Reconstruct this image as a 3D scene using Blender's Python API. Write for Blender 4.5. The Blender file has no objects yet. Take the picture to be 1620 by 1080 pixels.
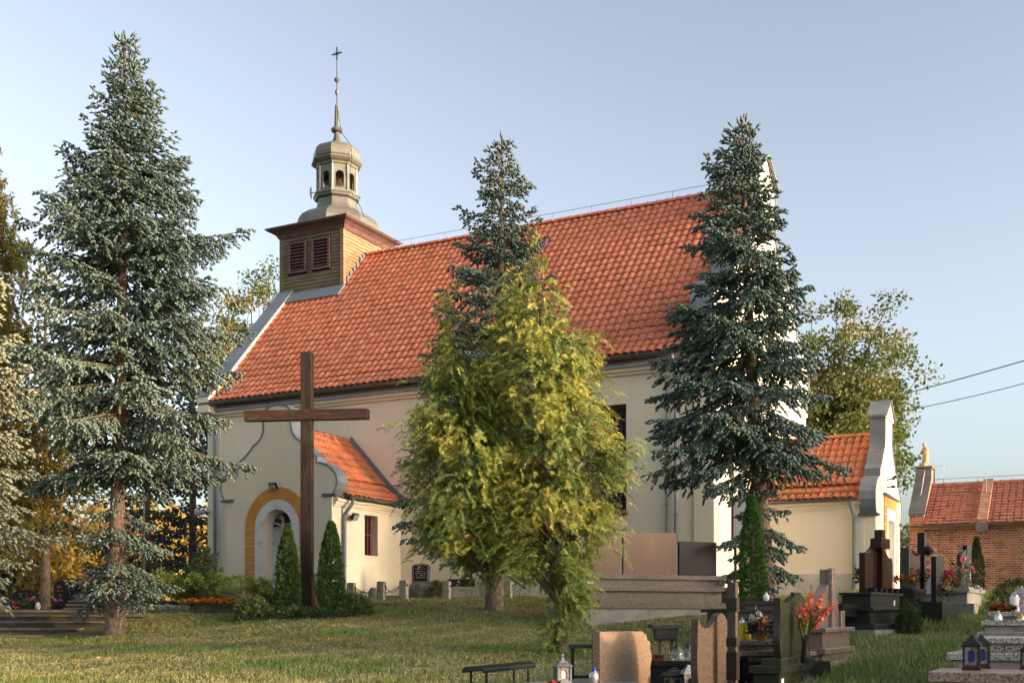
import bpy, math, random
import numpy as np
from mathutils import Vector, Matrix
from mathutils.geometry import tessellate_polygon

random.seed(7)
rng = np.random.default_rng(7)
scene = bpy.context.scene
COL = scene.collection

# ------------------------------------------------------------------ camera
F, HX, HY = 1794.0, 810.0, 975.0          # focal length, vertical axis and horizon of the photograph, in its pixels
EYE = 1.6
cam_d = bpy.data.cameras.new("camera")
cam_d.sensor_width = 36.0
cam_d.lens = 36.0 * F / 1620.0
cam_d.shift_y = (HY - 540.0) / 1620.0
cam_d.clip_start = 0.1
cam_d.clip_end = 3000.0
cam = bpy.data.objects.new("camera", cam_d)
cam.location = (0, 0, EYE)
cam.rotation_euler = (math.pi / 2, 0, 0)
COL.objects.link(cam)
scene.camera = cam

# ------------------------------------------------------------------ sky, sun, exposure
SUN_AZ, SUN_EL = math.radians(-24.0), math.radians(9.0)     # azimuth measured from +X
SX, SY, SZ = math.cos(SUN_AZ) * math.cos(SUN_EL), math.sin(SUN_AZ) * math.cos(SUN_EL), math.sin(SUN_EL)
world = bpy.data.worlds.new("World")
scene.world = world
world.use_nodes = True
wn = world.node_tree.nodes
wl = world.node_tree.links
wn.clear()
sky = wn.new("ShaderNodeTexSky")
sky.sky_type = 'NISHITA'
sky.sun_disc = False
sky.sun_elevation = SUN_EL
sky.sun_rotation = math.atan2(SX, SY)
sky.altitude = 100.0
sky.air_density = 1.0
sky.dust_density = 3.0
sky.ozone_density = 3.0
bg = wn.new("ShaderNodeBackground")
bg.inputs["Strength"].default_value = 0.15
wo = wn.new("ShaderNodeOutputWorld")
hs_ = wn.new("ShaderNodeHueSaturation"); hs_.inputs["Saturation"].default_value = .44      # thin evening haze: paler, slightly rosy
gm_ = wn.new("ShaderNodeGamma"); gm_.inputs["Gamma"].default_value = 1.5  # steeper sky contrast, added to brighten the shaded walls
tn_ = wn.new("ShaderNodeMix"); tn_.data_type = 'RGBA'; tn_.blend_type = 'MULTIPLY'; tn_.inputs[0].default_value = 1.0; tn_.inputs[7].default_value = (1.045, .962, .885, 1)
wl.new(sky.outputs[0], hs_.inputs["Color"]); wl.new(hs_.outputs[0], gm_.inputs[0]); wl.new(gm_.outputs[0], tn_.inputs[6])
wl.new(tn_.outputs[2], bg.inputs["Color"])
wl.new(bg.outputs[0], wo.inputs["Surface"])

sun_d = bpy.data.lights.new("sun", 'SUN')
sun_d.energy = 2.3
sun_d.angle = math.radians(0.6)
sun_d.color = (0.92, 0.53, 0.25)
sun = bpy.data.objects.new("sun", sun_d)
sun.rotation_euler = Vector((SX, SY, SZ)).to_track_quat('Z', 'Y').to_euler()
sun.location = (40, -10, 30)
COL.objects.link(sun)

scene.view_settings.view_transform = 'Standard'
scene.view_settings.look = 'None'
scene.view_settings.gamma = 1.0
scene.view_settings.exposure = 1.17
scene.cycles.use_denoising = True
scene.cycles.max_bounces = 6
scene.cycles.diffuse_bounces = 3
scene.cycles.glossy_bounces = 3
scene.cycles.transparent_max_bounces = 8

# ------------------------------------------------------------------ helpers
def at(px, d):
    return ((px - HX) / F * d, d)

def zat(py, d):
    return EYE + (HY - py) / F * d

def tag(o, label=None, cat=None, group=None, kind=None):
    if label: o["label"] = label
    if cat: o["category"] = cat
    if group: o["group"] = group
    if kind: o["kind"] = kind
    return o

def thing(name, label, cat, loc=(0, 0, 0), rz=0.0, group=None):
    o = bpy.data.objects.new(name, None)
    o.empty_display_size = 0.2
    COL.objects.link(o)
    o.location = loc
    o.rotation_euler = (0, 0, rz)
    return tag(o, label, cat, group)

def link(name, me, parent=None, loc=None, rot=None):
    o = bpy.data.objects.new(name, me)
    COL.objects.link(o)
    if parent is not None:
        o.parent = parent
    if loc is not None:
        o.location = loc
    if rot is not None:
        o.rotation_euler = rot
    return o

def copy_tree(o, parent=None):
    c = o.copy()
    COL.objects.link(c)
    c.parent = parent
    for ch in list(o.children):
        copy_tree(ch, c)
    return c

class MB:
    """collects faces for one mesh"""
    def __init__(self):
        self.v, self.f = [], []
    def add(self, vs, fs):
        n = len(self.v)
        self.v += [tuple(p) for p in vs]
        self.f += [tuple(i + n for i in f) for f in fs]
        return self
    def quad(self, a, b, c, d):
        return self.add([a, b, c, d], [(0, 1, 2, 3)])
    def box(self, x0, x1, y0, y1, z0, z1, bev=0.0):
        if bev > 0:
            return self.bbox(x0, x1, y0, y1, z0, z1, bev)
        vs = [(x0, y0, z0), (x1, y0, z0), (x1, y1, z0), (x0, y1, z0), (x0, y0, z1), (x1, y0, z1), (x1, y1, z1), (x0, y1, z1)]
        return self.add(vs, [(0, 3, 2, 1), (4, 5, 6, 7), (0, 1, 5, 4), (1, 2, 6, 5), (2, 3, 7, 6), (3, 0, 4, 7)])
    def bbox(self, x0, x1, y0, y1, z0, z1, b):
        # bevelled on the vertical edges and the top edge
        def ring(i, z):
            return [(x0 + i, y0 + i + b, z), (x0 + i + b, y0 + i, z), (x1 - i - b, y0 + i, z), (x1 - i, y0 + i + b, z),
                    (x1 - i, y1 - i - b, z), (x1 - i - b, y1 - i, z), (x0 + i + b, y1 - i, z), (x0 + i, y1 - i - b, z)]
        return self.loft([ring(0, z0), ring(0, z1 - b), ring(b * .9, z1)])
    def loft(self, rings, caps=True):
        n = len(rings[0])
        vs = [p for r in rings for p in r]
        fs = []
        for k in range(len(rings) - 1):
            for i in range(n):
                j = (i + 1) % n
                fs.append((k * n + i, k * n + j, (k + 1) * n + j, (k + 1) * n + i))
        if caps:
            fs.append(tuple(reversed(range(n))))
            fs.append(tuple(range((len(rings) - 1) * n, len(rings) * n)))
        return self.add(vs, fs)
    def prism(self, poly, fn, a, b, hole=None):
        """poly of 2-D points, fn(p, q, w) -> xyz, extruded from w=a to w=b"""
        loops = [poly] + ([hole] if hole else [])
        pts = [p for lp in loops for p in lp]
        tris = tessellate_polygon([[Vector((p[0], p[1], 0)) for p in lp] for lp in loops])
        n = len(pts)
        vs = [fn(p[0], p[1], a) for p in pts] + [fn(p[0], p[1], b) for p in pts]
        fs = [tuple(t) for t in tris] + [tuple(i + n for i in reversed(t)) for t in tris]
        off = 0
        for lp in loops:
            m = len(lp)
            for i in range(m):
                j = (i + 1) % m
                fs.append((off + i, off + j, off + j + n, off + i + n))
            off += m
        return self.add(vs, fs)
    def tube(self, pts, rad, n=6, caps=True):
        pts = [Vector(p) for p in pts]
        if not hasattr(rad, '__len__'):
            rad = [rad] * len(pts)
        rings = []
        prev = None
        for i, p in enumerate(pts):
            d = (pts[min(i + 1, len(pts) - 1)] - pts[max(i - 1, 0)])
            if d.length < 1e-9: d = Vector((0, 0, 1))
            d.normalize()
            ref = Vector((0, 0, 1)) if abs(d.z) < .9 else Vector((1, 0, 0))
            if prev is not None and abs(prev.dot(d)) < .95:
                x = (prev - d * prev.dot(d)).normalized()
            else:
                x = d.cross(ref).normalized()
            prev = x
            y = d.cross(x)
            rings.append([tuple(p + (x * math.cos(2 * math.pi * k / n) + y * math.sin(2 * math.pi * k / n)) * rad[i]) for k in range(n)])
        return self.loft(rings, caps)
    def lathe(self, prof, n=16, c=(0, 0, 0), rot=0.0):
        rings = [[(c[0] + r * math.cos(rot + 2 * math.pi * k / n), c[1] + r * math.sin(rot + 2 * math.pi * k / n), c[2] + z) for k in range(n)] for r, z in prof]
        return self.loft(rings)
    def ribbon(self, pts, nrm_off, fn, a, b):
        """closed strip of thickness nrm_off along 2-D points, extruded from a to b"""
        m = len(pts)
        outer = []
        for i in range(m):
            p0, p1 = pts[max(i - 1, 0)], pts[min(i + 1, m - 1)]
            tx, ty = p1[0] - p0[0], p1[1] - p0[1]
            L = math.hypot(tx, ty) or 1
            outer.append((pts[i][0] - ty / L * nrm_off, pts[i][1] + tx / L * nrm_off))
        for i in range(m - 1):
            q = [pts[i], pts[i + 1], outer[i + 1], outer[i]]
            self.add([fn(p[0], p[1], a) for p in q] + [fn(p[0], p[1], b) for p in q],
                     [(0, 1, 2, 3), (7, 6, 5, 4), (0, 4, 5, 1), (1, 5, 6, 2), (2, 6, 7, 3), (3, 7, 4, 0)])
        return self
    def mesh(self, name, mat, smooth=False):
        me = bpy.data.meshes.new(name)
        me.from_pydata(self.v, [], self.f)
        me.materials.append(mat)
        if smooth:
            me.polygons.foreach_set("use_smooth", [True] * len(me.polygons))
        me.update()
        return me
    def build(self, name, mat, parent=None, smooth=False, loc=None, rot=None):
        import bmesh
        me = self.mesh(name, mat, smooth)
        bm = bmesh.new(); bm.from_mesh(me)
        bmesh.ops.recalc_face_normals(bm, faces=bm.faces)
        bm.to_mesh(me); bm.free()
        if smooth:
            try: me.set_sharp_from_angle(angle=math.radians(40))
            except Exception: pass
        return link(name, me, parent, loc, rot)

def np_mesh(name, verts, faces, mat, cols=None, parent=None, loc=None):
    """verts (N,3), faces (M,3|4), cols (N,3) linear"""
    me = bpy.data.meshes.new(name)
    verts = np.ascontiguousarray(verts, dtype=np.float32)
    faces = np.ascontiguousarray(faces, dtype=np.int32)
    k = faces.shape[1]
    me.vertices.add(len(verts)); me.vertices.foreach_set("co", verts.ravel())
    me.loops.add(faces.size); me.loops.foreach_set("vertex_index", faces.ravel())
    me.polygons.add(len(faces))
    me.polygons.foreach_set("loop_start", np.arange(0, faces.size, k, dtype=np.int32))
    me.materials.append(mat)
    if cols is not None:
        ca = me.color_attributes.new("col", 'FLOAT_COLOR', 'POINT')
        c4 = np.ones((len(verts), 4), dtype=np.float32); c4[:, :3] = cols
        ca.data.foreach_set("color", c4.ravel())
    me.update(calc_edges=True)
    return link(name, me, parent, loc)

# ------------------------------------------------------------------ materials
def new_mat(name):
    m = bpy.data.materials.new(name)
    m.use_nodes = True
    nt = m.node_tree
    b = nt.nodes["Principled BSDF"]
    return m, nt, b

def N(nt, t, **kw):
    n = nt.nodes.new(t)
    for k, v in kw.items():
        if k.startswith("i_"):
            n.inputs[k[2:].replace("_", " ")].default_value = v
        else:
            setattr(n, k, v)
    return n

def pos(nt, scale=None):
    g = N(nt, "ShaderNodeNewGeometry")
    if scale is None:
        return g.outputs["Position"]
    mp = N(nt, "ShaderNodeMapping")
    mp.inputs["Scale"].default_value = scale
    nt.links.new(g.outputs["Position"], mp.inputs["Vector"])
    return mp.outputs[0]

def noise(nt, vec, scale, detail=4, rough=.55):
    n = N(nt, "ShaderNodeTexNoise")
    n.inputs["Scale"].default_value = scale
    n.inputs["Detail"].default_value = detail
    n.inputs["Roughness"].default_value = rough
    nt.links.new(vec, n.inputs["Vector"])
    return n.outputs["Fac"]

def ramp(nt, fac, stops):
    r = N(nt, "ShaderNodeValToRGB")
    els = r.color_ramp.elements
    while len(els) < len(stops):
        els.new(0.5)
    for e, (p, c) in zip(els, stops):
        e.position = p
        e.color = (*c, 1)
    nt.links.new(fac, r.inputs[0])
    return r.outputs[0]

def mixc(nt, fac, a, b, mode='MIX'):
    m = N(nt, "ShaderNodeMix", data_type='RGBA', blend_type=mode)
    for sock, v in ((m.inputs[0], fac), (m.inputs[6], a), (m.inputs[7], b)):
        if hasattr(v, "is_linked") or hasattr(v, "links"):
            nt.links.new(v, sock)
        elif isinstance(v, (int, float)):
            sock.default_value = v
        else:
            sock.default_value = (*v, 1)
    return m.outputs[2]

def bump(nt, b, h, strength=.3, dist=.01):
    n = N(nt, "ShaderNodeBump")
    n.inputs["Strength"].default_value = strength
    n.inputs["Distance"].default_value = dist
    nt.links.new(h, n.inputs["Height"])
    nt.links.new(n.outputs[0], b.inputs["Normal"])

def two_tone(name, c1, c2, scale=3.0, rough=.7, stretch=(1, 1, 1), bscale=None, bstr=.3, bdist=.01, metal=0.0, spec=.4, lo=.35, hi=.65, c3=None, s3=14.0):
    m, nt, b = new_mat(name)
    v = pos(nt, stretch)
    c = ramp(nt, noise(nt, v, scale), [(lo, c1), (hi, c2)])
    if c3 is not None:
        f = ramp(nt, noise(nt, v, s3, 6), [(.52, (0, 0, 0)), (.68, (1, 1, 1))])
        c = mixc(nt, f, c, c3)
    nt.links.new(c, b.inputs["Base Color"])
    b.inputs["Roughness"].default_value = rough
    b.inputs["Metallic"].default_value = metal
    b.inputs["Specular IOR Level"].default_value = spec
    if bscale:
        bump(nt, b, noise(nt, v, bscale, 5), bstr, bdist)
    return m

def granite(name, c1, c2, scale=90, rough=.12, c3=None):
    m, nt, b = new_mat(name)
    v = pos(nt)
    c = ramp(nt, noise(nt, v, scale, 2, .6), [(.42, c1), (.58, c2)])
    if c3 is not None:
        c = mixc(nt, ramp(nt, noise(nt, v, scale * .6, 2), [(.56, (0, 0, 0)), (.62, (1, 1, 1))]), c, c3)
    nt.links.new(c, b.inputs["Base Color"])
    b.inputs["Roughness"].default_value = rough
    b.inputs["Specular IOR Level"].default_value = .16
    return m

def leaf_mat(name, trans=.25, rough=.55, tint=None, spec=.3):
    m, nt, b = new_mat(name)
    a = N(nt, "ShaderNodeAttribute", attribute_name="col")
    c = a.outputs["Color"]
    nt.links.new(c, b.inputs["Base Color"])
    b.inputs["Roughness"].default_value = rough
    b.inputs["Specular IOR Level"].default_value = spec
    t = N(nt, "ShaderNodeBsdfTranslucent")
    nt.links.new(c, t.inputs["Color"])
    mx = N(nt, "ShaderNodeMixShader")
    mx.inputs[0].default_value = trans
    nt.links.new(b.outputs[0], mx.inputs[1])
    nt.links.new(t.outputs[0], mx.inputs[2])
    nt.links.new(mx.outputs[0], nt.nodes["Material Output"].inputs["Surface"])
    return m

def plain(name, c, rough=.5, metal=0.0, spec=.5):
    m, nt, b = new_mat(name)
    b.inputs["Base Color"].default_value = (*c, 1)
    b.inputs["Roughness"].default_value = rough
    b.inputs["Metallic"].default_value = metal
    b.inputs["Specular IOR Level"].default_value = spec
    # a little unevenness in the finish
    r = ramp(nt, noise(nt, pos(nt), 12, 3), [(.3, (max(rough - .08, 0),) * 3), (.7, (min(rough + .1, 1),) * 3)])
    nt.links.new(r, b.inputs["Roughness"])
    return m

def glass(name, c, rough=.05, alpha_trans=.75):
    m, nt, b = new_mat(name)
    b.inputs["Base Color"].default_value = (*c, 1)
    b.inputs["Roughness"].default_value = rough
    b.inputs["Transmission Weight"].default_value = alpha_trans
    b.inputs["IOR"].default_value = 1.35
    return m

M = {}
def make_materials():
    # render: warm cream, faint vertical streaks and blotches
    m, nt, b = new_mat("render_cream")
    v = pos(nt)
    c = ramp(nt, noise(nt, v, .7, 5), [(.3, (.77, .68, .52)), (.7, (.84, .755, .595))])
    st = ramp(nt, noise(nt, pos(nt, (3, 3, .35)), 2.2, 5, .65), [(.5, (0, 0, 0)), (.85, (.35, .35, .35))])
    c = mixc(nt, st, c, (.62, .55, .44))
    # damp rise and splashes above the soil
    sp = N(nt, "ShaderNodeSeparateXYZ"); nt.links.new(v, sp.inputs[0])
    ad = N(nt, "ShaderNodeMath", operation='MULTIPLY_ADD'); ad.inputs[1].default_value = -1.1; ad.inputs[2].default_value = 2.95
    nt.links.new(sp.outputs[2], ad.inputs[0])
    nz = N(nt, "ShaderNodeMath", operation='MULTIPLY'); nt.links.new(ad.outputs[0], nz.inputs[0]); nt.links.new(noise(nt, v, 3.2, 6, .65), nz.inputs[1])
    damp = ramp(nt, nz.outputs[0], [(.12, (0, 0, 0)), (.42, (.55, .55, .55))])
    c = mixc(nt, damp, c, (.52, .46, .36))
    blot = ramp(nt, noise(nt, v, .35, 6, .7), [(.5, (0, 0, 0)), (.75, (.4, .4, .4))])
    c = mixc(nt, blot, c, (.63, .56, .44))
    patch = ramp(nt, noise(nt, v, 1.3, 2, .4), [(.66, (0, 0, 0)), (.69, (.35, .35, .35))])
    c = mixc(nt, patch, c, (.80, .75, .65))
    nt.links.new(c, b.inputs["Base Color"]); b.inputs["Roughness"].default_value = .9
    bump(nt, b, noise(nt, v, 55, 4), .35, .006)
    M["cream"] = m
    M["white"] = two_tone("lime_white", (.66, .66, .66), (.76, .76, .76), 1.6, .85, bscale=40, bstr=.2, bdist=.004, c3=(.5, .5, .49), s3=5)
    M["plinth"] = two_tone("plinth_grey", (.50, .46, .40), (.60, .56, .49), 2.0, .9, bscale=30, c3=(.38, .36, .32), s3=7)
    M["orange"] = two_tone("ochre_paint", (.56, .255, .055), (.63, .30, .075), 2.5, .85, bscale=50, bstr=.2, bdist=.004)
    # roof tiles: clay with a few paler and browner ones, lichen
    def tiles(name, c1, c2, lich, lamt):
        m, nt, b = new_mat(name)
        v = pos(nt)
        c = ramp(nt, noise(nt, v, 3.1, 2, .5), [(.3, c1), (.7, c2)])
        c = mixc(nt, ramp(nt, noise(nt, v, 9.0, 5, .7), [(.45, (0, 0, 0)), (.75, (lamt * .5,) * 3)]), c, (.17, .06, .035))
        c = mixc(nt, ramp(nt, noise(nt, v, 1.1, 6, .7), [(.5, (0, 0, 0)), (.72, (lamt,) * 3)]), c, lich)
        nt.links.new(c, b.inputs["Base Color"])
        b.inputs["Roughness"].default_value = .62
        bump(nt, b, noise(nt, v, 60, 3), .15, .004)
        return m
    M["tile"] = tiles("clay_tile", (.56, .155, .072), (.72, .235, .115), (.40, .19, .10), .4)
    M["tile_old"] = tiles("clay_tile_mossy", (.45, .13, .055), (.60, .20, .085), (.22, .16, .045), .75)
    M["tile_far"] = tiles("clay_tile_brown", (.30, .115, .075), (.40, .16, .105), (.22, .12, .08), .6)
    M["zinc"] = two_tone("zinc_sheet", (.15, .175, .20), (.21, .24, .275), 1.5, .6, metal=.25, bscale=8, bstr=.06, bdist=.01, c3=(.2, .22, .24), s3=4)
    M["zinc_light"] = two_tone("zinc_flashing", (.42, .47, .53), (.52, .57, .63), 1.5, .5, metal=.1, c3=(.34, .37, .41), s3=3)
    M["zinc_dark"] = two_tone("zinc_dark", (.10, .11, .125), (.15, .165, .18), 2, .45, metal=.4, bscale=8, bstr=.05)
    M["gutter"] = two_tone("gutter_metal", (.115, .12, .125), (.17, .175, .18), 2.5, .42, metal=.45, c3=(.23, .22, .19), s3=6)
    M["copper"] = two_tone("tin_dome", (.115, .125, .112), (.175, .178, .150), 1.3, .5, metal=.35, bscale=5, bstr=.08, bdist=.015, c3=(.19, .15, .11), s3=3.2)
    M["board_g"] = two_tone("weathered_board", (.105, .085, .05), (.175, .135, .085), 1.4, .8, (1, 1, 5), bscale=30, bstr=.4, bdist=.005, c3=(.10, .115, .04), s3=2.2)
    M["board_lit"] = two_tone("sunlit_board", (.25, .14, .075), (.34, .20, .11), 1.6, .8, (1, 1, 5), bscale=30, bstr=.4, bdist=.005, c3=(.15, .09, .05), s3=3)  # same boards, sunlight of the right face put into the colour
    M["louvre"] = two_tone("louvre_brown", (.085, .045, .042), (.13, .07, .06), 4, .7)
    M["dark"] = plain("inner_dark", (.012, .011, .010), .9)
    M["crosswood"] = two_tone("cross_timber", (.036, .020, .014), (.068, .032, .022), 2.2, .75, (4, 4, .7), bscale=18, bstr=.5, bdist=.006, c3=(.055, .052, .022), s3=3.5)
    M["crosswood_h"] = two_tone("cross_timber_arm", (.048, .021, .015), (.085, .034, .025), 2.2, .75, (.7, 4, 4), bscale=18, bstr=.5, bdist=.006, c3=(.10, .085, .035), s3=5)
    M["redframe"] = two_tone("red_brown_paint", (.16, .045, .03), (.22, .065, .045), 5, .6)
    M["pane"] = plain("dark_pane", (.014, .017, .02), .13)
    M["barkP"] = two_tone("spruce_bark", (.10, .062, .042), (.27, .18, .125), 16, .9, (1, 1, .5), bscale=24, bstr=1.0, bdist=.03, c3=(.11, .10, .05), s3=3)
    M["bark"] = two_tone("oak_bark", (.09, .07, .05), (.17, .135, .095), 7, .9, (1, 1, .35), bscale=18, bstr=1.0, bdist=.03)
    M["bark_pale"] = two_tone("pale_bark", (.20, .17, .12), (.32, .27, .19), 6, .9, (1, 1, .5), bscale=18, bstr=.8, bdist=.02, c3=(.16, .16, .07), s3=3)
    M["needle"] = leaf_mat("spruce_needles", .10, .5)
    M["leaf"] = leaf_mat("leaves", .30, .5)
    M["scale"] = leaf_mat("thuja_sprays", .28, .55)
    M["petal"] = leaf_mat("petals", .30, .6)
    M["concrete"] = two_tone("grey_concrete", (.20, .19, .17), (.31, .29, .265), 4, .9, bscale=40, bstr=.4, bdist=.006, c3=(.13, .13, .09), s3=5)
    M["concrete_l"] = two_tone("pale_concrete", (.25, .23, .20), (.34, .31, .27), 3, .9, bscale=40, bstr=.4, bdist=.006, c3=(.22, .22, .16), s3=6)
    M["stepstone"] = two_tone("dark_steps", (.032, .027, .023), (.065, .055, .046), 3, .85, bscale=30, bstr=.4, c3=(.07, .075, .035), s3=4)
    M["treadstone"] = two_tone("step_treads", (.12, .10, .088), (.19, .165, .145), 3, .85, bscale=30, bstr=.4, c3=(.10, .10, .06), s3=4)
    M["g_black"] = granite("black_granite", (.012, .012, .012), (.035, .033, .032), 120, .16)
    M["g_matt"] = granite("black_granite_dull", (.013, .012, .011), (.042, .039, .035), 120, .28)
    M["g_brown"] = granite("brown_granite", (.045, .034, .027), (.12, .092, .072), 210, .22, (.02, .017, .014))
    M["g_red"] = granite("dark_red_granite", (.022, .009, .007), (.055, .022, .017), 110, .10)
    M["g_green"] = granite("olive_granite", (.022, .024, .016), (.05, .052, .035), 120, .18)
    M["g_slab_refl"] = granite("slab_granite_reflection", (.15, .10, .075), (.23, .155, .118), 150, .14)  # brownish reflection on the dark slabs, put into the colour
    M["g_beige"] = granite("beige_speckled_granite", (.13, .085, .055), (.32, .235, .16), 170, .55, (.05, .034, .024))
    M["g_grey"] = granite("salt_pepper_granite", (.16, .15, .14), (.42, .40, .37), 75, .45, (.07, .065, .06))
    M["g_tan"] = granite("tan_terrazzo", (.10, .08, .065), (.28, .235, .19), 110, .55, (.045, .038, .03))
    M["g_rose"] = granite("rose_brown_granite", (.155, .105, .085), (.30, .225, .19), 70, .4, (.09, .065, .055))
    m, nt, b = new_mat("pink_veined_granite")
    c = ramp(nt, noise(nt, pos(nt, (1, 1, .25)), 14, 6, .7), [(.3, (.11, .095, .08)), (.48, (.235, .155, .125)), (.66, (.12, .125, .105))])
    nt.links.new(c, b.inputs["Base Color"]); b.inputs["Roughness"].default_value = .22
    M["g_pink"] = m
    M["iron"] = plain("black_iron", (.013, .013, .014), .4, .3)
    M["plastic_b"] = plain("black_plastic", (.012, .012, .013), .38)
    M["rust"] = two_tone("rusty_post", (.06, .035, .022), (.12, .06, .035), 10, .8)
    M["silver"] = plain("tin_silver", (.42, .42, .42), .3, .8)
    M["gold"] = plain("gold_foil", (.42, .28, .06), .32, .7)
    M["candle_w"] = plain("white_candle_glass", (.72, .72, .70), .25)
    M["candle_y"] = plain("yellow_candle_glass", (.50, .34, .03), .2)
    M["clear"] = glass("clear_glass", (.62, .72, .68), .10, .93)
    M["glass_pink"] = plain("frosted_rosy_glass", (.55, .50, .50), .2)
    M["glass_irid"] = two_tone("iridescent_glass", (.10, .12, .25), (.50, .30, .35), 40, .12)
    M["blue_glass"] = plain("blue_glass", (.012, .03, .20), .12)
    M["corpus"] = plain("white_corpus", (.55, .53, .50), .6)
    M["statue"] = two_tone("sandstone_statue", (.27, .20, .12), (.36, .28, .18), 12, .85, bscale=60)
    M["lettering"] = plain("pale_lettering", (.55, .53, .48), .5)
    M["paper"] = plain("white_label", (.75, .75, .73), .6)
    M["clay_pot"] = plain("white_pot", (.6, .58, .55), .5)
    M["lamp_glass"] = plain("lamp_glass", (.30, .33, .34), .15)
    M["haystone"] = two_tone("field_stone", (.10, .10, .085), (.20, .19, .16), 7, .9, bscale=20, bstr=.6, bdist=.02)
    M["horn"] = plain("grey_horn", (.42, .43, .44), .45)
    # bricks
    def bricks(name, fac_fn):
        m, nt, b = new_mat(name)
        f = fac_fn(nt)
        c = ramp(nt, f, [(0.0, (.075, .040, .032)), (.2, (.12, .055, .04)), (.32, (.23, .088, .052)), (.7, (.32, .128, .075)), (1.0, (.40, .19, .115))])
        c = mixc(nt, ramp(nt, noise(nt, pos(nt), 14, 5), [(.4, (0, 0, 0)), (.75, (.5, .5, .5))]), c, (.2, .10, .07))
        nt.links.new(c, b.inputs["Base Color"]); b.inputs["Roughness"].default_value = .88
        bump(nt, b, noise(nt, pos(nt), 60, 3), .4, .005)
        return m
    M["brick"] = bricks("brick_single", lambda nt: N(nt, "ShaderNodeObjectInfo").outputs["Random"])
    def attr_r(nt):
        a = N(nt, "ShaderNodeAttribute", attribute_name="col")
        s = N(nt, "ShaderNodeSeparateColor"); nt.links.new(a.outputs["Color"], s.inputs[0])
        return s.outputs[0]
    m, nt, b = new_mat("brick_pattern")
    mp = N(nt, "ShaderNodeMapping"); mp.inputs["Rotation"].default_value = (math.radians(-90), 0, 0)
    tc = N(nt, "ShaderNodeTexCoord"); nt.links.new(tc.outputs["Object"], mp.inputs["Vector"])
    sx = N(nt, "ShaderNodeSeparateXYZ"); nt.links.new(tc.outputs["Object"], sx.inputs[0])
    ad2 = N(nt, "ShaderNodeMath", operation='ADD'); nt.links.new(sx.outputs[0], ad2.inputs[0]); nt.links.new(sx.outputs[1], ad2.inputs[1])
    cb_ = N(nt, "ShaderNodeCombineXYZ"); nt.links.new(ad2.outputs[0], cb_.inputs[0]); nt.links.new(sx.outputs[2], cb_.inputs[1])
    bt = N(nt, "ShaderNodeTexBrick"); nt.links.new(cb_.outputs[0], bt.inputs["Vector"])
    bt.inputs["Scale"].default_value = 1.0; bt.inputs["Brick Width"].default_value = .25; bt.inputs["Row Height"].default_value = .0765; bt.inputs["Mortar Size"].default_value = .007
    bt.inputs["Color1"].default_value = (.15, .06, .04, 1); bt.inputs["Color2"].default_value = (.40, .16, .085, 1); bt.inputs["Mortar"].default_value = (.40, .36, .30, 1)
    nt.links.new(bt.outputs["Color"], b.inputs["Base Color"]); b.inputs["Roughness"].default_value = .9
    M["brick_pat"] = m
    M["brick_many"] = bricks("brick_rest", attr_r)
    M["mortar"] = two_tone("mortar", (.60, .54, .46), (.70, .64, .55), 5, .95, bscale=50)
make_materials()
# ------------------------------------------------------------------ terrain
_D = np.array([0, 6, 10, 15, 20, 24, 26, 28, 30, 33, 36, 45, 70, 200, 700], float)
_PX = np.array([-200, 60, 200, 480, 800, 1150, 1450, 1800], float)
_Z = np.array([   # height relative to the eye, rows = columns of _PX
    [-1.6, -1.35, -1.15, -.92, -.74, -.60, -.52, -.20, .02, .18, .30, .30, .2, -1.0, -4.0],
    [-1.6, -1.35, -1.15, -.92, -.74, -.60, -.52, -.20, .02, .18, .30, .30, .2, -1.0, -4.0],
    [-1.6, -1.35, -1.12, -.90, -.68, -.50, -.41, .02, .18, .30, .36, .36, .3, -1.0, -4.0],
    [-1.6, -1.32, -1.08, -.82, -.55, -.28, -.12, .10, .34, .58, .60, .60, .4, -1.0, -4.0],
    [-1.6, -1.30, -1.02, -.76, -.46, -.16, .02, .22, .44, .60, .60, .60, .4, -1.0, -4.0],
    [-1.6, -1.30, -1.02, -.74, -.38, -.02, .20, .40, .55, .60, .62, .62, .4, -1.0, -4.0],
    [-1.6, -1.30, -1.05, -.66, -.26, .12, .30, .48, .60, .70, .82, .85, .5, -1.0, -4.0],
    [-1.6, -1.25, -.95, -.55, -.15, .20, .38, .55, .68, .80, .86, .88, .5, -1.0, -4.0]])
def G(X, Y):
    X = np.asarray(X, float); Y = np.asarray(Y, float)
    d = np.clip(Y, 0, 699.9)
    px = np.clip(HX + F * X / np.maximum(d, 1.5), _PX[0], _PX[-1] - .01)
    ci = np.clip(np.searchsorted(_PX, px, side='right') - 1, 0, len(_PX) - 2)
    t = (px - _PX[ci]) / (_PX[ci + 1] - _PX[ci])
    t = t * t * (3 - 2 * t)
    di = np.clip(np.searchsorted(_D, d, side='right') - 1, 0, len(_D) - 2)
    w = (d - _D[di]) / (_D[di + 1] - _D[di])
    za = _Z[ci, di] * (1 - w) + _Z[ci, di + 1] * w
    zb = _Z[ci + 1, di] * (1 - w) + _Z[ci + 1, di + 1] * w
    z = za * (1 - t) + zb * t
    near = np.clip((60 - d) / 20, 0, 1)
    z = z + near * (.018 * np.sin(1.7 * X + .6 * Y) + .014 * np.sin(2.9 * Y - 1.3 * X + 1) + .008 * np.sin(6.1 * X + 4.3 * Y))
    return EYE + z
def g(X, Y):
    return float(G(X, Y))
def ground_at(px, d):
    x, y = at(px, d)
    return (x, y, g(x, y))

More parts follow.
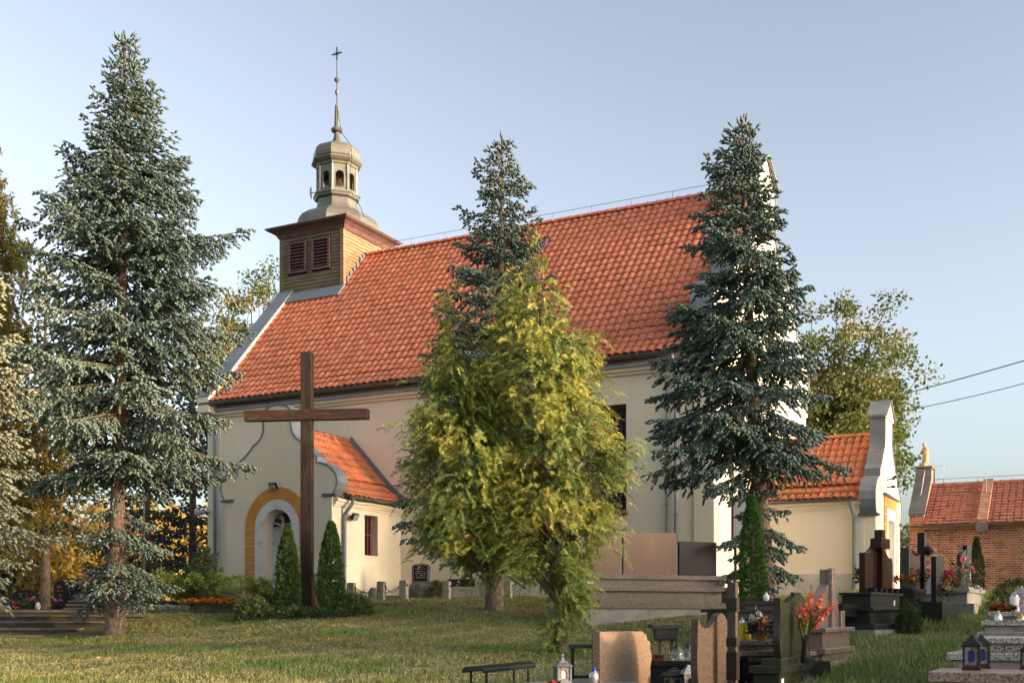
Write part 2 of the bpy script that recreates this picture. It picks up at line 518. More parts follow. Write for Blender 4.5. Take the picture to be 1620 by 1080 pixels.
def build_ground():
    xs = np.concatenate([np.linspace(-700, -60, 14)[:-1], np.linspace(-60, -24, 37)[:-1], np.linspace(-24, 24, 133), np.linspace(24, 60, 37)[1:], np.linspace(60, 700, 14)[1:]])
    ys = np.concatenate([[-60, -30, -12], np.linspace(-4, 44, 133), np.linspace(44, 80, 37)[1:], np.linspace(80, 900, 20)[1:]])
    XX, YY = np.meshgrid(xs, ys)
    ZZ = G(XX, YY)
    V = np.stack([XX.ravel(), YY.ravel(), ZZ.ravel()], 1)
    nx, ny = len(xs), len(ys)
    i = (np.arange(ny - 1)[:, None] * nx + np.arange(nx - 1)[None, :]).ravel()
    Fc = np.stack([i, i + 1, i + nx + 1, i + nx], 1)
    # soil mask: bare sandy ground between the graves and along the benches
    px = HX + F * XX / np.maximum(YY, 1.5)
    sand = np.exp(-(((px - 930) / 190) ** 2 + ((YY - 12.6) / 1.7) ** 2)) * 1.5
    sand = np.maximum(sand, np.exp(-(((px - 1100) / 160) ** 2 + ((YY - 14.5) / 1.6) ** 2)))
    sand = np.maximum(sand, .75 * np.exp(-(((px - 1430) / 60) ** 2 + ((YY - 18.2) / .5) ** 2)))
    dirt = np.exp(-(((px - 40) / 230) ** 2)) * np.clip((YY - 29.5) / 1.5, 0, 1)
    lush = np.clip((px - 1240) / 160, 0, 1) * np.clip((34 - YY) / 10, 0, 1)
    cols = np.stack([np.clip(sand, 0, 1).ravel(), np.clip(dirt, 0, 1).ravel(), lush.ravel()], 1)
    m, nt, b = new_mat("lawn_ground")
    v = pos(nt)
    a = N(nt, "ShaderNodeAttribute", attribute_name="col")
    s = N(nt, "ShaderNodeSeparateColor"); nt.links.new(a.outputs["Color"], s.inputs[0])
    c = ramp(nt, noise(nt, v, .55, 6, .65), [(.32, (.12, .14, .05)), (.5, (.17, .17, .065)), (.68, (.24, .205, .10))])
    c = mixc(nt, ramp(nt, noise(nt, v, 7, 5, .7), [(.4, (0, 0, 0)), (.7, (.7, .7, .7))]), c, (.12, .138, .048))
    c = mixc(nt, s.outputs[2], c, mixc(nt, ramp(nt, noise(nt, v, 1.4, 6, .7), [(.45, (0, 0, 0)), (.62, (1, 1, 1))]), (.09, .13, .036), (.15, .13, .065)))
    sandf = N(nt, "ShaderNodeMath", operation='MULTIPLY'); sandf.use_clamp = True
    nt.links.new(s.outputs[0], sandf.inputs[0])
    nt.links.new(ramp(nt, noise(nt, v, 2.6, 6, .7), [(.25, (.5, .5, .5)), (.7, (1.9, 1.9, 1.9))]), sandf.inputs[1])
    sandc = ramp(nt, noise(nt, v, 16, 5, .7), [(.3, (.21, .155, .11)), (.7, (.33, .255, .185))])
    c = mixc(nt, ramp(nt, sandf.outputs[0], [(.42, (0, 0, 0)), (.62, (1, 1, 1))]), c, sandc)
    c = mixc(nt, s.outputs[1], c, ramp(nt, noise(nt, v, 9, 5, .7), [(.3, (.13, .095, .055)), (.7, (.24, .17, .085))]))
    nt.links.new(c, b.inputs["Base Color"]); b.inputs["Roughness"].default_value = .95
    b.inputs["Specular IOR Level"].default_value = .1
    bump(nt, b, noise(nt, v, 22, 6, .7), .6, .04)
    o = np_mesh("ground", V, Fc, m, cols)
    o["kind"] = "structure"
    return o
build_ground()
# ------------------------------------------------------------------ church
UX, UY = .888, -.460                    # local +x of the church in the world
CH_RZ = math.atan2(UY, UX)
CH0 = Vector((5.35, 30.0, EYE + .6))
church = thing("church", "cream rendered village church with red pantile roof and wooden bell tower", "church", CH0, CH_RZ)
CH_M = Matrix.Translation(CH0) @ Matrix.Rotation(CH_RZ, 4, 'Z')
def ch_px(x, y, z):
    p = CH_M @ Vector((x, y, z))
    return HX + F * p.x / p.y, HY - F * (p.z - EYE) / p.y, p.y

XL = -17.5                              # left end of the nave
# --- nave walls (front wall with one window opening)
wx0, wx1, wz0, wz1 = -3.49, -2.49, 2.29, 5.25
b = MB()
EZ = 6.55
b.box(XL, 0, -.02, .0, -.6, -.55)
def wall_face(b, x0, x1, z0, z1, ox0, ox1, oz0, oz1, fn, depth):
    for (a, c, e, f) in ((x0, ox0, z0, z1), (ox1, x1, z0, z1), (ox0, ox1, z0, oz0), (ox0, ox1, oz1, z1)):
        b.quad(fn(a, e, 0), fn(c, e, 0), fn(c, f, 0), fn(a, f, 0))
    r = [(ox0, oz0), (ox1, oz0), (ox1, oz1), (ox0, oz1)]
    for i in range(4):
        p, q = r[i], r[(i + 1) % 4]
        b.quad(fn(p[0], p[1], 0), fn(q[0], q[1], 0), fn(q[0], q[1], depth), fn(p[0], p[1], depth))
wall_face(b, XL, 0, -.6, EZ, wx0, wx1, wz0, wz1, lambda x, z, w: (x, w, z), .32)
b.box(XL, 0, 10.3, 10.52, -.6, EZ)
b.quad((XL, 10.3, EZ), (XL, 0, EZ), (0, 0, EZ), (0, 10.3, EZ))
b.build("nave_wall", M["cream"], church)
# window
wf = MB()
for (x0, x1, z0, z1) in ((wx0, wx0 + .09, wz0, wz1), (wx1 - .09, wx1, wz0, wz1), (wx0 + .09, wx1 - .09, wz0, wz0 + .1), (wx0 + .09, wx1 - .09, wz1 - .09, wz1)):
    wf.box(x0, x1, .16, .24, z0, z1)
wf = wf.build("window", M["redframe"], church)
MB().box(wx0 + .09, wx1 - .09, .21, .225, wz0 + .1, wz1 - .09).build("pane", M["pane"], wf)
gb = MB()
for i in range(1, 6):
    x = wx0 + .09 + i * .82 / 6
    gb.box(x - .006, x + .006, .195, .209, wz0 + .1, wz1 - .09)
for i in range(1, 15):
    z = wz0 + .1 + i * 2.77 / 15
    gb.box(wx0 + .09, wx1 - .09, .190, .194, z - .006, z + .006)
gb.build("leading", M["zinc_dark"], wf)
MB().box(wx0 - .06, wx1 + .06, -.09, .15, wz0 - .09, wz0 - .004).build("window_sill", M["redframe"], wf)
# corner pilaster strips
for nm, x0, x1 in (("corner_strip", -.55, -.004), ("corner_strip", XL + .004, XL + .55)):
    MB().box(x0, x1, -.035, -.003, -.5, EZ - .28).build(nm, M["cream"], church)
# cornice and eaves
c = MB()
for (y0, y1, z0, z1) in ((-.08, -.002, 6.02, 6.10), (-.16, -.002, 6.102, 6.20), (-.10, -.002, 6.202, 6.36)):
    c.box(XL - .05, .05, y0, y1, z0, z1)
c.build("cornice", M["cream"], church)
c = MB()
c.add([(XL, -.105, 6.44), (0, -.105, 6.44), (0, -.26, 6.205), (XL, -.26, 6.205), (XL, -.101, 6.40), (0, -.101, 6.40), (0, -.162, 6.201), (XL, -.162, 6.201)], [(0, 1, 2, 3), (7, 6, 5, 4), (0, 4, 5, 1), (1, 5, 6, 2), (2, 6, 7, 3), (3, 7, 4, 0)])
c.build("fascia", M["zinc_light"], church)
def half_gutter(p0, p1, r=.075):
    """half-round gutter from p0 to p1 (church coordinates)"""
    p0, p1 = Vector(p0), Vector(p1)
    d = (p1 - p0).normalized(); side = Vector((0, 0, 1)).cross(d)
    m = MB(); n = 7
    ring = lambda p, rr: [p + side * (rr * math.cos(math.pi * k / n)) - Vector((0, 0, 1)) * (rr * math.sin(math.pi * k / n)) for k in range(n + 1)]
    a, bb = ring(p0, r), ring(p1, r)
    a2, b2 = ring(p0, r - .008), ring(p1, r - .008)
    for k in range(n):
        m.quad(a[k], a[k + 1], bb[k + 1], bb[k]); m.quad(a2[k + 1], a2[k], b2[k], b2[k + 1])
    m.quad(a[0], a2[0], b2[0], bb[0]); m.quad(a2[n], a[n], bb[n], b2[n])
    L = (p1 - p0).length
    for i in range(max(2, int(L / .9))):      # brackets
        q = p0 + d * (L * (i + .5) / max(2, int(L / .9)))
        rr = ring(q, r + .006); r2 = ring(q + d * .03, r + .006)
        for k in range(n): m.quad(rr[k], rr[k + 1], r2[k + 1], r2[k])
    m.tube([p0 + d * .0 , p0 + d * .001], r, 8)
    return m
half_gutter((XL + .05, -.47, 6.46), (-.65, -.47, 6.46), .085).build("gutter", M["gutter"], church, True)
def downpipe(pts, r=.055, name="downpipe"):
    o = MB().tube(pts, r, 8).build(name, M["zinc"], church, True)
    zs = [p[2] for p in pts]
    for z in (min(zs) + .7, min(zs) + 2.0):
        if z < max(zs) - .7:
            x, y, _ = pts[-1]
            MB().lathe([(r + .012, 0), (r + .012, .035)], 8, (x, y, z)).build("pipe_bracket", M["zinc_dark"], o)
    return o
downpipe([(-1.02, -.47, 6.40), (-1.02, -.44, 6.25), (-1.02, -.12, 5.95), (-1.02, -.11, 5.8), (-1.02, -.11, .1)])
downpipe([(XL + .38, -.47, 6.40), (XL + .38, -.44, 6.25), (XL + .38, -.12, 5.95), (XL + .38, -.11, 5.8), (XL + .38, -.11, .1)])
# ridged lightning strap beside the right pipe
ls = MB().box(-1.33, -1.315, -.04, -.02, .2, 5.9)
for k in range(6): ls.box(-1.345, -1.30, -.055, -.018, .6 + k * .9, .64 + k * .9)
ls.build("lightning_strap", M["zinc_dark"], church)

# --- pantiles
def roof_profile(pts):
    P = [Vector(p) for p in pts]
    seg = [(P[i + 1] - P[i]).length for i in range(len(P) - 1)]
    tot = sum(seg)
    def ev(s):
        for i, l in enumerate(seg):
            if s <= l or i == len(seg) - 1:
                t = (P[i + 1] - P[i]).normalized()
                return P[i] + t * s, t
            s -= l
    return ev, tot
def tile_mesh(name, w, l, mat, amp=.030):
    n = 8
    vs, fs = [], []
    for k in range(n + 1):
        u_ = k / n
        x = u_ * w * 1.06
        z = amp * math.sin(2 * math.pi * u_ - .6) + .012 * math.sin(4 * math.pi * u_)
        vs += [(x, 0, z + .030), (x, l * 1.14, z - .004), (x, .0, z + .008)]
    for k in range(n):
        a = k * 3; c_ = a + 3
        fs += [(a, c_, c_ + 1, a + 1), (a + 2, c_ + 2, c_, a)]
    me = bpy.data.meshes.new(name)
    me.from_pydata(vs, [], fs)
    me.materials.append(mat)
    me.polygons.foreach_set("use_smooth", [f % 2 == 0 for f in range(len(fs))])
    me.update()
    return me
def lay_tiles(roof, ev, tot, to3d, xs, w, rows, mat, name, n_parts, visible=None, jitter=1.0, amp=.030):
    """tiles on one slope. to3d(a, p2, tangent2) -> Matrix for a tile whose low left corner is at (a, p2)"""
    l = tot / rows
    me = tile_mesh("roof_tile", w, l, mat, amp)
    base = np.array([v.co[:] for v in me.vertices])
    faces = np.array([p.vertices[:] for p in me.polygons])
    items = []
    r_ = random.Random(len(xs) * 31 + rows)
    for i in range(rows):
        p, t = ev(i * l)
        for x in xs:
            m = to3d(x, p, t)
            jit = Matrix.Translation((r_.uniform(-.006, .006) * jitter, r_.uniform(-.016, .016) * jitter + .012 * math.sin(x * 1.7 + i) * jitter, r_.uniform(0, .010) * jitter + .012 * math.sin(x * .9) * math.sin(i * .5))) @ Matrix.Rotation(r_.uniform(-.012, .012) * jitter, 4, 'Z') @ Matrix.Rotation(r_.uniform(-.012, .012) * jitter, 4, 'X')
            items.append(m @ jit)
    def key(m):
        q = ch_px(*m.translation)
        vis = visible is None or visible(q[0], q[1])
        return (0 if vis else 1, q[2])
    items.sort(key=key)
    for m in items[:n_parts]:
        o = bpy.data.objects.new("roof_tile", me)
        COL.objects.link(o); o.parent = roof; o.matrix_local = m
    rest = items[n_parts:]
    if rest:
        A = np.array([np.array(m) for m in rest])
        V = np.einsum('nij,kj->nki', A[:, :3, :3], base) + A[:, None, :3, 3]
        Fa = faces[None] + (np.arange(len(rest)) * len(base))[:, None, None]
        o = np_mesh("roof_tiles", V.reshape(-1, 3), Fa.reshape(-1, faces.shape[1]), mat, None, roof)
        o["kind"] = "stuff"
        o.data.polygons.foreach_set("use_smooth", np.tile([True, False], len(o.data.polygons) // 2))
def slope_x(sign):
    """slope whose eave runs along local x; rises toward +y*sign"""
    def f(x, p, t):
        ex = Vector((1, 0, 0)) if sign > 0 else Vector((-1, 0, 0))
        ey = Vector((0, t.x, t.y))
        ez = ex.cross(ey)
        m = Matrix((ex, ey, ez)).transposed().to_4x4()
        m.translation = Vector((x, p.x, p.y))
        return m
    return f
def slope_y(sign):
    """slope whose eave runs along local y, profile in x"""
    def f(y, p, t):
        ey = Vector((t.x, 0, t.y))
        ex = Vector((0, 1, 0)) if sign > 0 else Vector((0, -1, 0))
        ez = ex.cross(ey)
        m = Matrix((ex, ey, ez)).transposed().to_4x4()
        m.translation = Vector((p.x, y, p.y))
        return m
    return f
NAVE_PROF = [(-.48, 6.50), (-.05, 6.86), (.40, 7.30), (.95, 7.90), (5.26, 12.60)]
def deck(b, prof, x0, x1, off=-.035):
    for i in range(len(prof) - 1):
        (y0, z0), (y1, z1) = prof[i], prof[i + 1]
        b.quad((x0, y0, z0 + off), (x1, y0, z0 + off), (x1, y1, z1 + off), (x0, y1, z1 + off))
rb = MB()
deck(rb, NAVE_PROF, XL + .3, -.3, -.05)
deck(rb, [(10.52 - y, z) for y, z in NAVE_PROF], XL + .3, -.3, -.05)
roof = rb.build("nave_roof", M["tile"], church)
ev, tot = roof_profile(NAVE_PROF)
W = .236
xs = [XL + .44 + i * W for i in range(int((-.48 - XL - .44) / W))]
lay_tiles(roof, ev, tot, slope_x(1), xs, W, 25, M["tile"], "roof_tile", 300, lambda px, py: 885 < px < 1075 and py > 360)
# ridge tiles
def ridge_tiles(roof, p0, p1, r, n, mat):
    p0, p1 = Vector(p0), Vector(p1)
    L = (p1 - p0).length / n
    d = (p1 - p0).normalized(); side = Vector((0, 0, 1)).cross(d)
    m = MB(); k = 8
    for (s, rr) in ((0, r * 1.12), (L * .18, r * 1.1), (L * .2, r), (L * 1.03, r * .93)):
        pass
    def ring(s, rr):
        return [d * s + side * (rr * math.cos(math.pi * (j / k) )) * 1.0 + Vector((0, 0, 1)) * (rr * math.sin(math.pi * j / k) - r * .35) for j in range(k + 1)]
    prof = [(0, r * 1.15), (L * .16, r * 1.15), (L * .18, r), (L * 1.05, r * .92)]
    R = [ring(s, rr) for s, rr in prof]
    for a_, b_ in zip(R[:-1], R[1:]):
        for j in range(k): m.quad(a_[j], a_[j + 1], b_[j + 1], b_[j])
    m.quad(R[0][0], R[0][2], R[0][4], R[0][6])
    me = m.mesh("ridge_tile", mat, True)
    for i in range(n):
        o = link("ridge_tile", me, roof, p0 + d * (L * i))
ridge_tiles(roof, (-14.65, 5.26, 12.62), (-.46, 5.26, 12.62), .12, 42, M["tile"])
# snow/lightning wire on the ridge
rw = MB()
for i in range(10):
    rw.tube([(-14.2 + i * 1.4, 5.26, 12.65), (-14.2 + i * 1.4, 5.26, 12.93)], .010, 4)
rw.tube([(-14.4, 5.26, 12.92), (-7, 5.26, 12.90), (-.95, 5.26, 12.92)], .008, 4)
rw.build("lightning_wire", M["zinc_dark"], church)

# --- left gable with straight metal coping
def gable_poly(off, y_ext=0.0):
    L_ = [(y - (off if i == 0 else off * .8), z + off) for i, (y, z) in enumerate(NAVE_PROF)]
    L_[0] = (-.52, 6.62 + off * .2)
    return L_
half = gable_poly(.13)
poly = [(0.02, -.6), (0.02, 6.1), (-.52, 6.15)] + half[:-1] + [(5.26, half[-1][1])] + [(10.52 - y, z) for y, z in reversed(half[:-1])] + [(11.04, 6.15), (10.50, 6.1), (10.50, -.6)]
gx = lambda y, z, w: (w, y, z)
MB().prism(poly, gx, XL + .01, XL + .47).build("gable_wall", M["cream"], church)
cp = MB()
cpts = half[:-1] + [(5.26, half[-1][1])]
cp.ribbon(cpts, .035, gx, XL - .12, XL + .52); cp.build("gable_coping", M["zinc"], church)
cp = MB()
cp.ribbon([(10.52 - y, z) for y, z in reversed(cpts)], .035, gx, XL - .12, XL + .52)
cp.build("gable_coping", M["zinc"], church)
# --- right gable with scrolls and a small pediment
def scroll(half_w, z0, z1, top_w, n=8, round_top=False):
    """left half of a baroque gable outline, from the foot (half_w, z0) to the top; (offset from the axis, z)"""
    H = z1 - z0
    tab = [(.995, 0), (1.045, .06), (1.07, .12), (1.06, .19), (1.02, .235), (.96, .275), (.88, .31), (.78, .332), (.715, .338), (.715, .405), (.61, .452), (.52, .512), (.42, .585)]
    pts = [(half_w * o, z0 + H * q) for o, q in tab]
    o0, q0 = .42 * half_w, .585
    for k in range(1, 6):                # sweep into the neck
        t = k / 5
        pts.append((o0 + (top_w - o0) * math.sin(t * math.pi / 2), z0 + H * (q0 + .17 * (t ** 1.35))))
    pts.append((top_w, z0 + (.90 if round_top else .93) * H))
    return pts
def mirror(pts, c):
    return [(c - o, z) for o, z in pts], [(c + o, z) for o, z in reversed(pts)]
rg = scroll(5.25, 6.55, 13.0, 1.0)
A_, B_ = mirror(rg, 5.26)
poly = [(0.02, -.6), (0.02, 6.5)] + A_ + [(5.26, 13.42)] + B_ + [(10.50, 6.5), (10.50, -.6)]
MB().prism(poly, gx, -.48, -.005).build("gable_wall", M["cream"], church)
cp = MB()
cp.ribbon(A_, .04, gx, -.55, .06); cp.build("gable_coping", M["zinc"], church)
MB().ribbon(B_, .04, gx, -.55, .06).build("gable_coping", M["zinc"], church)
cp = MB()
cp.ribbon([(4.10, 12.72), (5.26, 13.47), (6.42, 12.72)], .05, gx, -.60, .12)
cp.build("gable_cap", M["zinc"], church)
ic = MB()
ic.tube([(-.45, 5.26, 13.5), (-.45, 5.26, 14.35)], .02, 5)
ic.tube([(-.45, 5.02, 14.10), (-.45, 5.50, 14.10)], .016, 5)
for sg in (-1, 1):
    ic.tube([(-.45, 5.26 + sg * .20 * math.sin(t), 13.75 + .18 * math.cos(t)) for t in np.linspace(0, 2.6, 7)], .012, 4)
ic.build("gable_ornament", M["iron"], church)
# band mouldings on the lit gable
MB().box(.0, .05, -.06, 10.58, 6.30, 6.42).build("gable_band", M["cream"], church)

# --- bell tower
TX0, TX1, TY0, TY1, TZ = XL - .06, -14.73, 3.82, 6.70, 13.22
tower = MB().box(TX0 + .06, TX1 - .06, TY0 + .06, TY1 - .06, 6.6, TZ).build("tower_core", M["dark"], church)
louv = [(-17.18, -16.35), (-16.12, -15.31)]
LZ0, LZ1 = 11.88, 12.98
pitch = .128
bd_cache = {}
def board(x0, x1, z, face, mat):
    """one lapped board; face 'f','k' (front/back, runs in x) or 'r','l' (right/left, runs in y)"""
    L = x1 - x0
    key = (round(L, 3), face, mat.name)
    if key not in bd_cache:
        m = MB()
        lo, hi = .052, .018                       # stands proud at its lower edge
        q = [(0, 0), (lo, 0), (hi, pitch + .02), (0, pitch + .02)]
        m.add([(0, -a, c) for a, c in q] + [(L, -a, c) for a, c in q], [(0, 1, 2, 3), (7, 6, 5, 4), (0, 4, 5, 1), (1, 5, 6, 2), (2, 6, 7, 3), (3, 7, 4, 0)])
        bd_cache[key] = m.mesh("board", mat)
    me = bd_cache[key]
    dz = random.uniform(-.004, .004); tilt = random.uniform(-.0015, .0015)
    if face == 'f': loc, rz = (x0, TY0 + .055, z + dz), 0
    elif face == 'k': loc, rz = (x1, TY1 - .055, z + dz), math.pi
    elif face == 'r': loc, rz = (TX1 - .055, x0, z + dz), math.pi / 2
    else: loc, rz = (TX0 + .055, x1, z + dz), -math.pi / 2
    o = link("board", me, tower, loc, (0, tilt, rz) if face in 'fk' else (0, 0, rz))
nrow = int((TZ - .05 - 9.4) / pitch)
for i in range(nrow):
    z = TZ - .05 - (i + 1) * pitch
    if z > 10.60:
        zm = z + pitch * .5
        if LZ0 - .06 < zm < LZ1 + .05:
            for a, c_ in ((TX0 + .12, louv[0][0] - .02), (louv[0][1] + .02, louv[1][0] - .02), (louv[1][1] + .02, TX1 - .12)):
                board(a, c_, z, 'f', M["board_g"])
        else:
            board(TX0 + .12, TX1 - .12, z, 'f', M["board_g"])
        board(TX0 + .12, TX1 - .12, z, 'k', M["board_g"])
    board(TY0 + .12, TY1 - .12, z, 'r', M["board_lit"])
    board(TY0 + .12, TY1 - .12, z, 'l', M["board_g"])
for (x, y, mt) in ((TX0, TY0, "board_g"), (TX1 - .13, TY0, "board_lit"), (TX0, TY1 - .13, "board_g"), (TX1 - .13, TY1 - .13, "board_lit")):
    MB().box(x - .012, x + .142, y - .012, y + .142, 9.4 if x > -16 else 10.5, TZ - .02).build("corner_post", M[mt], tower)
for (x0, x1) in louv:
    f = MB()
    yy0, yy1 = TY0 - .05, TY0 + .04
    f.box(x0, x0 + .09, yy0, yy1, LZ0 - .04, LZ1); f.box(x1 - .09, x1, yy0, yy1, LZ0 - .04, LZ1)
    f.box(x0 + .09, x1 - .09, yy0, yy1, LZ1 - .09, LZ1); f.box(x0 + .09, x1 - .09, yy0, yy1, LZ0 - .04, LZ0 + .04)
    lf = f.build("louvre_window", M["louvre"], church)
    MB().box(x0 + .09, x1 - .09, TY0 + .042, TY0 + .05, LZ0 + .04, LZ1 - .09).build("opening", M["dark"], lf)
    sm = MB().add([(0, 0, 0), (x1 - x0 - .18, 0, 0), (x1 - x0 - .18, .075, .06), (0, .075, .06), (0, 0, .02), (x1 - x0 - .18, 0, .02), (x1 - x0 - .18, .075, .08), (0, .075, .08)],
                 [(0, 3, 2, 1), (4, 5, 6, 7), (0, 1, 5, 4), (1, 2, 6, 5), (2, 3, 7, 6), (3, 0, 4, 7)]).mesh("slat", M["louvre"])
    for k in range(8):
        link("slat", sm, lf, (x0 + .09, TY0 - .045, LZ0 + .075 + k * .117 + random.uniform(-.008, .008)), (0, random.uniform(-.012, .012), 0))
# flashing along the tower foot
MB().prism([(3.50, 10.66), (3.87, 11.06), (3.87, 11.13), (3.76, 11.13), (3.40, 10.70)], gx, TX0 - .02, TX1 + .06).build("tower_flashing", M["zinc"], church)
fl = MB()
for k in range(7):
    y = 3.9 + k * .2
    zz = 7.9 + (y - .95) * (4.7 / 4.31)
    fl.box(TX1 + .008, TX1 + .035 + .02 * (k % 2), y - .11, y + .12, zz - .12, zz + .14 + .03 * (k % 3))
fl.build("tower_flashing", M["zinc"], church)
# eaves cornice of the tower (square)
tcx, tcy, hw = (TX0 + TX1) / 2, (TY0 + TY1) / 2, (TX1 - TX0) / 2
S2 = math.sqrt(2)
cor = MB().lathe([((hw + .015) * S2, TZ - .08), ((hw + .06) * S2, TZ - .02), ((hw + .10) * S2, TZ + .06), ((hw + .22) * S2, TZ + .16), ((hw + .37) * S2, TZ + .22), ((hw + .37) * S2, TZ + .26)], 4, (tcx, tcy, 0), math.pi / 4)
cor.build("tower_cornice", M["louvre"], church)
MB().lathe([((hw + .41) * S2, TZ + .262), ((hw + .41) * S2, TZ + .29), ((hw + .1) * S2, TZ + .36)], 4, (tcx, tcy, 0), math.pi / 4).build("tower_eaves_plate", M["copper"], church)
# bell-shaped roof, lantern, onion dome, spire (octagonal)
lx, ly = tcx + .08, tcy
O8 = math.pi / 8
def octo(prof, name, mat="copper", n=8):
    return MB().lathe(prof, n, (lx, ly, 0), O8).build(name, M[mat], church)
octo([(1.56, TZ + .30), (1.62, TZ + .42), (1.60, TZ + .60), (1.46, TZ + .80), (1.20, TZ + .98), (.93, TZ + 1.10), (.86, TZ + 1.14), (.78, TZ + 1.30), (.74, TZ + 1.52)], "skirt_roof")
octo([(.75, 14.76), (.84, 14.80), (.86, 14.86), (.90, 14.90), (.90, 14.95), (.74, 14.99)], "lantern_ledge")
# lantern drum: eight pierced panels
LR, LZa, LZb = .73, 14.99, 15.93
seg = 2 * LR * math.sin(math.pi / 8)
pan = MB()
ow = seg * .27
arch = [(-ow, .10), (ow, .10), (ow, .58)] + [(ow * math.cos(t), .58 + ow * .8 * math.sin(t)) for t in np.linspace(.3, math.pi - .3, 7)] + [(-ow, .58)]
outer = [(-seg / 2, 0), (seg / 2, 0), (seg / 2, LZb - LZa), (-seg / 2, LZb - LZa)]
pan.prism(outer, lambda p, q, w: (p, w, q), 0, .07, arch)
pan.ribbon(list(reversed(arch)) + [arch[-1]], .018, lambda p, q, w: (p, w, q), -.014, -.001)
pme = pan.mesh("lantern_panel", M["copper"])
drum = MB().lathe([(.70, LZb - .05), (.70, LZb)], 8, (lx, ly, 0), O8).build("lantern_top", M["copper"], church)
ap = LR * math.cos(math.pi / 8)
for k in range(8):
    a = k * math.pi / 4
    link("lantern_panel", pme, church, (lx + ap * math.sin(a), ly - ap * math.cos(a), LZa), (0, 0, a))
for k in range(8):
    a = k * math.pi / 4 + math.pi / 8
    MB().lathe([(.05, 0), (.05, LZb - LZa)], 6, (lx + LR * math.sin(a), ly - LR * math.cos(a), LZa)).build("lantern_post", M["copper"], church)
# a bell frame seen through the openings
MB().box(lx - .06, lx + .06, ly - .06, ly + .06, 14.6, 15.9).box(lx - .5, lx + .5, ly - .05, ly + .05, 15.55, 15.65).lathe([(.24, 15.06), (.2, 15.12), (.13, 15.35), (.08, 15.48), (.02, 15.52)], 12, (lx + .22, ly - .2, 0)).build("bell", M["board_lit"], church)
octo([(.73, LZb), (.78, LZb + .03), (.80, LZb + .09), (.88, LZb + .13), (.97, LZb + .21), (.97, LZb + .24), (.80, LZb + .27)], "lantern_cornice")
octo([(.80, LZb + .27), (.87, LZb + .36), (.90, LZb + .50), (.86, LZb + .66), (.72, LZb + .80), (.50, LZb + .89), (.27, LZb + .93), (.22, LZb + .97), (.13, LZb + 1.22), (.095, LZb + 1.42)], "onion_dome")
octo([(.09, 17.33), (.19, 17.36), (.225, 17.42), (.20, 17.48), (.10, 17.52)], "spire_collar", n=12)
octo([(.105, 17.50), (.075, 18.35), (.02, 18.38)], "spire", n=8)
MB().lathe([(.022, 18.3), (.018, 20.02)], 6, (lx, ly, 0)).build("spire_rod", M["iron"], church)
MB().lathe([(.01, 18.70), (.03, 18.72), (.075, 18.80), (.075, 18.86), (.03, 18.93), (.01, 18.95)], 10, (lx, ly, 0)).build("spire_ball", M["copper"], church, True)
MB().lathe([(.01, 19.18), (.06, 19.21), (.11, 19.29), (.06, 19.37), (.01, 19.40)], 10, (lx, ly, 0)).build("spire_ball", M["copper"], church, True)
tc = MB().box(lx - .02, lx + .02, ly - .015, ly + .015, 20.02, 20.50).box(lx - .22, lx + .22, ly - .016, ly + .016, 20.24, 20.285)
for a in (.785, 2.356, 3.927, 5.498):
    tc.tube([(lx, ly, 20.26), (lx + .16 * math.cos(a), ly, 20.26 + .16 * math.sin(a))], .007, 4)
tc.build("spire_cross", M["iron"], church)
lw = MB().tube([(lx + .04, ly - .05, 18.3), (lx + .12, ly - .05, 17.9), (lx + .25, ly - .08, 17.3), (lx + .5, ly - .15, 16.98), (lx + .85, ly - .3, 16.6), (lx + .93, ly - .35, 16.1), (lx + .80, ly - .3, 15.6), (lx + .85, ly - .3, 15.0), (lx + 1.0, ly - .35, 14.6), (lx + 1.35, ly - .5, 14.3), (lx + 1.72, ly - .7, 13.7)], .011, 4)
lw.build("lightning_cable", M["iron"], church)
ds = MB().lathe([(.0, 0), (.12, .012), (.22, .05), (.225, .055), (.12, .025), (.0, .02)], 14).build("satellite_dish", M["horn"], church, True, (lx - 1.02, ly - .30, 15.18), (math.radians(90), 0, math.radians(118)))
MB().tube([(0, 0, .03), (0, 0, .34)], .014, 5).tube([(.05, 0, .03), (-.02, 0, .2)], .01, 4).build("dish_arm", M["iron"], ds)

# --- porch in front
PC, PHW, PY = -11.74, 1.90, -3.49
fx = lambda x, z, w: (x, w, z)
pg = scroll(1.94, 2.80, 5.42, .49, n=8, round_top=True)
pA, pB = mirror(pg, PC)
topz = 2.80 + .90 * (5.42 - 2.80)
arc_top = [(PC + .49 * math.cos(t), topz + (5.42 - topz) * math.sin(t)) for t in np.linspace(math.pi * .88, math.pi * .12, 9)]
outline = [(PC - PHW, -.5), (PC - PHW, 2.78)] + pA + arc_top + pB + [(PC + PHW, 2.78), (PC + PHW, -.5)]
OR_, SPR = .52, 1.94
def archpts(r, zbot, n=14):
    return [(PC - r, zbot)] + [(PC + r * math.cos(t), SPR + r * math.sin(t)) for t in np.linspace(math.pi, 0, n)] + [(PC + r, zbot)]
porch = MB().prism(outline, fx, PY, PY + .38, archpts(OR_, -.3)).build("porch_front", M["cream"], church)
cp = MB()
cp.ribbon(pA + arc_top + pB, .035, fx, PY - .035, PY + .44)
cp.build("porch_coping", M["zinc"], porch)
for sg in (-1, 1):
    x = PC + sg * PHW
    MB().prism([(x - sg * .30, 2.74), (x + sg * .16, 2.74), (x + sg * .16, 2.80), (x - sg * .30, 2.82)] if sg < 0 else [(x - .30, 2.74), (x - .30, 2.82), (x + .16, 2.80), (x + .16, 2.74)], fx, PY - .06, PY + .46).build("coping_ledge", M["zinc_dark"], porch)
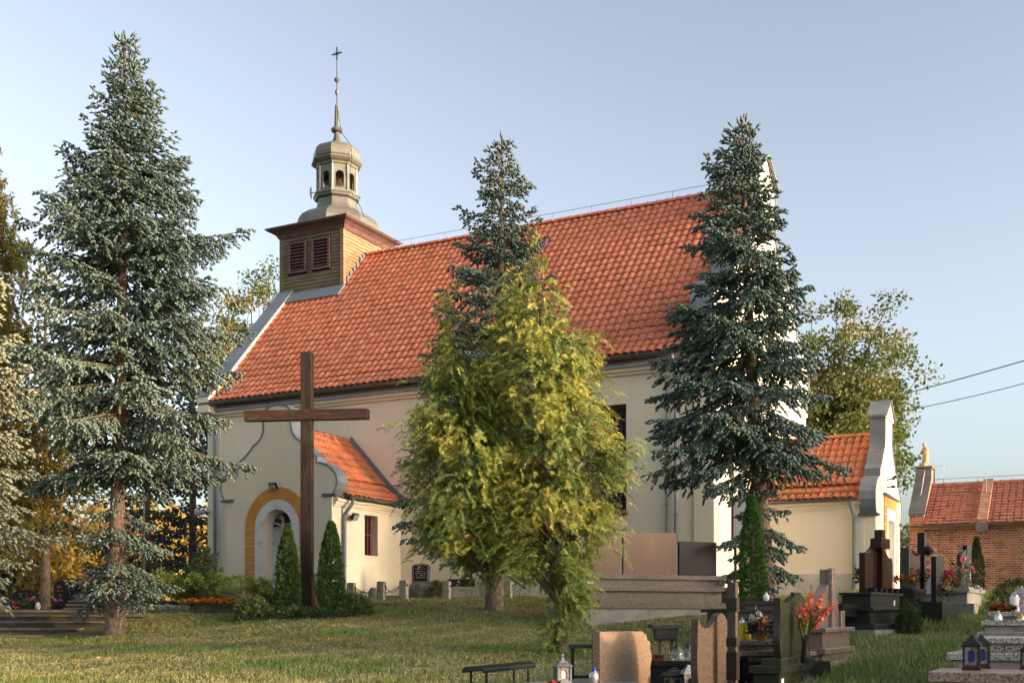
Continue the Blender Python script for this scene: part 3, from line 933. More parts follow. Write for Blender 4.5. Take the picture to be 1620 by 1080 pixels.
# niche
ni = MB()
ap_ = archpts(OR_, -.3)
for p, q in zip(ap_[:-1], ap_[1:]):
    ni.quad((p[0], PY + .38, p[1]), (q[0], PY + .38, q[1]), (q[0], PY + .55, q[1]), (p[0], PY + .55, p[1]))
ni.prism(archpts(OR_ + .02, -.32), fx, PY + .55, PY + .6)
ni.build("niche", M["white"], porch)
MB().box(PC - OR_, PC + OR_, PY + .02, PY + .54, -.3, .22).build("niche_step", M["plinth"], porch)
wb = MB().prism(archpts(.80, -.05) + list(reversed(archpts(OR_, -.05))), fx, PY - .03, PY - .003)
wb.build("arch_band", M["white"], porch)
ob = archpts(1.15, SPR)[1:-1]; ib = archpts(.803, SPR)[1:-1]
MB().prism(ob + list(reversed(ib)), fx, PY - .035, PY - .002).build("arch_voussoir", M["orange"], porch)
bh = .245
bme = MB().box(0, .347, -.033, 0, 0, bh - .025).mesh("quoin_block", M["orange"])
for k in range(8):
    z = SPR - (k + 1) * bh
    link("quoin_block", bme, porch, (PC - 1.15, PY - .002, z)); link("quoin_block", bme, porch, (PC + .803, PY - .002, z))
for sg in (-1, 1):
    xx = sorted((PC + sg * .803, PC + sg * 1.15))
    MB().box(xx[0], xx[1], PY - .022, PY - .001, SPR - 8 * bh, SPR).build("joint_bed", M["white"], porch)
    x2 = sorted((PC + sg * 1.17, PC + sg * (PHW + .03)))
    MB().box(x2[0], x2[1], PY - .035, PY - .003, -.5, .30).build("plinth", M["plinth"], porch)
# side walls and cornice of the porch
sw = MB()
pwx = PC + PHW
wall_face(sw, PY + .38, 0.0, -.5, 2.75, -1.91, -1.23, 1.18, 2.35, lambda y, z, w: (pwx - .004 - w, y, z), .30)
sw.build("porch_side_wall", M["cream"], church)
MB().box(PC - PHW, PC - PHW + .3, PY + .38, -.002, -.5, 2.75).build("porch_side_wall", M["cream"], church)
pw = MB()
for (y0, y1, z0, z1) in ((-1.91, -1.87, 1.18, 2.35), (-1.27, -1.23, 1.18, 2.35), (-1.87, -1.27, 1.18, 1.22), (-1.87, -1.27, 2.31, 2.35)):
    pw.box(pwx - .27, pwx - .22, y0, y1, z0, z1)
pw = pw.build("porch_window", M["redframe"], church)
MB().box(pwx - .262, pwx - .255, -1.87, -1.27, 1.22, 2.31).build("pane", M["pane"], pw)
bar = MB().box(-.012, .012, -.02, .02, 0, 1.13).mesh("bar", M["redframe"])
for k in range(4): link("bar", bar, pw, (pwx - .19, -1.80 + k * .155, 1.20))
MB().box(pwx - .205, pwx - .175, -1.87, -1.27, 1.78, 1.81).build("cross_bar", M["redframe"], pw)
pc = MB()
for (o_, z0, z1) in ((.05, 2.48, 2.54), (.10, 2.542, 2.61), (.17, 2.612, 2.69)):
    pc.box(pwx - .003, pwx + o_, PY + .05, -.003, z0, z1)
pc.build("porch_cornice", M["cream"], church)
pc = MB()
for (o_, z0, z1) in ((.05, 2.48, 2.54), (.10, 2.542, 2.61), (.17, 2.612, 2.69)):
    pc.box(PC - PHW - o_, PC - PHW - .003, PY + .05, -.003, z0, z1)
pc.build("porch_cornice", M["cream"], church)
PPROF = [(2.20, 2.80), (1.92, 2.93), (1.55, 3.22), (0, 4.87)]
pr = MB()
for sg in (1, -1):
    for (a0, z0), (a1, z1) in zip(PPROF[:-1], PPROF[1:]):
        pr.quad((PC + sg * a0, PY + .36, z0 - .05), (PC + sg * a0, -.003, z0 - .05), (PC + sg * a1, -.003, z1 - .05), (PC + sg * a1, PY + .36, z1 - .05))
proof = pr.build("porch_roof", M["tile_old"], church)
evp, totp = roof_profile([(PC + a, z) for a, z in PPROF])
PW_ = .215
ysp = [PY + .40 + i * PW_ for i in range(int((-.06 - PY - .40) / PW_) + 1)]
lay_tiles(proof, evp, totp, slope_y(1), ysp, PW_, 9, M["tile_old"], "roof_tile", 300)
evp2, totp2 = roof_profile([(PC - a, z) for a, z in PPROF])
lay_tiles(proof, evp2, totp2, slope_y(-1), [y + PW_ for y in ysp], PW_, 9, M["tile_old"], "roof_tile", 0)
ridge_tiles(proof, (PC, PY + .40, 4.87), (PC, -.05, 4.87), .11, 9, M["tile_old"])
fl = MB()
fl.ribbon([(PC + a, z + .03) for a, z in PPROF], -.14, fx, -.06, -.004)
fl.ribbon([(PC - a, z + .03) for a, z in PPROF], .14, fx, -.06, -.004)
fl.build("wall_flashing", M["zinc"], proof)
half_gutter((PC + 2.22, PY + .40, 2.77), (PC + 2.22, -.12, 2.77), .065).build("gutter", M["gutter"], church, True)
downpipe([(PC + 2.22, PY + .55, 2.72), (PC + 2.20, PY + .55, 2.58), (pwx + .07, PY + .50, 2.25), (pwx + .07, PY + .50, 2.1), (pwx + .07, PY + .50, .1)])

# --- sacristy on the right
AX, AY0, AY1, AR = 3.59, 3.15, 7.37, 4.72
sa = MB()
sa.box(.002, AX - .36, AY0, AY0 + .3, -.5, 2.66)
sa.build("sacristy_wall", M["cream"], church)
MB().box(.002, AX - .36, AY1 - .3, AY1, -.5, 2.66).build("sacristy_wall", M["cream"], church)
MB().box(.002, AX - .36, AY0 - .03, AY0 - .003, -.5, .60).build("plinth", M["plinth"], church)
MB().box(AX - .62, AX - .3, AY0 - .04, AY0 - .004, -.5, 2.2).build("corner_strip", M["cream"], church)
sc_ = MB()
for (o_, z0, z1) in ((.05, 2.38, 2.44), (.10, 2.442, 2.51), (.17, 2.512, 2.60)):
    sc_.box(.002, AX - .36, AY0 - o_, AY0 - .003, z0, z1)
sc_.build("sacristy_cornice", M["cream"], church)
ACY = (AY0 + AY1) / 2
sg_ = scroll(2.12, 2.25, 5.40, .62, n=8)
aA, aB = mirror(sg_, ACY)
opn = [(5.10, -.3), (6.25, -.3), (6.25, 2.23), (5.10, 2.23)]
outline = [(AY0, -.5), (AY0, 2.2)] + aA + [(ACY, 5.46)] + aB + [(AY1, 2.2), (AY1, -.5)]
sgab = MB().prism(outline, gx, AX - .36, AX, opn).build("sacristy_gable", M["cream"], church)
cp = MB()
cp.ribbon(aA, .035, gx, AX - .41, AX + .03)
cp.build("gable_coping", M["zinc"], sgab)
MB().ribbon(aB, .035, gx, AX - .41, AX + .03).build("gable_coping", M["zinc"], sgab)
pz = 5.14
cp = MB()
cp.ribbon([(ACY - .80, pz - .02), (ACY, pz + .52)], .04, gx, AX - .48, AX + .10); cp.ribbon([(ACY, pz + .52), (ACY + .80, pz - .02)], .04, gx, AX - .48, AX + .10)
cp.build("gable_cap", M["zinc"], sgab)
MB().prism([(ACY - .72, pz - .02), (ACY + .72, pz - .02), (ACY, pz + .50)], gx, AX - .42, AX + .05).build("pediment", M["cream"], sgab)
for y, sg in ((AY0, -1), (AY1, 1)):
    MB().box(AX - .45, AX + .09, min(y - sg * .22, y + sg * .14), max(y - sg * .22, y + sg * .14), 2.18, 2.245).build("coping_ledge", M["zinc_dark"], sgab)
MB().prism([(4.46, .1), (4.46, 2.86), (6.73, 2.86), (6.73, .1), (6.49, .1), (6.49, 2.55), (4.86, 2.55), (4.86, .1)], gx, AX + .002, AX + .035).build("door_surround", M["orange"], sgab)
MB().prism([(4.862, .1), (4.862, 2.548), (6.488, 2.548), (6.488, .1), (6.25, .1), (6.25, 2.23), (5.10, 2.23), (5.10, .1)], gx, AX + .003, AX + .028).build("door_frame", M["white"], sgab)
MB().box(AX - .05, AX + .10, 4.35, 6.85, 2.86, 2.92).build("door_hood", M["zinc_dark"], sgab)
jt = MB()
for k in range(9):
    jt.box(AX + .036, AX + .0385, 4.46, 4.86, .3 + k * .29, .32 + k * .29); jt.box(AX + .036, AX + .0385, 6.49, 6.73, .3 + k * .29, .32 + k * .29)
jt.build("surround_joint", M["white"], sgab)
MB().box(AX - .30, AX - .24, 5.10, 6.25, -.3, 2.23).build("door", M["white"], sgab)
fit = MB().tube([(AX, 5.0, 3.35), (AX + .18, 5.0, 3.38)], .02, 5).tube([(AX + .18, 5.0, 3.38), (AX + .24, 4.9, 3.42)], .05, 6).tube([(AX, 5.0, 3.15), (AX + .15, 5.05, 3.15)], .02, 5).tube([(AX + .15, 5.0, 3.15), (AX + .2, 5.1, 3.15)], .045, 6)
fit.build("door_lamp", M["iron"], sgab)
APROF = [(AY0 - .28, 2.68), (AY0 + .02, 2.86), (AY0 + .42, 3.22), (ACY, AR)]
ar = MB()
deck(ar, APROF, .003, AX - .34, -.05); deck(ar, [(2 * ACY - y, z) for y, z in APROF], .003, AX - .34, -.05)
aroof = ar.build("sacristy_roof", M["tile_old"], church)
eva, tota = roof_profile(APROF)
AW = .205
axs = [.02 + i * AW for i in range(int((AX - .40) / AW))]
lay_tiles(aroof, eva, tota, slope_x(1), axs, AW, 9, M["tile_old"], "roof_tile", 300)
eva2, tota2 = roof_profile([(2 * ACY - y, z) for y, z in APROF])
lay_tiles(aroof, eva2, tota2, slope_x(-1), [x + AW for x in axs], AW, 9, M["tile_old"], "roof_tile", 0)
ridge_tiles(aroof, (.02, ACY, AR + .01), (AX - .42, ACY, AR + .01), .10, 10, M["tile_old"])
half_gutter((.06, AY0 - .29, 2.66), (AX - .42, AY0 - .29, 2.66), .062).build("gutter", M["gutter"], church, True)
downpipe([(AX - .62, AY0 - .29, 2.60), (AX - .62, AY0 - .27, 2.46), (AX - .55, AY0 - .10, 2.15), (AX - .55, AY0 - .10, 2.0), (AX - .55, AY0 - .10, .1)])

# --- things fixed to the church
def on_church(x, y, z):
    return CH_M @ Vector((x, y, z))
def floodlight(label, p, rz, tilt=.5):
    t = thing("floodlight", label, "lamp", p, rz)
    MB().box(-.13, .13, -.20, -.11, -.03, .16, .012).build("housing", M["iron"], t, rot=(tilt, 0, 0))
    MB().box(-.11, .11, -.212, -.201, -.01, .14).build("glass", M["lamp_glass"], t, rot=(tilt, 0, 0))
    MB().box(-.02, .02, -.14, .0, -.02, .02).build("bracket", M["iron"], t)
floodlight("small black floodlight above the ochre arch of the church porch", on_church(PC - .02, PY - .005, 3.12), CH_RZ)
floodlight("small black floodlight beside the porch downpipe under the eaves", on_church(pwx + .005, PY + .85, 2.25), CH_RZ + math.pi / 2)
hs = thing("horn_loudspeaker", "pale grey horn loudspeaker on the far left corner of the church wall", "loudspeaker", on_church(XL + .1, -.002, 2.9), CH_RZ)
MB().lathe([(.16, 0), (.15, .02), (.09, .10), (.05, .2), (.05, .32)], 12).build("horn", M["horn"], hs, True, (-.42, -.20, 0), (0, math.radians(90), math.radians(10)))
MB().tube([(-.10, -.17, 0), (0, 0, 0)], .025, 6).build("bracket", M["zinc_dark"], hs)
# crucifix in the niche
cr = thing("crucifix", "dark wooden crucifix with a white figure inside the porch niche", "crucifix", on_church(PC - .32, PY + .50, .53), CH_RZ)
MB().box(.22 - .09, .22 + .09, -.06, .045, .0, 2.13).build("upright", M["crosswood"], cr)
MB().box(-.35, .50, -.065, .040, 1.48, 1.70).build("crossbar", M["crosswood_h"], cr)
MB().box(.16, .28, -.075, -.062, 1.86, 2.02).build("title_plate", M["paper"], cr)
fig = MB()
fx0, fy0 = .22, -.11
fig.loft([[(fx0 + dx + rx * math.cos(t), fy0 + ry * math.sin(t), z) for t in np.linspace(0, 2 * math.pi, 10, endpoint=False)] for (z, rx, ry, dx) in
          ((.55, .03, .03, .02), (.75, .045, .04, .03), (.95, .06, .05, .05), (1.08, .085, .06, .03), (1.16, .095, .07, 0), (1.25, .075, .055, -.01), (1.38, .095, .06, 0), (1.50, .105, .06, 0), (1.56, .06, .05, 0), (1.60, .035, .035, -.01), (1.63, .05, .055, -.02), (1.69, .06, .065, -.03), (1.75, .05, .055, -.035), (1.78, .02, .02, -.035))])
for sg in (-1, 1):
    fig.tube([(fx0 + sg * .06, fy0, 1.50), (fx0 + sg * .20, fy0 + .01, 1.54), (fx0 + sg * .36, fy0 + .02, 1.60), (fx0 + sg * .40, fy0 + .02, 1.61)], [.04, .032, .024, .02], 7)
    fig.tube([(fx0 + sg * .40, fy0 + .02, 1.61), (fx0 + sg * .45, fy0 + .02, 1.62)], [.028, .012], 6)
fig.build("figure", M["corpus"], cr, True)
# ------------------------------------------------------------------ vegetation tools
def unit(a):
    return a / np.maximum(np.linalg.norm(a, axis=-1, keepdims=True), 1e-9)
def frames(d, r=None):
    """two unit vectors perpendicular to each direction"""
    ref = np.where(np.abs(d[:, 2:3]) < .9, np.array([[0, 0, 1.0]]), np.array([[1.0, 0, 0]]))
    x = unit(np.cross(d, ref)); y = np.cross(d, x)
    return x, y

def brush(o, d, L, col, n=8, nl=.045, nw=.017, spread=.75, R=rng):
    """shoots covered in needles: n needle tufts (triangles) each. o,d (N,3); L (N,)"""
    Nn = len(o)
    x, y = frames(d)
    ph = R.uniform(0, 6.283, Nn)
    V = np.empty((Nn, n, 3, 3), np.float32)
    for k in range(n):
        a = ph + k * 2.4
        rad = x * np.cos(a)[:, None] + y * np.sin(a)[:, None]
        tip = k == n - 1
        sp = .15 if tip else spread
        nd = unit(d + rad * sp)
        base = o + d * (L * (k + .3) / n * 1.0)[:, None]
        ln = nl * R.uniform(.8, 1.2, Nn) * (1.1 if tip else 1.0)
        side = unit(np.cross(nd, rad + .3 * d)) * (nw * .5)
        V[:, k, 0] = base - side
        V[:, k, 1] = base + side
        V[:, k, 2] = base + nd * ln[:, None]
    C = np.repeat(col[:, None, :], n * 3, 1).reshape(-1, 3)
    V = V.reshape(-1, 3)
    return V, np.arange(len(V), dtype=np.int32).reshape(-1, 3), C

def spindles(o, d, L, col, rad, sides=5, R=rng):
    """finger-shaped shoots, thickest below the middle, with a ragged outline"""
    Nn = len(o)
    x, y = frames(d)
    nv = sides + 2
    V = np.empty((Nn, nv, 3), np.float32)
    V[:, 0] = o - d * (L * .12)[:, None]
    V[:, -1] = o + d * L[:, None]
    ph = R.uniform(0, 6.283, Nn)
    for k in range(sides):
        a = ph + 6.283 * k / sides
        rr = rad * R.uniform(.65, 1.35, Nn)
        V[:, 1 + k] = o + d * (L * R.uniform(.30, .62, Nn))[:, None] + (x * np.cos(a)[:, None] + y * np.sin(a)[:, None]) * rr[:, None]
    f = []
    for k in range(sides):
        j = (k + 1) % sides
        f += [(0, 1 + j, 1 + k), (nv - 1, 1 + k, 1 + j)]
    Fc = np.array(f, np.int32)[None] + (np.arange(Nn, dtype=np.int32) * nv)[:, None, None]
    return V.reshape(-1, 3), Fc.reshape(-1, 3), np.repeat(col, nv, 0)

def fans(o, d, w, L, col, width=.34, R=rng, k5=5):
    """flat scale-leaf sprays: five fingers in the plane (d, w)"""
    Nn = len(o)
    spec = [(0, 0, 1.0), (.15, .75, .66), (.15, -.75, .66), (.42, .65, .50), (.42, -.65, .50)][:k5]
    V = np.empty((Nn, k5, 3, 3), np.float32)
    nrm = np.cross(d, w)
    for k, (t, ang, l) in enumerate(spec):
        dd = unit(d * math.cos(ang) + w * math.sin(ang) + nrm * R.uniform(-.25, .25, (Nn, 1)))
        base = o + d * (L * t)[:, None]
        sd = unit(np.cross(nrm, dd)) * (L * .5 * width * .5)[:, None]
        V[:, k, 0] = base - sd
        V[:, k, 1] = base + sd
        V[:, k, 2] = base + dd * (L * l)[:, None]
    C = np.repeat(col[:, None, :], 3 * k5, 1).reshape(-1, 3)
    V = V.reshape(-1, 3)
    return V, np.arange(len(V), dtype=np.int32).reshape(-1, 3), C

def leaves(o, d, size, col, aspect=.6, R=rng):
    """pointed leaves, folded along the midrib: two triangles each"""
    Nn = len(o)
    x, y = frames(d)
    a = R.uniform(0, 6.283, Nn)
    s = x * np.cos(a)[:, None] + y * np.sin(a)[:, None]
    nn = np.cross(d, s)
    V = np.empty((Nn, 4, 3), np.float32)
    V[:, 0] = o
    V[:, 1] = o + d * (size * .5)[:, None] + s * (size * aspect * .5)[:, None] + nn * (size * .10)[:, None]
    V[:, 2] = o + d * size[:, None]
    V[:, 3] = o + d * (size * .5)[:, None] - s * (size * aspect * .5)[:, None] + nn * (size * .10)[:, None]
    idx = np.arange(Nn, dtype=np.int32)[:, None] * 4
    Fc = np.concatenate([idx + np.array([[0, 1, 2]]), idx + np.array([[0, 2, 3]])], 0)
    return V.reshape(-1, 3), Fc, np.repeat(col, 4, 0)

def vary(base, n, amt=.18, hue=.06, R=rng):
    c = np.asarray(base, float)[None, :] * (1 + R.normal(0, amt, (n, 1))) * (1 + R.normal(0, hue, (n, 3)))
    return np.clip(c, .003, .9)

def tubes(paths, rads, n=5):
    """many tapering limbs as one vertex list. paths: list of (k,3), rads: list of (k,)"""
    b = MB()
    for p, r in zip(paths, rads):
        b.tube([tuple(q) for q in p], list(r), n, caps=False)
    return b

# ------------------------------------------------------------------ spruces
def spruce(label, base, H, prof, seed, clear=.06, whorl=.33, nper=6, lean=(0, 0), trunk_r=.2, col_new=(.135, .185, .185), col_old=(.050, .075, .045), fine=1.0, droop=.28, needles=8, group=None, gaps=(), skirt=None, name="blue_spruce", trunk_mat="barkP", shoot=.135, sparse=None, bias=None):
    """prof(h) -> branch reach in metres at relative height h (0..1)"""
    R = np.random.default_rng(seed)
    t = thing(name, label, "tree", base, 0, group)
    tp = []
    nk = 14
    for k in range(nk + 1):
        h = k / nk
        tp.append((lean[0] * (1 - (1 - h) ** 1.6), lean[1] * (1 - (1 - h) ** 1.6), H * h))
    def axis(h):
        return np.array([lean[0] * (1 - (1 - h) ** 1.6), lean[1] * (1 - (1 - h) ** 1.6), H * h])
    tr = [trunk_r * (1.45 if k == 0 else 1.12 if k == 1 else 1.0) * (1 - .93 * (k / nk) ** 1.05) + .008 for k in range(nk + 1)]
    tp.insert(1, tuple(axis(.012))); tr.insert(1, trunk_r * 1.15)
    tp[0] = (0, 0, -.25)
    trunk = MB().tube(tp, tr, 12).build("trunk", M[trunk_mat], t, True)
    O, D, LL, CC = [], [], [], []
    bp, br = [], []
    z = H * clear
    whorls = []
    while z < H * .985:
        whorls.append(z)
        h = z / H
        z += whorl * (1.0 - .45 * h) * R.uniform(.8, 1.2)
    for zi in whorls:
        h = zi / H
        reach0 = prof(h)
        if reach0 <= .02: continue
        nb = max(3, int(round(nper * R.uniform(.75, 1.2))))
        if sparse and h < sparse[0]:
            if R.random() < sparse[1]: continue
            nb = sparse[2]
        a0 = R.uniform(0, 6.283)
        for k in range(nb):
            az = a0 + 6.283 * k / nb + R.normal(0, .22)
            L = reach0 * R.choice([.55, .75, .9, 1.0, 1.12, 1.3], p=[.15, .2, .24, .2, .13, .08])
            if bias: L *= 1 + bias[1] * math.cos(az - bias[0])
            if L < .12: L = .12
            if gaps and any(abs(h - g0) < gh and abs(((az - ga + math.pi) % 6.283) - math.pi) < gw for g0, gh, ga, gw in gaps): continue
            up = np.interp(h, [0, .25, .55, .8, 1.0], [-.20, -.08, .14, .42, .95]) + R.normal(0, .08)
            dr = droop * np.interp(h, [0, .4, .8, 1], [1.3, 1.15, .7, .2])
            tip = np.interp(h, [0, .5, 1], [.26, .22, .1])
            ss = np.linspace(0, 1, 9)
            hz = L * (up * ss - dr * ss ** 1.6 * 1.2 + tip * ss ** 3)
            bend = R.normal(0, .10) * L
            dirx, diry = math.cos(az), math.sin(az)
            c0 = axis(h)
            P = np.stack([c0[0] + dirx * L * ss - diry * bend * ss ** 2, c0[1] + diry * L * ss + dirx * bend * ss ** 2, zi + R.normal(0, .06) + hz], 1)
            bp.append(P); br.append((.006 + .022 * L * .4) * (1 - .85 * ss))
            # side twigs along the branch
            step = .075 / fine
            nt_ = max(2, int(L * .86 / step))
            tt = np.clip(.14 + .86 * (np.arange(nt_) + R.uniform(.2, .8, nt_)) / nt_, 0, .995)
            pos_ = np.stack([np.interp(tt, ss, P[:, i]) for i in range(3)], 1)
            tan = unit(np.gradient(P, axis=0)); tanv = unit(np.stack([np.interp(tt, ss, tan[:, i]) for i in range(3)], 1))
            sidev = unit(np.cross(tanv, np.array([[0, 0, 1.0]])))
            sg = np.where(np.arange(nt_) % 2 == 0, 1.0, -1.0)
            tl = np.clip((.40 * L) * (1 - tt) ** .75 + .09, .09, .62) * R.uniform(.7, 1.2, nt_) * np.clip(tt / .3, .35, 1)
            ang = R.normal(.92, .16, nt_)
            dv = unit(tanv * np.cos(ang)[:, None] + sidev * (sg * np.sin(ang))[:, None] + np.array([[0, 0, 1.0]]) * np.where(np.arange(nt_) % 5 == 2, R.normal(-.9, .25, nt_), R.normal(-.15 - .3 * droop, .14, nt_))[:, None])
            # shoots along every twig, alternating sides, plus terminal
            ns = np.maximum(1, (tl / (.07 / fine)).astype(int))
            idx = np.repeat(np.arange(nt_), ns)
            kk = np.concatenate([np.arange(q) for q in ns])
            fr = (kk + .6) / ns[idx]
            curl = -.22 * fr ** 2
            so = pos_[idx] + dv[idx] * (tl[idx] * fr)[:, None] + np.array([[0, 0, 1.0]]) * (curl * tl[idx])[:, None]
            s2 = np.cross(dv[idx], np.array([[0, 0, 1.0]]))
            s2 = unit(s2)
            alt = np.where(kk % 2 == 0, 1.0, -1.0)
            a2 = R.normal(.62, .2, len(idx))
            sd = unit(dv[idx] * np.cos(a2)[:, None] + s2 * (alt * np.sin(a2))[:, None] + np.array([[0, 0, 1.0]]) * R.normal(-.22, .28, len(idx))[:, None])
            last = fr > .8
            sd[last] = unit(dv[idx][last] + np.array([[0, 0, -.12]]))
            O.append(so); D.append(sd); LL.append(shoot * R.uniform(.75, 1.25, len(idx)))
            # young growth sits at twig ends and branch ends
            young = np.clip(.25 + .55 * fr + .35 * tt[idx] - .15 + R.normal(0, .09, len(idx)), 0, 1)
            CC.append(np.asarray(col_old)[None] * (1 - young[:, None]) + np.asarray(col_new)[None] * young[:, None])
            # the branch's own leader
            O.append(P[-2:][:1]); D.append(tan[-1:]); LL.append(np.array([shoot * 1.6])); CC.append(np.asarray(col_new)[None])
    # leader shoot
    for k in range(7):
        q = axis(.965 + .005 * k)
        O.append(q[None]); D.append(unit(np.array([[R.normal(0, .25), R.normal(0, .25), 1.0]]))); LL.append(np.array([.2])); CC.append(np.asarray(col_old)[None] * 1.4)
    O, D, LL, CC = np.concatenate(O), np.concatenate(D), np.concatenate(LL), np.concatenate(CC)
    CC = np.clip(CC * (1 + R.normal(0, .09, (len(CC), 1))) * (1 + R.normal(0, .035, (len(CC), 3))), .004, .6)
    V, Fc, C = spindles(O, D, LL * .95, CC, shoot * .25 * R.uniform(.8, 1.25, len(O)), 4, R)
    print(name, len(O), "shoots", len(Fc), "tris")
    cr = np_mesh("crown", V, Fc, M["needle"], C, t); cr["kind"] = "stuff"
    tubes(bp, br, 4).build("branches", M[trunk_mat], t)["kind"] = "stuff"
    # hanging cones near the top
    hi = [p for p in bp if p[0][2] > H * .72 and len(p)]
    cm = MB()
    for k in range(min(26, len(hi))):
        p = hi[int(R.integers(0, len(hi)))]
        q = p[int(R.integers(4, 8))] + np.array([R.normal(0, .05), R.normal(0, .05), -.02])
        cm.tube([q, q + [0, 0, -.035], q + [0, 0, -.08], q + [0, 0, -.11]], [.012, .022, .02, .006], 6)
    if cm.v: cm.build("cones", M["rust_cone"], t)["kind"] = "stuff"
    return t, len(O)
M["rust_cone"] = two_tone("spruce_cone", (.15, .07, .03), (.26, .12, .055), 30, .7)

def prof_from(pts):
    hs = [p[0] for p in pts]; rs = [p[1] for p in pts]
    return lambda h: float(np.interp(h, hs, rs))
def px_prof(top, bottom, d, pts):
    """pts: (py, half width in px) -> profile over relative height"""
    q = sorted(((bottom - y) / (bottom - top), w * d / F) for y, w in pts)
    return prof_from(q)

# left spruce: foot of the trunk on the lawn
bL = ground_at(181, 26.0)
HL = zat(52, 26) - bL[2]
pl = px_prof(42, 1003, 26, [(42, 3), (70, 16), (130, 38), (200, 62), (260, 94), (330, 122), (400, 142), (480, 158), (560, 168), (640, 172), (700, 160), (730, 120), (750, 20), (790, 40), (830, 72), (870, 60), (890, 84), (930, 92), (942, 40), (950, 0), (1003, 0)])
spruce("tallest blue spruce with a bare lit trunk beside the stone steps", bL, HL, pl, 11, clear=.075, whorl=.42, nper=8, lean=(.2, .1), trunk_r=.20, fine=1.25, droop=.30, col_new=(.150, .205, .178), col_old=(.082, .115, .064), group=None, sparse=(.255, .0, 5), bias=(0.0, .14))
# spruce behind the big thuja
bM = ground_at(781, 27.5)
HM = zat(222, 27.5) - bM[2]
pm = px_prof(205, 968, 27.5, [(205, 3), (230, 18), (290, 42), (340, 60), (400, 78), (470, 92), (540, 108), (620, 124), (700, 140), (780, 152), (830, 140), (870, 60), (880, 0), (968, 0)])
spruce("blue spruce rising behind the golden-tipped thuja", bM, HM, pm, 23, clear=.10, whorl=.46, nper=7, lean=(.2, 0), trunk_r=.19, fine=1.28, col_new=(.120, .175, .155), col_old=(.070, .105, .064))
# right spruce in front of the lit gable
bR = ground_at(1216, 25.0)
HR = zat(184, 25) - bR[2]
pr_ = px_prof(168, 945, 25, [(168, 3), (200, 18), (260, 40), (320, 64), (380, 88), (440, 108), (490, 122), (540, 140), (590, 150), (640, 150), (690, 125), (725, 80), (745, 36), (790, 60), (850, 74), (885, 66), (900, 30), (910, 0), (945, 0)])
spruce("dark blue spruce standing before the sunlit right gable of the church", bR, HR, pr_, 37, clear=.06, whorl=.45, nper=7, lean=(-.55, .1), trunk_r=.21, fine=1.42, droop=.34, col_new=(.128, .182, .155), col_old=(.074, .108, .064), sparse=(.28, .0, 5), bias=(math.pi, .22))

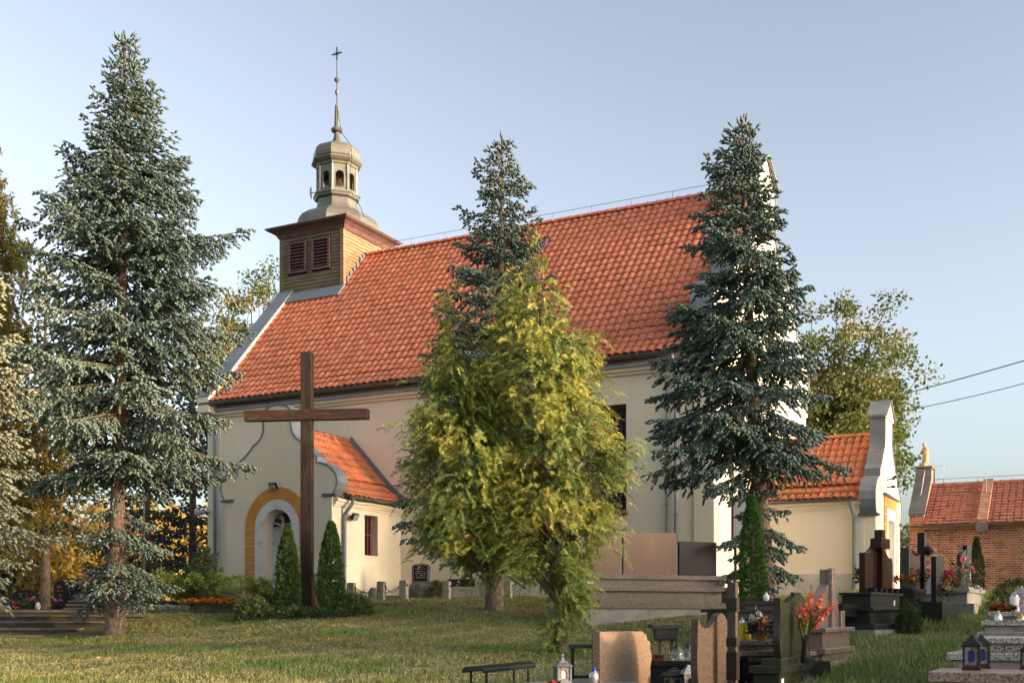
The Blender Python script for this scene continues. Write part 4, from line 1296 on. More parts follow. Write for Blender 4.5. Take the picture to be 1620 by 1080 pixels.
# ------------------------------------------------------------------ tall thuja in front
def envelope_thuja():
    d0 = 18.0
    base = ground_at(888, d0)
    mpp = d0 / F
    R = np.random.default_rng(5)
    t = thing("thuja_tree", "large golden-tipped thuja with ragged drooping sprays on a short trunk", "tree", base)
    X0 = base[0]; zb = base[2]
    # vertical lobes: (py, centre px, half width px, depth offset m)
    right = [(345, 850, 6), (400, 852, 20), (440, 848, 36), (500, 842, 54), (560, 848, 76), (620, 866, 100), (680, 878, 108), (740, 880, 106), (800, 872, 98), (850, 872, 92), (890, 884, 76), (930, 888, 52), (980, 892, 40), (1020, 892, 32), (1040, 890, 16)]
    left = [(440, 712, 6), (520, 712, 22), (580, 720, 44), (640, 730, 80), (700, 732, 98), (760, 735, 104), (810, 740, 98), (850, 748, 84), (885, 757, 60), (915, 765, 20)]
    mid = [(560, 785, 25), (620, 790, 80), (700, 800, 120), (800, 800, 120), (880, 820, 70)]
    O, D, W_, L_, C_ = [], [], [], [], []
    limbs, lr = [], []
    def lobe(tab, yoff, nclump, seed, depth_k=.85, csize=.34):
        ys = np.array([q[0] for q in tab], float); cx = np.array([q[1] for q in tab], float); hw = np.array([q[2] for q in tab], float)
        Rl = np.random.default_rng(seed)
        # clump heights weighted by width
        grid = np.linspace(ys[0], ys[-1], 200); w = np.interp(grid, ys, hw) + 6; w = w / w.sum()
        for k in range(nclump):
            y = Rl.choice(grid, p=w)
            r = np.interp(y, ys, hw) * mpp
            c = np.interp(y, ys, cx)
            a = Rl.uniform(0, 6.283)
            rr = r * math.sqrt(Rl.uniform(.28, 1.0)) * Rl.choice([.82, 1.0, 1.2], p=[.45, .38, .17])
            rr = max(rr - csize * .35, rr * .5)
            cxm = (c - HX) * mpp - X0
            P = np.array([cxm + rr * math.cos(a), yoff + rr * depth_k * math.sin(a), zat(y, d0) - zb])
            out = np.array([math.cos(a), math.sin(a) * depth_k, .35]); out /= np.linalg.norm(out)
            # a limb from the inner stem to the clump
            q0 = np.array([cxm * .8, yoff, P[2] - .5 * rr - .25]); q1 = (q0 + P) / 2 + np.array([0, 0, -.05])
            limbs.append(np.array([q0, q1, P])); lr.append(np.array([.020, .013, .005]))
            rk = Rl.random()
            base_k = np.array([.205, .265, .055]) if rk < .52 else np.array([.30, .315, .058]) if rk < .78 else np.array([.13, .195, .055])  # random clump tones, the yellow ones with sunlight put into the colour
            cs = csize * Rl.uniform(.65, 1.35) * np.clip(r / .5, .5, 1)
            n = int(300 * (cs / csize) ** 1.6)
            # the clump: a bough of plumes that lean outward and droop at the ends
            np_ = max(8, n // 8)
            for j in range(np_):
                pd = unit((out + Rl.normal(0, .55, 3) + np.array([0, 0, Rl.uniform(-.55, .35)]))[None])[0]
                o0 = P + Rl.normal(0, cs * .42, 3)
                pl_ = cs * Rl.uniform(.4, .8)
                m = 14
                tt = np.linspace(.05, 1, m)
                cc = o0 + pd * (pl_ * tt)[:, None] + np.array([0, 0, -1.0]) * (pl_ * .55 * tt ** 2)[:, None]
                tg = unit(pd[None] + np.array([[0, 0, -1.1]]) * tt[:, None])
                no = unit((out + Rl.normal(0, .35, 3))[None] + np.zeros((m, 3)))
                s_ = unit(np.cross(tg, no))
                alt = np.where(np.arange(m) % 2 == 0, 1, -1)
                dd = unit(tg * .8 + s_ * (alt * .75)[:, None] + Rl.normal(0, .30, (m, 3)))
                O.append(cc); D.append(dd); W_.append(unit(np.cross(dd, no)))
                L_.append(Rl.uniform(.042, .078, m))
                col = vary(base_k * Rl.uniform(.85, 1.15), m, .14, .05, Rl)
                cone = Rl.random(m) < .07
                col[cone] = np.array([.26, .12, .035])
                C_.append(col)
    lobe(right, 0, 165, 1)
    lobe(left, .25, 120, 2)
    lobe(mid, .75, 55, 3)
    O, D, W_, L_, C_ = map(np.concatenate, (O, D, W_, L_, C_))
    W_ = np.where(np.linalg.norm(W_, axis=1, keepdims=True) < .5, np.array([[1.0, 0, 0]]), W_)
    V, Fc, C = fans(O, D, W_, L_, C_, .40, R, 3)
    print("thuja", len(O), len(Fc))
    np_mesh("crown", V, Fc, M["scale"], C, t)["kind"] = "stuff"
    tubes(limbs, lr, 4).build("branches", M["bark"], t)["kind"] = "stuff"
    trunk = MB().tube([(0, 0, -.2), (0, 0, .1), (-.02, 0, .9), (-.2, .05, 1.8), (-.3, .1, 3.2), (-.38, .1, 5.6)], [.16, .12, .10, .08, .05, .01], 9)
    trunk.tube([(-.02, 0, .8), (-.6, .15, 1.5), (-1.2, .22, 2.4), (-1.7, .25, 4.6)], [.08, .06, .05, .008], 7)
    trunk.build("trunk", M["bark"], t, True)
envelope_thuja()

# ------------------------------------------------------------------ clipped columnar thujas
def column_thuja(label, px, d, ytop, ybot, wpx, seed, col=(.062, .115, .035), group=None, n=5200, taper=.55, twin=False):
    R = np.random.default_rng(seed)
    x, y = at(px, d); z0 = g(x, y)
    H = zat(ytop, d) - z0; r0 = wpx * d / F / 2
    t = thing("columnar_thuja", label, "shrub", (x, y, z0), 0, group)
    h = R.uniform(0, 1, n) ** .85
    a = R.uniform(0, 6.283, n)
    shape = np.interp(h, [0, .05, .25, .55, .8, .93, 1.0], [.80, .95, 1.0, .88, taper, .28, .05])
    lump = 1 + .09 * np.sin(3 * a + 7 * h) + .07 * np.sin(7 * a - 13 * h + 1)
    rr = r0 * shape * lump * R.uniform(.78, 1.04, n)
    P = np.stack([rr * np.cos(a), rr * np.sin(a), h * H], 1)
    if twin:
        k = R.random(n) < .35
        P[k] = np.stack([rr[k] * .55 * np.cos(a[k]) + r0 * .55, rr[k] * .55 * np.sin(a[k]) - r0 * .1, h[k] * H * .78], 1)
    out = np.stack([np.cos(a), np.sin(a), np.full(n, .9)], 1)
    D = unit(out + R.normal(0, .35, (n, 3)))
    Wv = unit(np.cross(D, R.normal(0, 1, (n, 3))))
    C = vary(col, n, .22, .08, R)
    tipc = R.random(n) < .2
    C[tipc] = C[tipc] * np.array([1.6, 1.45, 1.1])
    sc = np.clip(r0 / .28, .55, 1.3)
    V, Fc, CC = fans(P, D, Wv, R.uniform(.05, .095, n) * sc, C, .5, R)
    np_mesh("crown", V, Fc, M["scale"], CC, t)["kind"] = "stuff"
    MB().tube([(0, 0, -.1), (0, 0, H * .5), (0, 0, H * .93)], [.045, .03, .006], 7).build("trunk", M["bark"], t, True)
    # dense inner twigs
    m = 160
    aa = R.uniform(0, 6.283, m); hh = R.uniform(.02, .9, m)
    sh = np.interp(hh, [0, .05, .25, .55, .8, .93, 1.0], [.80, .95, 1.0, .88, taper, .28, .05]) * r0 * .75
    pth = [np.array([[0, 0, hq * H - .08], [sq * math.cos(q), sq * math.sin(q), hq * H]]) for q, hq, sq in zip(aa, hh, sh)]
    tubes(pth, [np.array([.012, .005])] * m, 3).build("twigs", M["bark"], t)["kind"] = "stuff"
    return t
column_thuja("twin-topped columnar thuja covering the porch niche beside the wooden cross", 455, 27.2, 832, 978, 36, 51, twin=True)
column_thuja("single columnar thuja between the wooden cross and the porch downpipe", 524, 27.2, 826, 975, 38, 52)
column_thuja("bright green columnar thuja behind the dark family grave", 1190, 21.5, 785, 952, 40, 53, (.072, .15, .032), taper=.62)
column_thuja("narrow conical thuja growing against the brick building", 1545, 31.5, 850, 920, 22, 54, (.045, .080, .020), n=3000, taper=.45)
# ------------------------------------------------------------------ deciduous trees
def broadleaf(label, base, H, crown_r, seed, cols, trunk_r=.3, leaf=.16, nleaf=9000, trunk_h=.32, bark="bark", name="oak_tree", group=None, spread=1.0, crown_c=None, squash=.8, lean=(0, 0), clumps=42):
    R = np.random.default_rng(seed)
    t = thing(name, label, "tree", base, 0, group)
    paths, rads = [], []
    th = H * trunk_h
    top = np.array([lean[0] * .4, lean[1] * .4, th])
    tr = MB().tube([(0, 0, -.3), (0, 0, .25), (lean[0] * .15, lean[1] * .15, th * .5), tuple(top)], [trunk_r * 1.5, trunk_r * 1.08, trunk_r * .95, trunk_r * .8], 10)
    tr.build("trunk", M[bark], t, True)
    cz = th + (H - th) * .52
    cc = np.array([lean[0], lean[1], cz])
    ends = []
    ga = math.pi * (3 - math.sqrt(5))
    for k in range(clumps):
        u_ = (k + .5) / clumps
        zc = 1 - 1.75 * u_
        rr = math.sqrt(max(0, 1 - zc * zc)); a = k * ga + R.normal(0, .25)
        f = R.uniform(.55, 1.0)
        e = cc + np.array([crown_r * rr * math.cos(a) * spread, crown_r * rr * math.sin(a), (H - th) * .5 * zc]) * f
        ends.append(e)
        m1 = top + (e - top) * R.uniform(.3, .5) + np.array([0, 0, .12 * H * R.uniform(-.2, .6)]) + R.normal(0, .05 * H, 3) * .5
        s0 = top * R.uniform(.72, 1.0)
        ss = np.linspace(0, 1, 7)[:, None]
        P = s0 * (1 - ss) ** 2 + 2 * m1 * ss * (1 - ss) + e * ss ** 2 + R.normal(0, .012 * H, (7, 3)) * (ss * (1 - ss) * 3)
        paths.append(P); rads.append(trunk_r * .34 * (1 - .9 * np.linspace(0, 1, 7)))
        for j in range(4):
            q = P[3 + j % 3]; e2 = q + R.normal(0, 1, 3) * crown_r * .26
            paths.append(np.array([q, (q + e2) / 2 + [0, 0, .1], e2])); rads.append(np.array([.05, .03, .012]) * trunk_r / .3)
            ends.append(e2)
    tubes(paths, rads, 5).build("branches", M[bark], t)["kind"] = "stuff"
    ends = np.array(ends)
    n = nleaf
    k = R.integers(0, len(ends), n)
    cs = crown_r * R.uniform(.10, .22, len(ends))
    off = R.normal(0, 1, (n, 3)); off = off / np.linalg.norm(off, axis=1, keepdims=True) * (R.uniform(0, 1, (n, 1)) ** .5)
    P = ends[k] + off * cs[k][:, None] * np.array([1.15, 1.15, .8])
    D = unit(off + R.normal(0, .8, (n, 3)) + np.array([0, 0, -.35]))
    cl = np.asarray(cols)[R.choice(len(cols), len(ends))][k]
    C = np.clip(cl * (1 + R.normal(0, .2, (n, 1))) * (1 + R.normal(0, .07, (n, 3))), .004, .8)
    V, Fc, CC = leaves(P, D, leaf * R.uniform(.7, 1.3, n), C, .62, R)
    np_mesh("crown", V, Fc, M["leaf"], CC, t)["kind"] = "stuff"
    return t
OAK = [(.105, .140, .038), (.125, .155, .042), (.17, .165, .042), (.085, .120, .036)]
def far(px, d): return ground_at(px, d)
broadleaf("oak with turning leaves rising behind the bell tower", far(412, 52), zat(405, 52) - far(412, 52)[2], 3.3, 61, OAK, leaf=.17, nleaf=34000, clumps=52)
broadleaf("spreading oak with a crooked limb behind the sacristy roof", far(1318, 44), zat(470, 44) - far(1318, 44)[2], 3.6, 62, OAK, leaf=.155, nleaf=44000, trunk_h=.30, clumps=60)
YEL = [(.46, .29, .045), (.40, .27, .05), (.30, .25, .06), (.48, .33, .07)]
GRN = [(.075, .095, .03), (.10, .11, .035), (.13, .12, .03)]
G2 = "yellowing trees beyond the left graves"
for k, (px, d, yt, r, cols, lab) in enumerate(((150, 62, 800, 5.5, YEL, "broad golden autumn tree beyond the stone steps and left graves"),
                                     (262, 70, 810, 5.0, YEL, "golden autumn tree showing between the spruce trunk and the church shrubs"),
                                     (55, 78, 840, 5.5, GRN + YEL[:1], "pale green tree far behind the left headstones"),
                                     (330, 85, 815, 5.0, GRN, "dull green tree far behind the church's left corner"),
                                     (-60, 66, 800, 5.0, GRN, "olive tree at the far end of the left graves"))):
    b_ = far(px, d)
    broadleaf(lab, b_, zat(yt, d) - b_[2], r, 70 + k, cols, leaf=.34, nleaf=9000, trunk_h=.2, bark="bark_pale", name="autumn_tree", group=G2, clumps=30, trunk_r=.22)
for k, (px, d, yt, r, lab) in enumerate(((1432, 70, 822, 3.5, "green tree seen in the gap between sacristy and brick building"), (1500, 95, 850, 5.0, "green tree standing far behind the brick building"))):
    b_ = far(px, d)
    broadleaf(lab, b_, zat(yt, d) - b_[2], r, 80 + k, [(.09, .11, .05), (.11, .12, .05)], leaf=.36, nleaf=3500, trunk_h=.2, name="background_tree", clumps=26, trunk_r=.2)
# trees outside the frame on the sunny side whose shade falls over the churchyard
SH = [(.07, .09, .025), (.09, .10, .03)]
for k, (x, y, H, r, th, nl, lab) in enumerate(((30.0, 14.6, 17.0, 2.9, .22, 11000, "dense leafy tree on the evening sun side, beyond the lantern tombs"),
                                          (37.0, 5.5, 27.0, 3.6, .62, 9000, "tall high-crowned tree on the evening sun side of the churchyard"),
                                          (41.0, 12.0, 18.0, 3.4, .25, 7000, "leafy tree with a thin crown farthest towards the evening sun"))):
    broadleaf(lab, (x, y, g(x, y)), H, r, 90 + k, SH, leaf=.36, nleaf=nl, trunk_h=th, name="shade_tree", group="trees on the sunny side of the churchyard", clumps=34)

# unseen shrubs of invented species, added and sized to shade graves and sacristy
M["leafstem"] = two_tone("green_stem", (.06, .08, .03), (.10, .11, .04), 12, .7)
SHRUBS = [(14.0, 3.4, 1.3, 3.1, "lilac"), (14.6, 8.7, 1.5, 4.0, "hazel"), (14.9, 11.6, 1.7, 4.4, "elder"), (15.2, 14.6, 1.7, 4.6, "hornbeam"), (15.8, 17.6, 1.7, 4.8, "hawthorn"), (21.0, 27.4, 2.6, 7.6, "tall hazel")]
SHRUB_JOBS = [(x, y, r, H, "unseen leafy %s shrub on the sunny side of the grave path" % nm) for x, y, r, H, nm in SHRUBS]

# ------------------------------------------------------------------ conifers at the left edge
b_ = ground_at(-55, 22.0)
spruce("blue spruce with sunlit tips cut by the left border beside the steps", b_, zat(395, 22) - b_[2], px_prof(395, 960, 22, [(395, 6), (440, 45), (520, 75), (600, 100), (700, 112), (800, 118), (850, 100), (880, 60), (890, 0), (960, 0)]), 41, clear=.11, whorl=.36, nper=7, trunk_r=.14, fine=1.2, col_new=(.25, .265, .19), col_old=(.13, .135, .055))
b_ = ground_at(232, 44.0)
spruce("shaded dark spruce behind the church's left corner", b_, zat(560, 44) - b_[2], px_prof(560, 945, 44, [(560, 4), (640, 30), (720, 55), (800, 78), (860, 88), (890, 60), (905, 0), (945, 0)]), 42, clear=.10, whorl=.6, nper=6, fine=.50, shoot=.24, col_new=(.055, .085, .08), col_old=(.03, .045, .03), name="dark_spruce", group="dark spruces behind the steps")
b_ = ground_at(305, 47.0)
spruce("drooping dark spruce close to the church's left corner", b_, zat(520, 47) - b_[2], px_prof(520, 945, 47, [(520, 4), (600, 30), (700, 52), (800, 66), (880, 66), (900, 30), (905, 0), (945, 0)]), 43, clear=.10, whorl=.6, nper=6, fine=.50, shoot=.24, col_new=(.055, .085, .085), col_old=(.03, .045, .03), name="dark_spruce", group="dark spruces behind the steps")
b_ = ground_at(72, 33.5)
spruce("tall conifer with a bare mossy trunk beyond the steps", b_, zat(430, 33.5) - b_[2], px_prof(430, 955, 33.5, [(430, 4), (500, 40), (600, 75), (700, 100), (780, 110), (815, 70), (835, 0), (955, 0)]), 44, clear=.21, whorl=.5, nper=6, fine=.6, shoot=.19, trunk_r=.13, col_new=(.10, .115, .045), col_old=(.05, .065, .03), name="dark_spruce", trunk_mat="barkP", group="dark spruces behind the steps")

def larch(label, base, H, reach, seed):
    R = np.random.default_rng(seed)
    t = thing("larch_tree", label, "tree", base)
    MB().tube([(0, 0, -.2), (0, 0, .3), (.05, 0, H * .5), (.05, 0, H)], [.24, .17, .11, .01], 9).build("trunk", M["barkP"], t, True)
    paths, rads, O, D, Ls, C = [], [], [], [], [], []
    z = H * .18
    while z < H * .97:
        for k in range(5):
            a = R.uniform(0, 6.283); L = reach * (1 - (z / H) ** 1.6) * R.uniform(.6, 1.15) + .15
            ss = np.linspace(0, 1, 7)
            P = np.stack([math.cos(a) * L * ss, math.sin(a) * L * ss, z + L * (.12 * ss - .25 * ss ** 2 + .32 * ss ** 3)], 1)
            paths.append(P); rads.append((.008 + .012 * L) * (1 - .85 * ss))
            nt_ = int(L / .10) + 2
            for j in range(nt_):
                q = P[min(6, int((j + .5) / nt_ * 6))] + (P[min(6, int((j + .5) / nt_ * 6) + 1)] - P[min(6, int((j + .5) / nt_ * 6))]) * R.random()
                hl = R.uniform(.25, .75) * min(1, L)
                sd = np.array([R.normal(0, .35), R.normal(0, .35), -1.0])
                T = q + sd[None] * (hl * np.linspace(0, 1, 4))[:, None]
                paths.append(T); rads.append(np.full(4, .004))
                m = max(4, int(hl / .034))
                tt = np.linspace(.05, 1, m)
                O.append(q + sd * (hl * tt)[:, None]); D.append(unit(np.tile(sd, (m, 1)) * .7 + R.normal(0, .5, (m, 3)))); Ls.append(np.full(m, .085))
                bc = (.20, .20, .045) if R.random() < .6 else (.30, .23, .05)
                C.append(vary(bc, m, .2, .06, R))
        z += .42 * R.uniform(.8, 1.2)
    tubes(paths, rads, 3).build("branches", M["barkP"], t)["kind"] = "stuff"
    V, Fc, CC = brush(np.concatenate(O), np.concatenate(D), np.concatenate(Ls), np.concatenate(C), 6, nl=.075, nw=.034, spread=1.0, R=R)
    print("larch", len(Fc))
    np_mesh("crown", V, Fc, M["leaf"], CC, t)["kind"] = "stuff"
b_ = ground_at(-18, 29.0)
larch("yellow-green larch with trailing twigs cut by the left border", b_, zat(195, 29) - b_[2], 2.6, 45)

# ------------------------------------------------------------------ shrubs and bedding
def juniper(label, base, R0, H, seed, n=46, col=(.40, .47, .095), name="spreading_juniper", group=None, az=None):
    R = np.random.default_rng(seed)
    t = thing(name, label, "shrub", base, 0, group)
    O, D, Wv, Ls, C, paths, rads = [], [], [], [], [], [], []
    for k in range(n):
        a = R.uniform(0, 6.283) if az is None else R.uniform(*az); L = R0 * R.uniform(.55, 1.1); hh = H * R.uniform(.35, 1.0)
        ss = np.linspace(0, 1, 10)
        P = np.stack([math.cos(a) * L * ss, math.sin(a) * L * ss, hh * np.sin(ss * 1.9) * (1.05 - .25 * ss)], 1) + R.normal(0, .02, (10, 3))
        paths.append(P); rads.append(.012 * (1 - .8 * ss))
        m = int(L / .014)
        tt = R.uniform(.2, 1, m)
        q = np.stack([np.interp(tt, ss, P[:, i]) for i in range(3)], 1)
        tan = unit(np.gradient(P, axis=0)); tg = np.stack([np.interp(tt, ss, tan[:, i]) for i in range(3)], 1)
        O.append(q + R.normal(0, .03, (m, 3))); dd = unit(tg + R.normal(0, .5, (m, 3)) + np.array([[0, 0, .1]])); D.append(dd)
        Wv.append(unit(np.cross(dd, R.normal(0, 1, (m, 3))))); Ls.append(R.uniform(.06, .13, m))
        f = np.clip((tt - .3) / .7, 0, 1)[:, None]
        C.append(np.clip((np.array([[.15, .21, .06]]) * (1 - f) + np.asarray(col)[None] * f) * (1 + R.normal(0, .18, (m, 1))), .004, .5))
    tubes(paths, rads, 3).build("branches", M["bark"], t)["kind"] = "stuff"
    V, Fc, CC = fans(np.concatenate(O), np.concatenate(D), np.concatenate(Wv), np.concatenate(Ls), np.concatenate(C), .35, R)
    np_mesh("foliage", V, Fc, M["scale"], CC, t)["kind"] = "stuff"
def bush(label, base, r, H, seed, cols, n=2600, leaf=.06, name="green_bush", aspect=.5, up=.5, group=None, stems=14, cat="shrub"):
    R = np.random.default_rng(seed)
    t = thing(name, label, cat, base, 0, group)
    paths, rads = [], []
    for k in range(stems):
        a = R.uniform(0, 6.283); q = r * R.uniform(.2, .85)
        paths.append(np.array([[0, 0, -.03], [q * .4 * math.cos(a), q * .4 * math.sin(a), H * .45], [q * math.cos(a), q * math.sin(a), H * R.uniform(.6, .95)]])); rads.append(np.array([.010, .008, .003]))
    tubes(paths, rads, 4).build("stems", M["leafstem"], t)["kind"] = "stuff"
    a = R.uniform(0, 6.283, n); ph = np.arccos(R.uniform(-.15, 1, n)); rr = R.uniform(.35, 1, n) ** .5
    lump = 1 + .16 * np.sin(3 * a + seed) * np.sin(2.3 * ph) + .1 * np.sin(7 * a + 2 * seed)
    P = np.stack([r * rr * lump * np.sin(ph) * np.cos(a), r * rr * lump * np.sin(ph) * np.sin(a), H * np.clip(.12 + .88 * rr * np.cos(ph) * lump, .02, 1.1)], 1)
    D = unit(np.stack([np.cos(a) * np.sin(ph), np.sin(a) * np.sin(ph), np.cos(ph) + up], 1) + R.normal(0, .5, (n, 3)))
    cl = np.asarray(cols)[R.integers(0, len(cols), n)]
    V, Fc, CC = leaves(P, D, leaf * R.uniform(.7, 1.3, n), np.clip(cl * (1 + R.normal(0, .2, (n, 1))), .004, .7), aspect, R)
    np_mesh("foliage", V, Fc, M["leaf"], CC, t)["kind"] = "stuff"
    return t
M["leafstem"] = two_tone("green_stem", (.06, .08, .03), (.10, .11, .04), 12, .7)
for k, (x, y, r, H, lab) in enumerate(SHRUB_JOBS):
    bush(lab, (x, y, g(x, y)), r, H, 130 + k, [(.07, .10, .03), (.09, .12, .035)], 4200, .26, "shade_shrub", .6, .5, "unseen shrubs added to shade the churchyard", 20)
juniper("spreading bright green juniper below the church's left corner", ground_at(305, 30.4), 1.30, 1.15, 101, 60)
juniper("low juniper arching in front of the ochre arch", ground_at(432, 29.6), 1.0, .85, 102, 40)
juniper("juniper tuft behind the foot of the wooden cross", ground_at(505, 30.2), .6, .95, 103, 26)
bL_ = ground_at(322, 32.4)
spruce("dense dwarf conifer by the church's left downpipe", bL_, 1.55, prof_from([(0, .72), (.3, .66), (.6, .45), (.85, .2), (1, .02)]), 104, clear=.03, whorl=.085, nper=8, trunk_r=.03, fine=1.1, droop=.05, col_new=(.095, .15, .045), col_old=(.055, .09, .03), shoot=.09, name="dwarf_conifer")
PEO = [(.09, .135, .045), (.12, .165, .055), (.17, .19, .06)]
bush("leafy peony clump left of the twin-topped thuja", ground_at(402, 27.0), .42, .48, 105, PEO, 1500, .115, "peony_plant", .38)
bush("leafy peony clump right of the single columnar thuja", ground_at(560, 27.2), .42, .50, 106, PEO, 1500, .115, "peony_plant", .38)
bush("low creeping plants around the foot of the wooden cross", ground_at(500, 26.8), .85, .22, 107, [(.035, .06, .022), (.05, .08, .03)], 2600, .06, "creeping_plant", .6)
bush("small clipped green cushion plant beside the steps", ground_at(240, 29.8), .32, .22, 108, [(.07, .11, .03)], 1400, .04, "cushion_plant", .5)
bush("yellow-leaved small shrub beside the cross with pale lower leaves", ground_at(462, 26.6), .25, .26, 118, [(.16, .16, .06), (.09, .12, .04)], 420, .08, "variegated_plant", .5)
bush("small clipped green bush beside the dark tomb with the cross", ground_at(1436, 19.4), .22, .60, 109, [(.05, .085, .025), (.07, .11, .03)], 2600, .04, "round_bush", .5)
bush("dark wispy shrub above the graves with red flowers", ground_at(1588, 24.0), .30, .52, 110, [(.030, .038, .016), (.045, .05, .02)], 1600, .06, "wispy_shrub", .16, 1.4)
bush("low green bush against the brick wall", ground_at(1612, 31.0), .55, .40, 111, [(.045, .07, .02), (.06, .09, .025)], 1900, .06, "wall_bush", .5)
bush("dry grass tuft beside the pale planter", ground_at(1505, 23.2), .25, .34, 112, [(.16, .14, .06), (.09, .10, .035)], 900, .14, "grass_tuft", .06, 1.8)
bush("fern-like greenery next to the inscribed memorial stone", ground_at(690, 32.2), .38, .42, 113, [(.07, .10, .025), (.10, .12, .03)], 1000, .12, "fern_plant", .22)
# marigold bed and silver edging
def flower_mass(name, label, cat, pts, cols_leaf, cols_fl, seed, leaf=.05, nl=9, fl=.05, nf=1.0, hgt=.25):
    R = np.random.default_rng(seed)
    cx, cy = np.mean([p[0] for p in pts]), np.mean([p[1] for p in pts])
    t = thing(name, label, cat, (cx, cy, g(cx, cy)))
    P = np.array([(p[0] - cx, p[1] - cy, g(p[0], p[1]) - g(cx, cy)) for p in pts])
    k = np.repeat(np.arange(len(P)), nl)
    n = len(k)
    o = P[k] + np.stack([R.normal(0, .06, n), R.normal(0, .06, n), R.uniform(0, hgt, n)], 1)
    d = unit(np.stack([R.normal(0, 1, n), R.normal(0, 1, n), R.uniform(.2, 1.6, n)], 1))
    V, Fc, CC = leaves(o, d, leaf * R.uniform(.7, 1.3, n), np.clip(np.asarray(cols_leaf)[R.integers(0, len(cols_leaf), n)] * (1 + R.normal(0, .2, (n, 1))), .004, .7), .5, R)
    np_mesh("foliage", V, Fc, M["leaf"], CC, t)["kind"] = "stuff"
    if cols_fl:
        kf = np.where(R.random(len(P)) < nf)[0]
        c0 = P[kf] + np.stack([R.normal(0, .05, len(kf)), R.normal(0, .05, len(kf)), hgt * R.uniform(.8, 1.2, len(kf))], 1)
        q = np.repeat(np.arange(len(kf)), 9)
        m = len(q)
        d = unit(np.stack([R.normal(0, 1, m), R.normal(0, 1, m), R.uniform(-.1, 1.0, m)], 1))
        cf = np.asarray(cols_fl)[R.integers(0, len(cols_fl), len(kf))][q]
        V, Fc, CC = leaves(c0[q], d, np.full(m, fl) * R.uniform(.8, 1.2, m), np.clip(cf * (1 + R.normal(0, .12, (m, 1))), .01, .9), .8, R)
        np_mesh("flowers", V, Fc, M["petal"], CC, t)["kind"] = "stuff"
def strip_pts(px0, px1, d0, d1, n, seed):
    R = np.random.default_rng(seed)
    return [at(R.uniform(px0, px1), R.uniform(d0, d1)) for _ in range(n)]
flower_mass("marigold_bed", "orange marigolds in the bed behind the low kerb", "flowers", strip_pts(292, 378, 28.9, 29.5, 130, 1), [(.05, .085, .02), (.07, .10, .03)], [(.72, .20, .015), (.80, .30, .02)], 121, hgt=.24, fl=.065, nf=.6)
flower_mass("silver_edging", "pale silver-leaved edging plants beside the marigolds", "plants", strip_pts(212, 294, 28.7, 29.2, 110, 2), [(.30, .31, .27), (.22, .24, .20)], None, 122, leaf=.07, nl=16, hgt=.12)
flower_mass("white_flowers", "few pale flowers at the foot of the wooden cross", "flowers", strip_pts(472, 530, 26.3, 26.7, 12, 3), [(.05, .085, .03)], [(.55, .55, .48)], 123, nf=.5, hgt=.12, fl=.035)

